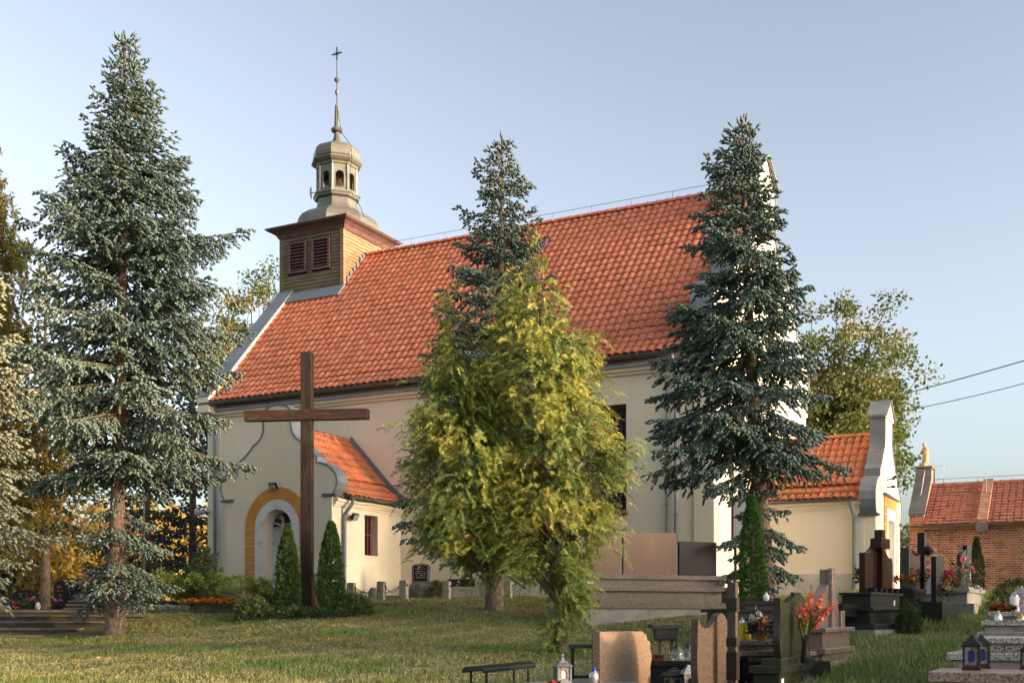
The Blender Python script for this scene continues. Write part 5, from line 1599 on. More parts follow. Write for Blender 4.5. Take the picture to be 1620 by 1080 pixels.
# ------------------------------------------------------------------ grass
def grass():
    R = np.random.default_rng(9)
    n = 90000
    d = R.uniform(11, 31, n) ** 1.0
    px = R.uniform(-60, 1680, n)
    X = (px - HX) / F * d; Y = d
    s1 = np.exp(-(((px - 930) / 190) ** 2 + ((Y - 12.6) / 1.7) ** 2)); s2 = np.exp(-(((px - 1100) / 160) ** 2 + ((Y - 14.5) / 1.6) ** 2))
    keep = (R.random(n) > 1.25 * np.maximum(s1, s2)) & ~((px < 170) & (Y > 25.5))
    X, Y, px, d = X[keep], Y[keep], px[keep], d[keep]
    n = len(X)
    lush = np.clip((px - 1230) / 120, 0, 1)
    patch = .5 + .5 * np.sin(.9 * X + 1.3) * np.sin(1.1 * Y + .4 * X) + .25 * np.sin(3.1 * X - 2.2 * Y)
    Z = G(X, Y)
    h = (.028 + .03 * np.clip(patch, 0, 1)) * (1 + 1.4 * lush) * R.uniform(.6, 1.5, n)
    w = .010 + .0009 * d
    a = R.uniform(0, 6.283, n)
    O = np.stack([X, Y, Z - .005], 1)
    dry = np.array([.40, .35, .17]); mid_ = np.array([.27, .285, .098]); gr = np.array([.175, .235, .06])
    f = np.clip(patch * .8 + R.normal(0, .28, n) + .35 * lush, 0, 1)[:, None]
    C = np.where(f < .5, dry * (1 - 2 * f) + mid_ * 2 * f, mid_ * (2 - 2 * f) + gr * (2 * f - 1)) * (1 + R.normal(0, .18, (n, 1)))
    V = np.empty((n, 3, 3, 3), np.float32)
    for k in range(3):
        a2 = a + k * 2.1
        sd = np.stack([np.cos(a2), np.sin(a2), np.zeros(n)], 1) * (w * .5)[:, None]
        ln = np.stack([np.cos(a2 + 1.2) * h * .7, np.sin(a2 + 1.2) * h * .7, h * R.uniform(.7, 1.2, n)], 1)
        off = np.stack([R.normal(0, .02, n), R.normal(0, .02, n), np.zeros(n)], 1)
        V[:, k, 0] = O + off - sd; V[:, k, 1] = O + off + sd; V[:, k, 2] = O + off + ln
    V = V.reshape(-1, 3)
    o = np_mesh("grass", V, np.arange(len(V), dtype=np.int32).reshape(-1, 3), M["leaf"], np.repeat(np.clip(C, .005, .6), 9, 0))
    tag(o, "patchy dry and green lawn grass in front of the church", "grass", None, "stuff")
    # taller weeds along the grave path on the right
    m = 6000
    pq = R.uniform(1215, 1560, m); dq = R.uniform(13, 27, m)
    cl = np.sin(pq * .045 + dq * 1.7) + np.sin(dq * 3.1 - pq * .02)
    kk = cl > .35
    pq, dq = pq[kk], dq[kk]
    X = (pq - HX) / F * dq; m = len(X)
    O = np.stack([X, dq, G(X, dq)], 1)
    D = unit(np.stack([R.normal(0, .6, m), R.normal(0, .6, m), np.ones(m)], 1))
    V, Fc, CC = leaves(O, D, R.uniform(.05, .13, m), vary((.17, .225, .06), m, .25, .1, R), .16, R)
    o = np_mesh("tall_grass", V, Fc, M["leaf"], CC)
    tag(o, "longer green grass and weeds beside the row of graves", "grass", None, "stuff")
    # fallen leaves on the lawn
    m = 260
    pq = R.uniform(0, 900, m); dq = R.uniform(16, 29, m)
    X = (pq - HX) / F * dq
    O = np.stack([X, dq, G(X, dq) + .03], 1)
    D = unit(np.stack([R.normal(0, 1, m), R.normal(0, 1, m), np.full(m, .15)], 1))
    V, Fc, CC = leaves(O, D, R.uniform(.05, .09, m), vary((.32, .19, .06), m, .25, .1, R), .6, R)
    tag(np_mesh("fallen_leaves", V, Fc, M["leaf"], CC), "fallen yellow leaves scattered on the lawn", "leaves", None, "stuff")
grass()
# ------------------------------------------------------------------ large wooden cross on the lawn
cb = ground_at(486, 28.0)
def px2m(n, d): return n * d / F
wc = thing("wooden_cross", "tall weathered timber cross standing on the lawn before the porch", "cross", cb, math.radians(-6))
ctop = zat(558, 28) - cb[2]
bw = px2m(18, 28) / 2
u_ = MB().box(-bw, bw, -bw * .8, bw * .8, -.4, ctop, .012).build("upright", M["crosswood"], wc)
za = zat(657, 28) - cb[2]; ah = px2m(16, 28) / 2; al = px2m(200, 28) / 2
MB().box(-al, al, -bw * .8 - .05, bw * .8 - .03, za - ah, za + ah, .012).build("crossbar", M["crosswood_h"], wc)
for s_ in (-.06, .06):
    MB().tube([(s_, -bw * .8 - .065, za), (s_, -bw * .8 - .045, za)], .02, 8).build("bolt", M["iron"], wc)
lb = thing("black_lantern_box", "black lantern box behind the foot of the timber cross", "lantern", ground_at(487, 28.6))
MB().box(-.17, .17, -.1, .1, -.05, .50, .01).build("housing", M["iron"], lb)
MB().box(-.14, -.02, -.108, -.101, .08, .42).build("glass", M["pane"], lb); MB().box(.02, .14, -.108, -.101, .08, .42).build("glass", M["pane"], lb)

# ------------------------------------------------------------------ kerbs and steps on the left
def kerb(label, pts, w, h, mat, name="kerb", n=None, sink=.15):
    """row of kerb stones along the polyline pts [(px, d)...]"""
    W = [Vector((*at(p, d), 0)) for p, d in pts]
    t = thing(name, label, "kerb", (W[0].x, W[0].y, g(W[0].x, W[0].y)))
    z0 = g(W[0].x, W[0].y)
    for a_, b_ in zip(W[:-1], W[1:]):
        L = (b_ - a_).length; k = max(1, int(round(L / .9))); ang = math.atan2(b_.y - a_.y, b_.x - a_.x)
        for i in range(k):
            p = a_.lerp(b_, (i + .5) / k)
            MB().box(-L / k / 2 + .006, L / k / 2 - .006, -w / 2, w / 2, -sink, h, .012).build("kerb_stone", M[mat], t, loc=(p.x - W[0].x, p.y - W[0].y, g(p.x, p.y) - z0 + random.uniform(-.01, .01)), rot=(0, 0, ang + random.uniform(-.01, .01)))
kerb("dark kerb stones edging the marigold bed", [(212, 28.5), (292, 28.5), (385, 28.3)], .12, .10, "stepstone")
kerb("short dark kerb beside the chain posts", [(548, 28.9), (615, 29.3)], .12, .08, "stepstone")
def steps(label, rows, name="stone_steps", group=None):
    """rows: (px0, px1, py_top, d, riser)"""
    p0, p1, y0, d0, _ = rows[0]
    X0, Y0 = at((p0 + p1) / 2, d0)
    t = thing(name, label, "steps", (X0, Y0, zat(y0, d0)), 0, group)
    zc = zat(y0, d0)
    for (a, b_, yy, d, rise) in rows:
        xa, _ = at(a, d); xb, _ = at(b_, d); z = zat(yy, d) - zc
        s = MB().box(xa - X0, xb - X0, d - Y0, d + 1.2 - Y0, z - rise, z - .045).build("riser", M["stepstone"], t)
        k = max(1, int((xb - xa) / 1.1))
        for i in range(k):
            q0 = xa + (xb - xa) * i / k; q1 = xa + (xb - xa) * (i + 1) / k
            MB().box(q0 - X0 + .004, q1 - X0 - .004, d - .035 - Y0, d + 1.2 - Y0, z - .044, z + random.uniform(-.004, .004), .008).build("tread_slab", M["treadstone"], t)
steps("broad worn stone steps rising from the lawn to the left graves", [(-120, 70, 1004.5, 26.4, .3), (-120, 125, 993, 26.8, .3), (-120, 165, 982, 27.2, .35), (-120, 225, 972, 27.7, .4), (-120, 262, 965, 28.5, .4)])
steps("low dark stone terrace behind the spruce trunk", [(100, 250, 961, 30.6, .3), (104, 245, 955, 31.0, .3), (108, 262, 949.5, 31.5, .3)], "stone_terrace")

# ------------------------------------------------------------------ graves: pieces
def stone_prism(poly, th):
    """upright slab, outline in (x, z), front face at y=0, thickness behind it"""
    return MB().prism(poly, lambda p, q, w: (p, w, q), 0, th)
def smooth_curve(pts, n=5):
    """Catmull-Rom through 2-D points"""
    P = [pts[0]] + list(pts) + [pts[-1]]
    out = []
    for i in range(1, len(P) - 2):
        for k in range(n):
            t = k / n
            out.append(tuple(.5 * ((2 * P[i][j]) + (-P[i - 1][j] + P[i + 1][j]) * t + (2 * P[i - 1][j] - 5 * P[i][j] + 4 * P[i + 1][j] - P[i + 2][j]) * t * t + (-P[i - 1][j] + 3 * P[i][j] - 3 * P[i + 1][j] + P[i + 2][j]) * t ** 3) for j in (0, 1)))
    out.append(tuple(pts[-1]))
    return out
def text_bars(t, rows, y, mat="lettering", name="inscription", size=.018):
    """too small to read in the photograph: rows of letter-sized strokes"""
    b = MB(); R = random.Random(len(rows) * 7 + 1)
    for (x0, x1, z) in rows:
        x = x0
        while x < x1:
            w = size * R.uniform(.5, 1.0)
            if R.random() < .85:
                b.box(x, x + size * .22, y - .003, y - .001, z, z + size)
                if R.random() < .6: b.box(x, x + w * .8, y - .003, y - .001, z + size * R.choice([0, .42, .8]), z + size * R.choice([0.18, .6, 1.0]) if False else z + size * .2)
            x += w + size * .35
    o = b.build(name, M[mat], t); o["kind"] = "stuff"
    return o
def flowers_bunch(name, label, base, cols, seed, r=.14, h=.22, n=18, fl=.05, leafc=((.05, .08, .025),), pot=None, cat="flowers", group=None, tall=False):
    R = np.random.default_rng(seed)
    t = thing(name, label, cat, base, 0, group)
    z0 = 0.0
    if pot:
        mat, pr, ph = pot
        MB().lathe([(pr * .72, 0), (pr * .8, ph * .3), (pr, ph * .95), (pr * 1.06, ph), (pr * .9, ph), (pr * .85, ph * .8)], 14).build("pot", M[mat], t, True)
        z0 = ph * .8
    a = R.uniform(0, 6.283, n); rr = r * np.sqrt(R.uniform(0, 1, n))
    c0 = np.stack([rr * np.cos(a), rr * np.sin(a), z0 + h * R.uniform(.55, 1.0, n) * (1 - .35 * (rr / r) ** 2)], 1)
    q = np.repeat(np.arange(n), 12); m = len(q)
    d = unit(R.normal(0, 1, (m, 3)) + np.array([[0, 0, .3]]))
    cf = np.asarray(cols)[R.integers(0, len(cols), n)][q]
    V, Fc, CC = leaves(c0[q], d, fl * R.uniform(.7, 1.2, m), np.clip(cf * (1 + R.normal(0, .15, (m, 1))), .01, .9), .85, R)
    np_mesh("blossoms", V, Fc, M["petal"], CC, t)["kind"] = "stuff"
    m = n * 9
    a = R.uniform(0, 6.283, m); rr = r * 1.1 * np.sqrt(R.uniform(0, 1, m))
    o = np.stack([rr * np.cos(a) * .8, rr * np.sin(a) * .8, z0 + h * R.uniform(.05, .8, m)], 1)
    d = unit(np.stack([np.cos(a), np.sin(a), R.uniform(-.2, 1.2, m)], 1))
    V, Fc, CC = leaves(o, d, fl * 1.5 * R.uniform(.7, 1.3, m), vary(leafc[0], m, .25, .1, R), .4, R)
    np_mesh("foliage", V, Fc, M["leaf"], CC, t)["kind"] = "stuff"
    tubes([np.array([[0, 0, z0 * .3], [p[0] * .5, p[1] * .5, p[2] * .6], p]) for p in c0], [np.array([.004, .004, .003])] * n, 3).build("stems", M["leafstem"], t)["kind"] = "stuff"
    return t
def candle(name, label, base, r, h, body, cap="silver", kind="dome", group=None, cat="candle"):
    t = thing(name, label, cat, base, 0, group)
    if kind == "dome":
        MB().lathe([(r * .9, 0), (r, h * .08), (r * .98, h * .35), (r * .75, h * .55), (r * .35, h * .64)], 14).build("glass", M[body], t, True)
        MB().lathe([(r * .55, h * .60), (r * .5, h * .68), (r * .35, h * .8), (r * .12, h * .9), (r * .14, h * .95), (r * .03, h)], 12).build("lid", M[cap], t, True)
    elif kind == "tall":
        MB().lathe([(r * .85, 0), (r, h * .05), (r * .8, h * .35), (r * .95, h * .7), (r * .6, h * .76)], 14).build("glass", M[body], t, True)
        MB().lathe([(r * .8, h * .74), (r * .8, h * .80), (r * .45, h * .9), (r * .15, h * .94), (r * .15, h)], 12).build("lid", M[cap], t, True)
    elif kind == "bowl":
        MB().lathe([(r * .6, 0), (r * .7, h * .05), (r, h * .35), (r * .9, h * .6), (r * .5, h * .75)], 16).build("glass", M[body], t, True)
        MB().lathe([(r * .55, h * .74), (r * .5, h * .85), (r * .2, h)], 12).build("lid", M[cap], t, True)
    return t
def lantern(name, label, base, w, h, rz, body="iron", glass_m="blue_glass", group=None):
    t = thing(name, label, "lantern", base, rz, group)
    a = w / 2
    MB().loft([[(x * s, y * s, z) for x, y in ((-a, -a), (a, -a), (a, a), (-a, a))] for s, z in ((1.12, 0), (1.12, .03 * h / .3), (1.0, .09 * h), (.98, .14 * h))]).build("foot", M[body], t)
    for x in (-1, 1):
        for y in (-1, 1):
            MB().box(x * a * .92 - .008, x * a * .92 + .008, y * a * .92 - .008, y * a * .92 + .008, .14 * h, .68 * h).build("post", M[body], t)
    fr = MB()
    ow, z0, z1 = a * .42, .22 * h, .58 * h
    hole = [(-ow, z0 + ow), (ow, z0 + ow)] and [(ow * math.cos(q), z0 + ow + ow * math.sin(q)) for q in np.linspace(math.pi, 2 * math.pi, 7)] + [(ow * math.cos(q), z1 - ow + ow * math.sin(q)) for q in np.linspace(0, math.pi, 7)]
    outl = [(-a * .9, .14 * h), (a * .9, .14 * h), (a * .9, .68 * h), (-a * .9, .68 * h)]
    for k in range(4):
        q = k * math.pi / 2
        pm_ = MB().prism(outl, lambda p, z, w_: (p * math.cos(q) - (-a * .9 + w_) * math.sin(q), p * math.sin(q) + (-a * .9 + w_) * math.cos(q), z), 0, .006, hole)
        pm_.build("side_panel", M["lantern_side"], t)
    MB().box(-a * .72, a * .72, -a * .72, a * .72, .15 * h, .66 * h).build("glass", M[glass_m], t)
    MB().loft([[(x * s, y * s, z) for x, y in ((-a, -a), (a, -a), (a, a), (-a, a))] for s, z in ((1.15, .68 * h), (1.22, .71 * h), (.95, .80 * h), (.6, .86 * h), (.55, .90 * h), (.28, .93 * h), (.28, .97 * h), (.18, h))]).build("roof", M[body], t)
    return t
M["lantern_side"] = two_tone("tarnished_tin", (.07, .06, .055), (.22, .18, .15), 30, .5)

# ------------------------------------------------------------------ chain posts and memorial stone by the porch
PY0 = 31.4
posts = [(556, 919), (603.5, 919), (639, 916), (706.5, 917), (766, 918), (804, 915)]
pm = MB().box(-.105, .105, -.105, .105, -.25, .50, .02).mesh("shaft", M["concrete"])
ptops = []
for k, (px, yt) in enumerate(posts):
    b_ = ground_at(px, PY0 - .1 * k)
    near = ("next to the single columnar thuja", "between the two chains below the barred window", "beside the inscribed memorial stone", "with a chain end right of the memorial stone", "hidden behind the spruce trunk", "right of the spruce trunk under the thuja")[k]
    t = thing("granite_post", "square granite chain post " + near, "post", b_, -.25, "granite chain posts by the porch")
    o = link("shaft", pm, t)
    for s_ in (-1, 1):
        MB().lathe([(.035, 0), (.035, .02), (.015, .03)], 8).build("chain_ring", M["iron"], t, True, (s_ * .105, 0, .36), (0, s_ * math.pi / 2, 0))
    ptops.append(Vector(b_) + Vector((0, 0, .36)))
def chain(label, a, b_, sag):
    t = thing("iron_chain", label, "chain", tuple((a + b_) / 2 - Vector((0, 0, sag))))
    c0 = (a + b_) / 2 - Vector((0, 0, sag)); n = 26
    me = MB().tube([(.030 * math.cos(q), .012 * math.sin(q), 0) for q in np.linspace(0, 2 * math.pi, 9)], .0055, 4).mesh("chain_link", M["iron"])
    pts = [a.lerp(b_, i / n) - Vector((0, 0, 4 * sag * (i / n) * (1 - i / n))) for i in range(n + 1)]
    for i in range(n):
        d = pts[i + 1] - pts[i]
        q = d.to_track_quat('X', 'Z').to_euler()
        L = link("chain_link", me, t, (pts[i] + pts[i + 1]) / 2 - c0, (math.pi / 2 * (i % 2), q.y, q.z))
        L.scale = (d.length / .052, 1, 1)
off = Vector((.1, 0, 0))
chain("upper iron chain between the first two granite posts", ptops[0] + off, ptops[1] - off, .16)
chain("lower iron chain looping from the first granite post past the second", ptops[0] + off, ptops[2] - off, .22)
chain("iron chain between the second granite post and the memorial corner", ptops[1] + off, ptops[2] - off, .17)
ms = thing("memorial_stone", "dark inscribed memorial stone on a rough boulder base by the porch", "memorial", ground_at(668, 32.2), -.15)
R_ = random.Random(4)
MB().loft([[(x * s + R_.uniform(-.03, .03), y * s * .7 + R_.uniform(-.03, .03), z) for x, y in ((-.34, -.3), (0, -.36), (.34, -.3), (.4, 0), (.34, .3), (0, .33), (-.34, .3), (-.4, 0))] for s, z in ((1.05, -.2), (1.05, .12), (.95, .34), (.72, .42))]).build("base", M["haystone"], ms)
stone_prism([(-.27, .40), (.24, .40), (.25, .85), (.20, .93), (.02, .96), (-.22, .94), (-.28, .86)], .16).build("slab", M["haystone"], ms, loc=(0, -.12, 0))
MB().box(-.21, .17, -.135, -.1215, .46, .90).build("plaque", M["g_black"], ms)
text_bars(ms, [(-.10, .06, .845), (-.17, .13, .79), (-.12, .10, .73), (-.16, .13, .67), (-.13, .10, .61), (-.16, .13, .55)], -.1355, size=.028)
fsn = thing("small_field_stone", "small rounded field stone between the first two granite posts", "stone", ground_at(590, 32.3))
MB().loft([[(.13 * s * math.cos(q), .08 * s * math.sin(q), z) for q in np.linspace(0, 2 * math.pi, 12, endpoint=False)] for s, z in ((1, -.1), (1.02, .1), (.95, .2), (.7, .27), (.3, .3))]).build("stone_block", M["haystone"], fsn, True)
gb_ = thing("old_grave_border", "low grey grave border behind the spruce trunk by the wall", "grave", ground_at(735, 33.0))
MB().box(-.8, .8, -.1, .1, -.2, .30, .015).box(-.8, -.7, .1, 1.0, -.2, .25).build("border", M["concrete"], gb_)
MB().box(-.5, .3, -.02, .08, .30, .52, .01).build("plate", M["g_black"], gb_)

# ------------------------------------------------------------------ graves: whole monuments
def rot_for(vx):
    return math.atan2(F, vx - HX)
RC = rot_for(1740)
def grave(name, label, px, d, rz, group=None, z=None):
    b_ = ground_at(px, d)
    if z is not None: b_ = (b_[0], b_[1], z)
    return thing(name, label, "grave", b_, rz, group)

# three-slab family tomb
t = grave("family_tomb", "wide stepped tomb with three plain granite slabs, two tinted as if reflecting, before the church wall", 1042, 24.0, math.radians(22))
tz = t.location.z
w3 = 1.72
MB().box(-w3, w3, -.02, 1.0, -.3, zat(962, 24) - tz, .01).build("foundation", M["concrete_l"], t)
zl = [zat(y, 24) - tz for y in (962, 953, 935, 927, 916, 909)]
MB().box(-w3 - .04, w3 + .04, -.06, 1.0, zl[0] + .002, zl[1], .01).build("lower_ledge", M["g_tan"], t)
MB().box(-w3 + .12, w3 - .16, .02, .9, zl[1] + .001, zl[2]).build("lower_riser", M["g_tan"], t)
for s_ in (-1, 1): MB().box(s_ * (w3 - .07) - .09, s_ * (w3 - .07) + .09, .06, .5, zl[1] + .001, zl[2]).build("black_pier", M["g_black"], t)
MB().box(-w3 - .06, w3 + .06, -.06, 1.0, zl[2] + .002, zl[3], .01).build("middle_ledge", M["g_tan"], t)
MB().box(-w3 + .02, w3 - .04, .10, .9, zl[3] + .001, zl[4]).build("upper_riser", M["g_tan"], t)
MB().box(-w3 - .02, w3, .04, 1.0, zl[4] + .002, zl[5], .01).build("upper_ledge", M["g_tan"], t)
ku = F / 24 * .95
for (x0, x1, yt, nm) in ((-1.52, -.72, 851, "slab"), (-.66, .62, 841, "slab"), (.70, 1.64, 854, "slab")):
    MB().box(x0, x1, .34, .42, zl[5] + .002, zat(yt, 24.2) - tz, .006).build(nm, M["g_slab_refl"] if x0 < .6 else M["g_matt"], t)
MB().box(-1.62, -1.50, .093, .098, zl[4] - .10, zl[4] - .045).build("label_plate", M["paper"], t)

# beige speckled headstone
t = grave("beige_headstone", "beige speckled headstone with a notched right edge", 990, 11.5, rot_for(2120))
tz = t.location.z
h1 = zat(998, 11.5) - tz
R_ = random.Random(9)
edge = [(.50, .22), (.515, .3), (.505, .38), (.53, .46), (.535, h1 - .25), (.50, h1 - .19), (.505, h1 - .12), (.44, h1 - .09), (.42, h1 - .035), (.38, h1 - .03), (.34, h1 - .004)]
stone_prism([(-.50, .22)] + edge + [(0, h1), (-.5, h1)], .085).build("slab", M["g_beige"], t)
MB().box(-.62, .62, -.09, .2, .0, .218, .01).build("plinth", M["g_brown"], t)
MB().box(-.70, .70, -.16, .28, -.25, .002).build("foundation", M["concrete"], t)
MB().box(-.5, .5, .087, .092, .225, h1 - .02).build("polished_back", M["g_black"], t)
# curved brown headstone
t = grave("curved_headstone", "polished brown headstone with wavy top and bulging side", 1132, 11.0, rot_for(2120))
tz = t.location.z
hl, hr = zat(979, 11) - tz, zat(973, 11) - tz
top = smooth_curve([(-.37, hl), (-.28, hl - .07), (-.16, hl - .085), (-.04, hl - .03), (.08, hr + .01), (.17, hr + .015), (.26, hr - .06), (.33, hr - .2), (.37, hr - .42), (.37, hr - .56), (.33, .30), (.28, .16)])
left = smooth_curve([(-.30, .16), (-.36, .35), (-.385, .55), (-.37, hl)])
stone_prism(left[:-1] + top, .07).build("slab", M["g_brown"], t)
MB().box(-.5, .5, -.1, .18, -.2, .158, .01).build("plinth", M["g_brown"], t)
t = grave("slender_stele", "thin upright granite stele with stepped blocks beside the wavy headstone", 1166, 10.9, rot_for(2120))
tz = t.location.z
ztop = zat(920, 10.9) - tz
MB().box(-.030, .030, 0, .09, .05, ztop, .004).build("shaft", M["g_brown"], t)
for k, (ya, yb, m_) in enumerate(((945, 967, "g_matt"), (1008, 1022, "g_matt"), (1030, 1075, "g_black"))):
    MB().box(-.036, .036, -.012, .098, zat(yb, 10.9) - tz, zat(ya, 10.9) - tz, .003).build("block", M[m_], t)
MB().box(-.35, .35, -.1, .2, -.25, .06, .01).build("plinth", M["g_rose"], t)
# black grave cover behind those two
t = grave("black_grave_cover", "flat polished black grave cover carrying two clear glass candles", 1068, 13.4, RC)
tz = t.location.z
zc_ = zat(1043, 12.6) - tz
MB().box(-.95, .95, -.55, .55, -.3, zc_ - .06).build("body", M["g_black"], t)
MB().box(-1.0, 1.0, -.6, .6, zc_ - .058, zc_, .01).build("cover", M["g_black"], t)
cov = Vector(t.location) + Vector((0, 0, zc_))
def atz(px, d, z): x, y = at(px, d); return (x, y, z)
candle("glass_candle", "clear domed glass candle left of the pair on the black cover", atz(1071, 12.75, cov.z), .075, .20, "clear", "iron", group="clear glass candles")
candle("glass_candle", "clear domed glass candle half hidden by the wavy headstone", atz(1089, 12.9, cov.z), .075, .20, "clear", "iron", group="clear glass candles")
flowers_bunch("red_flowers", "small red flowers at the corner of the black grave cover", atz(1041, 12.8, cov.z), [(.6, .01, .012)], 201, .05, .05, 6, .03)
# low lanterns in front of it
zg = g(*at(1070, 11.9))
lantern("clear_lantern", "clear glass lantern standing before the black grave cover", atz(1067, 11.9, zg + .1), .19, .29, .3, "iron", "clear")
lantern("blue_lantern", "pale blue plastic lantern with a red candle before the black cover", atz(1089, 11.8, zg + .1), .13, .32, .2, "zinc", "pane")
MB_ = thing("grave_kerb", "low dark kerb under the clear and blue lanterns", "kerb", atz(1075, 11.9, zg), .9)
MB().box(-.5, .5, -.25, .25, -.2, .098, .01).build("kerb_stone", M["g_matt"], MB_)
# tub on posts
t = grave("tub_stand", "black plastic tub on two rusty posts behind the beige headstone", 1053, 14.0, .12)
t["category"] = "planter"
tz = t.location.z
zr = zat(988, 14) - tz
for s_ in (-.075, .075): MB().box(s_ - .014, s_ + .014, -.014, .014, -.2, zr - .03).build("post", M["rust"], t)
MB().loft([[(x * s, y * s, z) for x, y in ((-.15, -.1), (.15, -.1), (.15, .1), (-.15, .1))] for s, z in ((.78, zr - .19), (.85, zr - .17), (.98, zr - .03))]).build("tub", M["plastic_b"], t)
rim = MB()
for k in range(13): rim.box(-.19 + k * .0295, -.19 + k * .0295 + .024, -.14, .14, zr - .03, zr + .004)
rim.box(-.19, .19, -.135, .135, zr - .04, zr - .008); rim.build("ribbed_rim", M["plastic_b"], t)
# garden benches
def bench(label, px0, px1, d0, d1, y0, y1, ribs=True, rail=False):
    xa, xb = at(px0, d0), at(px1, d1)
    A = Vector((*xa, zat(y0, d0))); B = Vector((*xb, zat(y1, d1)))
    mid_ = (A + B) / 2
    rz = math.atan2(B.y - A.y, B.x - A.x); L = (B - A).length
    z0 = g(mid_.x, mid_.y)
    t = thing("black_bench", label, "bench", (mid_.x, mid_.y, z0), rz)
    zt = (A.z + B.z) / 2 - z0
    for s_ in (-1, 1):
        for k in (-1, 1):
            MB().tube([(s_ * L * .40, k * .09, -.15), (s_ * L * .40, k * .09, zt - .03)], .016, 6).build("leg", M["iron"], t)
    if ribs:
        sm_ = MB().prism(smooth_curve([(-.13, -.05), (-.12, -.01), (-.06, .012), (.06, .012), (.12, -.01), (.13, -.05)], 3) + [(.12, -.055), (.10, -.028), (0, -.012), (-.10, -.028), (-.12, -.055)], lambda p, q, w: (w, p, q), 0, .026).mesh("slat", M["plastic_b"])
        n = int(L / .036)
        for i in range(n): link("slat", sm_, t, (-L / 2 + i * L / n, 0, zt))
        MB().box(-L / 2, L / 2, -.09, .09, zt - .032, zt - .014).build("seat_frame", M["plastic_b"], t)
    else:
        MB().box(-L / 2, L / 2, -.13, .13, zt - .04, zt, .008).build("seat", M["plastic_b"], t)
    if rail:
        for k in (-1, 1): MB().tube([(-L * .4, k * .09, zt * .42), (L * .4, k * .09, zt * .42)], .010, 5).build("rail", M["iron"], t)
bench("ribbed black bench on the lawn edge by the sandy path", 748, 832, 12.0, 13.4, 1054, 1049)
bench("flat black bench frame half hidden behind the beige headstone", 900, 955, 12.2, 12.2, 1019, 1018, False, True)
# lantern + red flowers at the bottom edge
zt_ = zat(1082, 10.9)
t = grave("grey_grave_slab", "low grey grave slab under the tin lantern", 925, 11.2, rot_for(2120), z=zt_ - .25)
MB().box(-.55, .45, -.35, .5, -.3, .25, .01).build("slab", M["g_grey"], t)
lan = lantern("tin_lantern", "grey tin lantern with a figurine on the low grave slab", atz(890, 10.85, zt_), .135, .25, .25, "zinc_dark", "glass_pink")
MB().lathe([(.012, .24), (.02, .25), (.008, .265), (.014, .28), (.004, .295)], 8).build("finial", M["silver"], lan, True)
candle("silver_candle", "silver glass candle partly hidden by the beige headstone", atz(939.5, 10.9, zt_), .05, .17, "silver", "blue_glass", "bowl")
flowers_bunch("red_carnations", "crimson carnations at the foot of the tin lantern", atz(875, 10.6, zt_ - .06), [(.55, .012, .05)], 202, .07, .12, 9, .035)

# polished olive-black headstone with gladioli
t = grave("dark_wavy_headstone", "polished dark green headstone with wavy top reflecting the gladioli", 1258, 13.6, rot_for(1830))
tz = t.location.z
zb1 = zat(1038, 13.6) - tz
hl = zat(946, 13.6) - tz; hw_ = .62
top = smooth_curve([(-hw_, hl), (-.45, hl - .06), (-.28, hl - .05), (-.05, hl + .02), (.16, hl + .055), (.36, hl + .02), (.47, hl - .08), (.52, hl - .3), (.49, hl - .5), (.46, zb1)])
left = smooth_curve([(-.58, zb1), (-.655, zb1 + .2), (-.62, zb1 + .42), (-hw_, hl)])
stone_prism(left[:-1] + top, .08).build("slab", M["g_green"], t)
MB().box(-.78, .75, -.06, .18, zb1 - .075, zb1 - .002, .006).build("upper_plinth", M["g_green"], t)
MB().box(-.98, 1.02, -.12, .26, zb1 - .16, zb1 - .077, .006).build("ledge", M["g_green"], t)
MB().box(-.93, .97, -.08, .22, -.3, zb1 - .162).build("base", M["g_green"], t)
MB().box(-.86, -.76, -.084, -.081, zb1 - .32, zb1 - .22).build("label_plate", M["paper"], t)
ob = MB().box(.0, .34, .02, .06, hl + .06, hl + .075).box(.02, .05, .02, .06, hl + .0, hl + .06).box(.28, .31, .02, .06, hl + .0, hl + .06)
ob.build("top_ornament", M["iron"], t)
vzb = tz + zb1 - .075
va = thing("gladiolus_vase", "dark vase of salmon gladioli beside the polished dark headstone", "vase", atz(1274.5, 13.35, vzb))
vh = zat(1003, 13.35) - vzb
MB().lathe([(.048, 0), (.058, .02), (.056, vh * .25), (.042, vh * .5), (.04, vh * .7), (.052, vh * .97), (.056, vh), (.045, vh), (.035, vh * .8)], 16).build("vase", M["g_matt"], va, True)
R = np.random.default_rng(77)
st, rd, O, D, S = [], [], [], [], []
for k, (dx, top_, bend) in enumerate(((-.06, .50, -.02), (.10, .62, .16), (.02, .70, .05), (.16, .52, .22), (.06, .45, -.12), (.12, .48, .20))):
    ss = np.linspace(0, 1, 8)
    P = np.stack([dx * ss + bend * ss ** 2, R.normal(0, .05) * ss, vh * .7 + top_ * ss], 1)
    st.append(P); rd.append(.006 * (1 - .6 * ss))
    for j in range(9):
        f = .42 + .58 * j / 9
        q = np.array([np.interp(f, ss, P[:, i]) for i in range(3)])
        n = 9 if j < 7 else 4
        O.append(np.repeat(q[None], n, 0) + R.normal(0, .012, (n, 3))); D.append(unit(R.normal(0, 1, (n, 3)) + np.array([[0, -.3, .1]]))); S.append(np.full(n, .055 if j < 7 else .03))
tubes(st, rd, 5).build("stems", M["gladstem"] if "gladstem" in M else M["leafstem"], va)["kind"] = "stuff"
O, D, S = np.concatenate(O), np.concatenate(D), np.concatenate(S)
V, Fc, CC = leaves(O, D, S, vary((.72, .19, .11), len(O), .14, .05, R), .8, R)
np_mesh("blossoms", V, Fc, M["petal"], CC, va)["kind"] = "stuff"
n = 26
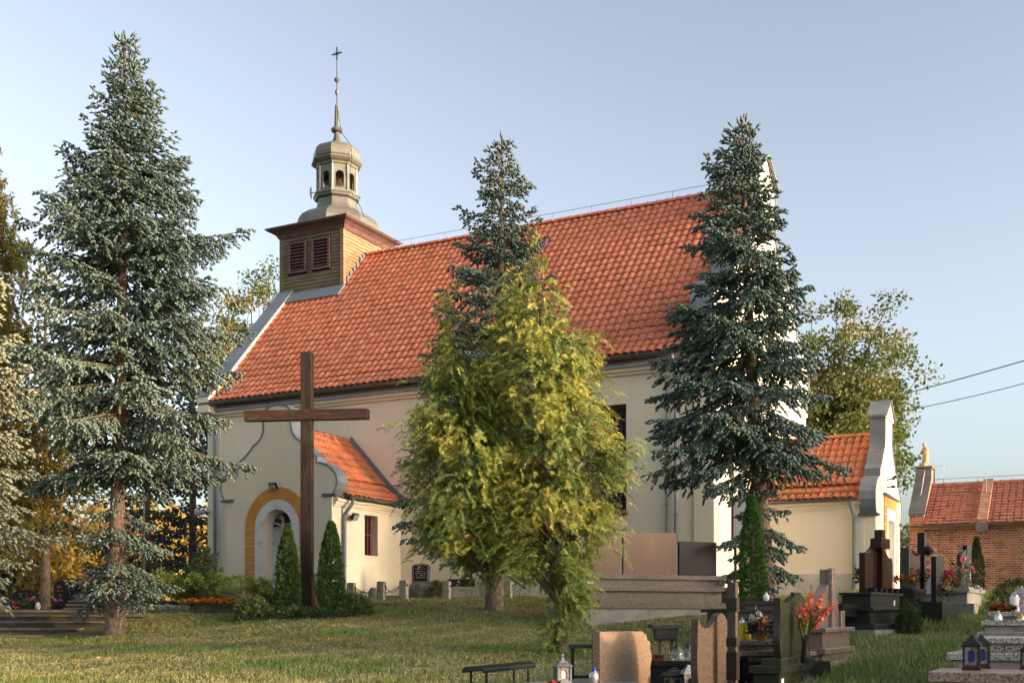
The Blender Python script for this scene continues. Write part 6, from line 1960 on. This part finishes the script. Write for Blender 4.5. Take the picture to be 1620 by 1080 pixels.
V, Fc, CC = leaves(np.array([[0, 0, vh * .8]]) + R.normal(0, .02, (n, 3)), unit(np.stack([R.normal(.1, .25, n), R.normal(0, .2, n), np.ones(n)], 1)), R.uniform(.25, .45, n), vary((.14, .20, .04), n, .15, .05, R), .08, R)
np_mesh("blades", V, Fc, M["leaf"], CC, va)["kind"] = "stuff"

# pink veined monument
t = grave("pink_monument", "veined pink granite monument of arched slabs and a central pillar", 1318, 14.9, rot_for(1760))
tz = t.location.z
z_ = lambda y: zat(y, 14.7) - tz
MB().box(-.90, .90, -.02, .45, -.3, z_(1045)).build("foundation", M["concrete_l"], t)
MB().box(-.80, .80, -.04, .35, z_(1045) + .002, z_(1032), .006).build("lower_base", M["g_pink"], t)
MB().box(-.88, .92, -.10, .40, z_(1032) + .002, z_(1024), .006).build("lower_ledge", M["g_pink"], t)
MB().box(-.80, .84, -.04, .35, z_(1024) + .002, z_(999)).build("pedestal", M["g_pink"], t)
MB().box(-.88, .92, -.10, .40, z_(999) + .002, z_(992), .006).build("upper_ledge", M["g_pink"], t)
zb2 = z_(992) + .002
stone_prism([(-.72, zb2)] + smooth_curve([(.0, zb2), (.0, z_(930)), (-.05, z_(924)), (-.2, z_(930)), (-.42, z_(948)), (-.60, z_(975)), (-.72, zb2)])[:-1], .12).build("arched_slab", M["g_pink"], t, loc=(0, .05, 0))
stone_prism([(.02, zb2), (.62, zb2)] + smooth_curve([(.62, zb2), (.60, z_(960)), (.45, z_(920)), (.25, z_(905)), (.08, z_(900)), (.02, z_(899))])[1:], .12).build("tall_slab", M["g_pink"], t, loc=(0, .06, 0))
MB().box(-.05, .13, .0, .055, zb2, z_(897), .005).build("pillar", M["g_rose"], t)
MB().box(.64, .86, .02, .16, zb2, z_(965), .01).build("side_block", M["g_pink"], t)

# stepped rose-brown grave with bouquets
t = grave("stepped_grave", "low stepped rose-brown grave carrying bouquets and yellow candles", 1196, 14.6, math.radians(12))
tz = t.location.z
s_ = lambda y, d=14.2: zat(y, d) - tz
MB().box(-.55, .60, -.85, .6, -.3, s_(1046, 13.7)).build("base", M["g_black"], t)
MB().box(-.42, .60, -.55, .6, s_(1046, 13.7) + .001, s_(1037, 13.9)).build("lower_tread", M["g_rose"], t)
MB().box(-.46, .60, -.60, .6, s_(1037, 13.9) + .001, s_(1030, 13.9), .008).build("lower_ledge", M["g_rose"], t)
MB().box(-.38, .56, -.35, .6, s_(1030, 13.9) + .001, s_(1020, 14.2)).build("upper_tread", M["g_rose"], t)
MB().box(-.42, .58, -.40, .6, s_(1020, 14.2) + .001, s_(1013, 14.2), .008).build("upper_ledge", M["g_rose"], t)
zt_ = zat(1013, 14.2)
candle("yellow_candle", "yellow glass candle with a dark lid behind the bouquet", atz(1182.5, 14.7, zt_), .055, .32, "candle_y", "iron", "tall", "yellow candles")
candle("yellow_candle", "yellow glass candle with a silver angel lid left of the bouquet", atz(1174, 14.35, zt_), .05, .30, "candle_y", "silver", "tall", "yellow candles")
bq = flowers_bunch("mixed_bouquet", "bouquet of orange and yellow flowers in a gold bowl with pale leaves", atz(1204, 14.35, zt_), [(.62, .20, .08), (.62, .32, .02), (.55, .14, .10)], 203, .17, .22, 22, .05, ((.03, .05, .02),), ("gold", .085, .085))
R = np.random.default_rng(78)
n = 22
V, Fc, CC = leaves(np.array([[-.06, 0, .2]]) + R.normal(0, .07, (n, 3)), unit(R.normal(0, .6, (n, 3)) + np.array([[0, 0, .7]])), R.uniform(.07, .1, n), vary((.35, .46, .42), n, .1, .03, R), .7, R)
np_mesh("pale_leaves", V, Fc, M["petal"], CC, bq)["kind"] = "stuff"
# black grave behind it, with the column thuja
t = grave("black_double_ledge_grave", "black granite grave with two ledges in front of the bright columnar thuja", 1185, 18.5, math.radians(10))
tz = t.location.z
s_ = lambda y, d: zat(y, d) - tz
MB().box(-.50, .62, -.5, .6, -.3, s_(968, 18.0)).build("body", M["g_matt"], t)
MB().box(-.62, .66, -.56, .6, s_(968, 18.0) + .001, s_(963, 18.0), .008).build("lower_ledge", M["g_black"], t)
MB().box(-.14, .60, -.2, .6, s_(963, 18.0) + .001, s_(956, 18.3)).build("riser", M["g_matt"], t)
MB().box(-.18, .64, -.26, .6, s_(956, 18.3) + .001, s_(950, 18.3), .008).build("upper_ledge", M["g_black"], t)
candle("white_blue_candle", "white and blue candle on the black ledge beside the columnar thuja", atz(1212, 18.4, zat(950, 18.3)), .055, .15, "candle_w", "silver", "bowl")
fo = thing("foil_lantern", "pale glass candle at the end of the wide stepped tomb", "candle", atz(1158, 22.6, g(*at(1158, 22.6)) + .0))
MB().lathe([(.06, 0), (.07, .03), (.06, .3), (.03, .36), (.035, .45), (.01, .5)], 10).build("glass", M["candle_w"], fo, True)

# notice board on the lit gable wall behind
nb = thing("notice_board", "small red-framed notice board on the church corner behind the spruce", "board", on_church(.85, -.02, .55), CH_RZ)
MB().box(-.35, .35, 0, .06, .9, 1.9).build("panel", M["paper"], nb)
for (x0, x1, z0, z1) in ((-.38, -.32, .87, 1.93), (.32, .38, .87, 1.93), (-.32, .32, .87, .92), (-.32, .32, 1.88, 1.93)): MB().box(x0, x1, -.03, .07, z0, z1).build("frame_bar", M["redframe"], nb)
for s_ in (-.3, .3): MB().box(s_ - .03, s_ + .03, .07, .12, -.6, 1.9).build("post", M["rust"], nb)

# dark red tomb with granite cross
t = grave("cross_tomb", "dark red granite tomb with two wavy leaves and a tall cross between", 1395, 19.6, rot_for(2155))
tz = t.location.z
s_ = lambda y, d=19.4: zat(y, d) - tz
MB().box(-1.05, 1.15, -.25, .75, -.4, s_(995)).build("foundation", M["concrete"], t)
MB().box(-1.02, 1.12, -.22, .72, s_(995) + .002, s_(986), .008).build("lower_ledge", M["g_matt"], t)
MB().box(-.92, 1.02, -.12, .65, s_(986) + .002, s_(966)).build("body", M["g_matt"], t)
MB().box(-1.0, 1.1, -.20, .70, s_(966) + .002, s_(961), .008).build("upper_ledge", M["g_matt"], t)
MB().box(-.68, .82, -.04, .45, s_(961) + .002, s_(941)).build("plinth", M["g_matt"], t)
MB().box(-.76, .90, -.08, .48, s_(941) + .002, s_(937), .006).build("plinth_cap", M["g_matt"], t)
zb3 = s_(937) + .002
stone_prism([(-.66, zb3), (-.06, zb3)] + smooth_curve([(-.06, zb3), (-.06, s_(865)), (-.2, s_(866)), (-.36, s_(872)), (-.50, s_(875)), (-.66, s_(875))])[1:], .10).build("left_leaf", M["g_red"], t, loc=(0, .06, 0))
stone_prism([(.16, zb3), (.74, zb3)] + smooth_curve([(.74, zb3), (.74, s_(884)), (.55, s_(879)), (.40, s_(871)), (.26, s_(869)), (.16, s_(872))])[1:], .10).build("right_leaf", M["g_red"], t, loc=(0, .06, 0))
MB().box(-.03, .13, -.02, .12, zb3, s_(836), .005).build("cross_shaft", M["g_red"], t)
MB().box(-.18, .28, -.05, .14, s_(866), s_(850), .005).build("cross_arm", M["g_red"], t)
for k in range(5): MB().box(-.5 + k * .28, -.42 + k * .28, -.06, .04, zb3 - .001, zb3 + .08).build("small_block", M["g_black"], t)
MB().box(.50, .57, -.043, -.041, s_(957), s_(948)).build("label_plate", M["paper"], t)
MB().box(-1.5, -.6, .1, .4, s_(975), s_(955), .02).build("side_bowl", M["g_black"], t)
flowers_bunch("coral_gladioli", "coral gladioli in a white pot left of the cross tomb", atz(1368, 19.9, zat(941, 19.9)), [(.62, .13, .09), (.68, .18, .12)], 204, .17, .36, 20, .055, pot=("clay_pot", .10, .22))
flowers_bunch("orange_blooms", "orange and red blooms behind the cross tomb", atz(1432, 20.8, zat(928, 20.8)), [(.65, .16, .02), (.55, .06, .03)], 205, .20, .26, 12, .055)
bs = bush("clipped green bush with a black basket left of the cross tomb", atz(1350, 19.6, g(*at(1350, 19.6)) + .15), .22, .28, 116, [(.05, .085, .025)], 900, .045, "basket_plant")

# further headstones towards the brick building
t = grave("pillar_headstone", "red-brown headstone with a black pillar and ball before the brick wall", 1454, 22.3, rot_for(2100))
tz = t.location.z
s_ = lambda y, d=22.3: zat(y, d) - tz
MB().box(-.75, .8, -.2, .6, -.3, s_(952)).build("base", M["g_matt"], t)
MB().box(-.82, .88, -.26, .62, s_(952) + .002, s_(947), .006).build("ledge", M["g_matt"], t)
MB().box(-.6, .66, -.05, .35, s_(947) + .002, s_(931)).build("plinth", M["g_black"], t)
stone_prism([(-.52, s_(931) + .002), (.30, s_(931) + .002), (.30, s_(873)), (.1, s_(875)), (-.1, s_(873)), (-.25, s_(870)), (-.52, s_(870))], .10).build("slab", M["g_red"], t, loc=(0, .05, 0))
MB().box(-.60, -.525, .02, .17, s_(931) + .002, s_(868)).build("side_strip", M["g_brown"], t)
MB().box(.36, .50, .0, .14, s_(931) + .002, s_(840), .006).build("pillar", M["g_black"], t)
MB().box(.53, .62, .03, .12, s_(931) + .002, s_(846), .006).build("pillar", M["g_black"], t)
MB().lathe([(.02, -.1), (.08, -.07), (.11, 0), (.08, .07), (.02, .1)], 12, (.42, -.06, s_(869))).build("ball", M["g_black"], t, True)
t = grave("narrow_headstone", "narrow polished black headstone among pink flowers", 1486, 21.4, rot_for(2100))
tz = t.location.z
s_ = lambda y, d=21.4: zat(y, d) - tz
MB().box(-.55, .6, -.2, .5, -.3, s_(952), .006).build("base", M["g_matt"], t)
stone_prism([(-.22, s_(952) + .002), (.30, s_(952) + .002), (.30, s_(886)), (.22, s_(879)), (.05, s_(877)), (-.22, s_(880))], .09).build("slab", M["g_black"], t)
t = grave("double_stele", "pair of dark upright steles behind pink flowers", 1527, 25.0, rot_for(2100))
tz = t.location.z
s_ = lambda y, d=25.0: zat(y, d) - tz
MB().box(-.5, .7, -.2, .5, -.3, s_(928), .006).build("base", M["g_grey"], t)
stone_prism([(-.30, s_(928) + .002), (.10, s_(928) + .002), (.10, s_(868)), (-.10, s_(872)), (-.30, s_(878))], .10).build("slab", M["g_green"], t)
MB().box(.16, .55, .0, .1, s_(928) + .002, s_(861), .006).build("slab", M["g_black"], t)
MB().box(.40, .43, -.005, .0, s_(915), s_(885)).build("lettering_strip", M["lettering"], t)
t = grave("pale_planter", "pale concrete grave border with a flat top at the path", 1518, 23.6, rot_for(2000))
tz = t.location.z
s_ = lambda y, d=23.6: zat(y, d) - tz
MB().box(-.7, .75, -.3, .3, -.4, s_(938), .01).build("border", M["concrete_l"], t)
MB().box(-.78, .82, -.36, .34, s_(938) + .002, s_(932), .01).build("top_slab", M["concrete_l"], t)
MB().box(-1.05, -.7, -.5, .2, -.4, s_(955), .01).build("side_step", M["concrete"], t)
candle("glass_jar", "clear glass jar on the pale concrete grave border", atz(1546, 23.6, zat(937, 23.6)), .09, .16, "clear", "silver", "bowl")
PINK = [(.55, .03, .16), (.62, .08, .24), (.5, .01, .03)]
flowers_bunch("pink_flowers", "magenta flowers between the pillar headstone and the narrow black one", atz(1473, 22.6, zat(930, 22.6)), [(.6, .05, .22)], 206, .16, .42, 12, .055)
flowers_bunch("red_roses", "crimson roses right of the narrow black headstone", atz(1500, 22.0, zat(932, 22.0)), [(.5, .01, .03), (.55, .02, .06)], 207, .20, .36, 14, .06)
flowers_bunch("pink_lilies", "pink lilies with a long leaf before the pair of steles", atz(1523, 24.2, zat(935, 24.2)), [(.6, .15, .28), (.65, .25, .35)], 208, .22, .75, 12, .06)
flowers_bunch("dry_bouquet", "faded beige bouquet below the crimson roses", atz(1499, 21.6, zat(945, 21.6)), [(.45, .33, .22), (.5, .28, .16)], 209, .14, .26, 12, .05)
candle("glass_lantern", "white glass lantern between pillar headstone and narrow headstone", atz(1472, 21.8, zat(940, 21.8)), .08, .36, "candle_w", "silver", "tall")

# ------------------------------------------------------------------ tombs on the right with lanterns
def slab_stack(name, label, px, d, pieces, L=2.6, group=None):
    """church-aligned stepped tomb; px, d of its front left foot; pieces: (part, x0, y0, depth, z0, z1, material)"""
    x, y = at(px, d)
    t = thing(name, label, "grave", (x, y, g(x, y)), CH_RZ, group)
    for (nm, x0, y0, dep, z0, z1, m_) in pieces:
        MB().box(x0, L, y0, y0 + dep, z0 - t.location.z, z1 - t.location.z, .006).build(nm, M[m_], t)
    return t
zA = zat(1062, 9.0)
slab_stack("rose_granite_tomb", "rose-brown speckled granite tomb with a lantern pair on its slab", 1468, 9.0, [("slab", 0, 0, .78, zA - .075, zA, "g_rose"), ("body", .06, .05, .70, zA - .5, zA - .077, "g_rose")])
zB = zat(1032, 10.2); zC = zat(1007, 10.6)
slab_stack("grey_granite_tomb", "salt-and-pepper granite tomb on a concrete base behind the lantern pair", 1497, 10.2, [("concrete_base", .05, .05, 1.1, zB - .6, zB - .062, "concrete"), ("lower_ledge", 0, 0, 1.2, zB - .06, zB, "g_grey"), ("body", .30, .25, .85, zB + .001, zC - .05, "g_grey"), ("upper_ledge", .24, .19, .95, zC - .048, zC, "g_grey")])
zD = zat(999, 12.0); zE = zat(980, 12.4); zF = zat(967.5, 13.0)
slab_stack("weathered_grey_tomb", "weathered dark grey tomb with flowers and candles on its ledges", 1545, 12.0, [("foot_slab", 0, 0, 1.6, zD - .3, zD, "concrete"), ("lower_body", .06, .30, 1.2, zD + .001, zE - .062, "concrete"), ("lower_ledge", .02, .25, 1.3, zE - .06, zE, "g_grey"), ("upper_body", .12, .65, .8, zE + .001, zF - .05, "concrete"), ("upper_ledge", .06, .6, .9, zF - .048, zF, "g_grey")])
lantern("black_lantern", "black lantern with blue glass oval standing front on the rose granite slab", atz(1537, 9.28, zA), .125, .285, CH_RZ + .05, "iron", "blue_glass", "lantern pair on the rose granite tomb")
lantern("black_lantern", "black lantern half hidden behind the front blue-glass lantern", atz(1552, 9.62, zA), .115, .285, CH_RZ + .25, "iron", "blue_glass", "lantern pair on the rose granite tomb")
candle("white_candle", "white glass candle with dark cap on the weathered tomb's foot slab", atz(1579, 12.25, zD), .045, .225, "candle_w", "silver", "tall")
candle("round_candle", "round frosted candle with a copper cap on the foot slab", atz(1615, 12.2, zD), .07, .19, "glass_pink", "gold", "bowl")
candle("lighthouse_candle", "white tapered candle with silver lid among the red flowers", atz(1605, 13.5, zF), .06, .245, "candle_w", "silver", "tall")
candle("iridescent_lantern", "large iridescent glass lantern at the end of the weathered tomb", atz(1616, 13.6, zF), .09, .31, "glass_irid", "silver", "tall")
flowers_bunch("red_bouquet", "small red flowers lying on the weathered tomb's upper ledge", atz(1588, 13.45, zF), [(.5, .015, .012), (.6, .03, .02)], 210, .13, .10, 16, .035)
lantern("dark_lantern", "dark lantern cut by the right border on the rose granite slab", atz(1626, 9.4, zA), .10, .22, CH_RZ, "iron", "glass_pink")

# ------------------------------------------------------------------ far graves on the left
def far_stone(label, px, d, w, h, mat="g_black", shape="arch", z=None):
    t = grave("dark_headstone", label, px, d, random.uniform(-.2, .25), "headstones beyond the steps")
    if shape == "arch":
        poly = [(-w / 2, .15), (w / 2, .15), (w / 2, h * .75)] + smooth_curve([(w / 2, h * .75), (w * .3, h * .93), (0, h), (-w * .3, h * .93), (-w / 2, h * .75)])[1:]
    else:
        poly = [(-w / 2, .15), (w / 2, .15), (w / 2, h), (-w / 2, h * .92)]
    stone_prism(poly, .1).build("slab", M[mat], t)
    MB().box(-w / 2 - .12, w / 2 + .12, -.5, .3, -.2, .148, .01).build("base", M["g_matt"], t)
    if shape == "arch": text_bars(t, [(-w * .22, w * .22, h * .72), (-w * .18, w * .18, h * .58), (-w * .05, w * .3, h * .42)], -.0, size=.05)
far_stone("black arched headstone with pale inscription beyond the steps", 40, 34.5, .78, .55)
far_stone("black headstone with gold inscription beyond the terrace", 112, 36.0, .62, .80)
far_stone("tall dark arched headstone beside purple flowers", 96, 35.0, .42, .85)
far_stone("plain dark slab headstone on the terrace", 150, 36.5, .7, .62, "g_matt", "flat")
def iron_cross(label, px, d, h):
    t = grave("iron_cross", label, px, d, .1, "grave crosses beyond the steps")
    MB().box(-.04, .04, -.03, .03, -.2, h).build("upright", M["iron"], t)
    MB().box(-h * .22, h * .22, -.032, .032, h * .68, h * .76).build("arm", M["iron"], t)
iron_cross("dark grave cross left of the black arched headstone", 16, 33.0, .95)
iron_cross("small dark cross right of the black arched headstone", 58, 34.8, .55)
for k, (px, d, y, cols, lab) in enumerate(((18, 32.2, 962, [(.5, .05, .05), (.2, .2, .5)], "red and blue flowers before the grave cross"), (52, 33.5, 962, [(.45, .07, .06), (.5, .35, .3)], "red flowers before the black arched headstone"), (85, 34.2, 950, [(.45, .08, .35)], "purple flowers beside the tall dark headstone"), (122, 34.0, 956, [(.5, .1, .4), (.6, .3, .5)], "pink flowers on the dark terrace"), (203, 35.0, 948, [(.35, .2, .45), (.6, .4, .5)], "lilac flowers right of the spruce trunk"))):
    flowers_bunch("grave_flowers", lab, atz(px, d, g(*at(px, d))), cols, 220 + k, .22, .35, 14, .09, group="flowers on the far graves")
candle("grave_candle", "white candle beside the pink terrace flowers", atz(134, 34.2, g(*at(134, 34.2))), .09, .35, "candle_w", "silver", "bowl", "candles on the far graves")
candle("grave_candle", "white candle before the black arched headstone", atz(60, 33.4, g(*at(60, 33.4))), .09, .25, "candle_w", "silver", "bowl", "candles on the far graves")
# lattice lamp mast
lm = thing("lamp_mast", "slim grey lamp mast with a lattice foot behind the spruce", "mast", ground_at(228, 38.0))
for s_ in (-.12, .12): MB().tube([(s_, 0, -.1), (s_ * .25, 0, 1.2)], .025, 5).build("foot_leg", M["concrete_l"], lm)
MB().tube([(0, 0, 1.1), (0, 0, 3.4)], .03, 6).build("mast_tube", M["concrete_l"], lm)
for k in range(4): MB().tube([(-.10 + k * .018, 0, .15 + k * .26), (.10 - k * .018, 0, .15 + k * .26)], .015, 4).build("rung", M["concrete_l"], lm)
MB().lathe([(.02, 0), (.10, .05), (.09, .22), (.02, .28)], 8, (0, 0, 3.4)).build("lamp_head", M["lamp_glass"], lm, True)

# ------------------------------------------------------------------ brick building on the right
bx, by = at(1441, 38.0)
BZ = EYE + .85
bk = thing("brick_building", "low red brick building with tiled roof and statue on its gable", "building", (bx, by, BZ), CH_RZ)
BM = Matrix.Translation((bx, by, BZ)) @ Matrix.Rotation(CH_RZ, 4, 'Z')
def bk_px(x, y, z):
    p = BM @ Vector((x, y, z)); return HX + F * p.x / p.y, HY - F * (p.z - EYE) / p.y, p.y
BL, BW2, BE, BRZ = 7.0, 2.0, 2.20, 3.72
core = MB().box(.02, BL, .02, BW2 * 2, -.5, BE).build("wall", M["mortar"], bk)
CH_, SL, HDR = .0765, .25, .12
bricks = []
Rb = random.Random(12)
row = 0
z = -.32
while z < BE - .02:
    x = .0 - (.0625 if row % 2 else 0)
    k = row
    while x < BL - .3:
        L = SL if (k % 2 == 0) else HDR + .005
        x0, x1 = max(x, 0), min(x + L - .018, BL)
        if x1 - x0 > .03: bricks.append((x0, x1, z))
        x += L; k += 1
    z += CH_; row += 1
stretch = MB().box(0, SL - .018, 0, .05, 0, CH_ - .019).mesh("brick", M["brick"])
header = MB().box(0, HDR - .013, 0, .05, 0, CH_ - .019).mesh("brick", M["brick"])
vis, rest = [], []
for b_ in bricks:
    px, py, d_ = bk_px(b_[0], 0, b_[2])
    full = abs((b_[1] - b_[0]) - (SL - .018)) < .002
    hd = abs((b_[1] - b_[0]) - (HDR - .013)) < .002
    ok = 1440 < px < 1632 and 828 < py < 925 and (full or hd) and not (1441 < px < 1468 and py > 868)
    (vis if ok else rest).append((b_, full, px))
vis.sort(key=lambda q: -q[2])
rest += vis[300:]
for (b_, full, _) in vis[:300]:
    link("brick", stretch if full else header, core, (b_[0], -.004 + Rb.uniform(-.003, .004), b_[2]))
V, Fc, C = [], [], []
for (b_, full, _) in rest:
    o_ = Rb.uniform(-.003, .004); n = len(V)
    x0, x1, z0 = b_; y0, y1, z1 = -.004 + o_, .03, z0 + CH_ - .019
    V += [(x0, y0, z0), (x1, y0, z0), (x1, y1, z0), (x0, y1, z0), (x0, y0, z1), (x1, y0, z1), (x1, y1, z1), (x0, y1, z1)]
    Fc += [tuple(i + n for i in f) for f in ((0, 3, 2, 1), (4, 5, 6, 7), (0, 1, 5, 4), (1, 2, 6, 5), (2, 3, 7, 6), (3, 0, 4, 7))]
    C += [(Rb.random(),) * 3] * 8
np_mesh("bricks", np.array(V), np.array(Fc), M["brick_many"], np.array(C), core)["kind"] = "stuff"
# eaves course of lighter bricks
MB().box(0, BL, -.06, .02, BE - .14, BE - .07).build("eaves_course", M["brick"], bk)
MB().box(0, BL, -.09, .02, BE - .068, BE).build("eaves_course", M["brick"], bk)
# gable with metal coping and statue
gp = [(0.02 - .05, -.5), (-.05, 2.52), (1.62, 3.9), (1.62, 4.30), (2.38, 4.30), (2.38, 3.9), (4.05, 2.52), (4.05, -.5)]
MB().prism(gp, gx, -.04, .42).build("gable_wall", M["brick_pat"], bk)
cp = MB().ribbon([(-.12, 2.54), (1.58, 3.94), (1.58, 4.28)], .04, gx, -.07, .46)
cp.build("gable_coping", M["zinc_dark"], bk)
MB().ribbon([(2.42, 4.28), (2.42, 3.94), (4.12, 2.54)], .04, gx, -.07, .46).build("gable_coping", M["zinc_dark"], bk)
MB().box(-.10, .49, 1.5, 2.5, 4.305, 4.36).build("gable_cap", M["zinc_dark"], bk)
BP = [(-.28, BE - .02), (BW2, BRZ)]
br_ = MB()
deck(br_, BP, .42, BL, -.03); deck(br_, [(2 * BW2 - y, z) for y, z in BP], .42, BL, -.03)
broof = br_.build("roof", M["tile_far"], bk)
evb, totb = roof_profile(BP)
CHM_OLD = CH_M
CH_M = BM
def ch_px(x, y, z):
    return bk_px(x, y, z)
TWb = .21
lay_tiles(broof, evb, totb, slope_x(1), [.44 + i * TWb for i in range(int((BL - .5) / TWb))], TWb, 14, M["tile_far"], "roof_tile", 300, lambda px, py: px < 1630, amp=.012)
evb2, totb2 = roof_profile([(2 * BW2 - y, z) for y, z in BP])
lay_tiles(broof, evb2, totb2, slope_x(-1), [.44 + TWb + i * TWb for i in range(int((BL - .5) / TWb))], TWb, 14, M["tile_far"], "roof_tile", 0, amp=.012)
CH_M = CHM_OLD
ridge_tiles(broof, (.44, BW2, BRZ + .01), (BL, BW2, BRZ + .01), .10, 18, M["tile_far"])
half_gutter((.30, -.32, BE - .04), (BL, -.32, BE - .04), .07).build("gutter", M["zinc_dark"], bk, True)
# fire wall through the roof
MB().prism([(-.30, BE - .3), (-.30, BE + .12), (BW2, BRZ + .14), (2 * BW2 + .3, BE + .12), (2 * BW2 + .3, BE - .3)], gx, 2.08, 2.40).build("fire_wall", M["brick_pat"], bk)
MB().box(2.05, 2.43, -.40, -.28, BE - .25, BE - .02).build("fire_wall_foot", M["zinc_dark"], bk)
rw = MB()
for k in range(6): rw.tube([(.8 + k * 1.1, BW2, BRZ), (.8 + k * 1.1, BW2, BRZ + .22)], .012, 4)
rw.tube([(.4, BW2, BRZ + .21), (BL, BW2, BRZ + .21)], .007, 4).tube([(2.24, 1.2, BRZ - .6), (2.24, 1.2, BRZ + .35)], .008, 4)
rw.build("lightning_wire", M["iron"], bk)
MB().tube([(.2, -.14, 2.5), (.22, .6, 3.16), (.22, 1.5, 4.0), (.28, 1.6, 4.4)], .012, 4).tube([(.5, 2, 4.36), (.8, 2, 4.4), (.85, 2, 4.2), (.6, 2, 3.8)], .008, 4).build("lightning_cable", M["horn"], bk)
# statue of a robed figure
sp_ = BM @ Vector((.19, 2.0, 4.362))
st = thing("saint_statue", "small sandstone statue of a robed figure on the brick gable", "statue", sp_, CH_RZ - .9)
MB().box(-.18, .18, -.16, .16, 0, .10, .02).box(-.13, .13, -.12, .12, .10, .16, .02).build("pedestal", M["statue"], st)
body = MB()
sec = [(.16, .120, .100, 0, 0), (.22, .118, .098, 0, .005), (.34, .105, .088, .004, .008), (.46, .108, .092, .008, .006), (.55, .118, .098, .006, .0), (.63, .128, .094, 0, -.008), (.685, .110, .075, 0, -.010), (.715, .052, .048, 0, -.014), (.735, .040, .042, 0, -.022), (.755, .050, .056, 0, -.034), (.79, .060, .066, 0, -.040), (.83, .058, .062, 0, -.036), (.86, .038, .042, 0, -.030), (.872, .012, .014, 0, -.028)]
rings = []
for (z, rx, ry, ox, oy) in sec:
    rings.append([(ox + rx * math.cos(q) * (1 + (.10 * math.cos(7 * q + 2 * z * 9) if z < .6 else 0)), oy + ry * math.sin(q) * (1 + (.08 * math.cos(7 * q) if z < .6 else 0)), z) for q in np.linspace(0, 2 * math.pi, 22, endpoint=False)])
body.loft(rings)
for s_ in (-1, 1):
    body.tube([(s_ * .105, 0, .65), (s_ * .135, -.03, .56), (s_ * .105, -.10, .50), (s_ * .03, -.135, .53), (s_ * .012, -.14, .585)], [.045, .042, .036, .026, .012], 8)
body.build("figure", M["statue"], st, True)

# low kerb below the brick building and path edge
kerb("low grey kerb at the top of the grave path below the brick wall", [(1552, 30.2), (1660, 29.6)], .14, .10, "concrete")

# ------------------------------------------------------------------ overhead cables
def cable(label, p0, p1, sag, r=.014):
    a, b_ = Vector(p0), Vector(p1)
    t = thing("overhead_cable", label, "cable", (a + b_) / 2)
    m_ = (a + b_) / 2
    pts = [a.lerp(b_, k / 16) - Vector((0, 0, 4 * sag * k / 16 * (1 - k / 16))) - m_ for k in range(17)]
    MB().tube(pts, r, 5).build("cable_line", M["iron"], t)
cable("upper black overhead cable running off to the right", (*at(1330, 50), zat(648, 50)), (*at(1760, 42), zat(528, 42)), .10, .022)
cable("lower thin overhead cable anchored above the sacristy gable", (*at(1402, 34), zat(655, 34)), (*at(1760, 34), zat(565, 34)), .12, .012)
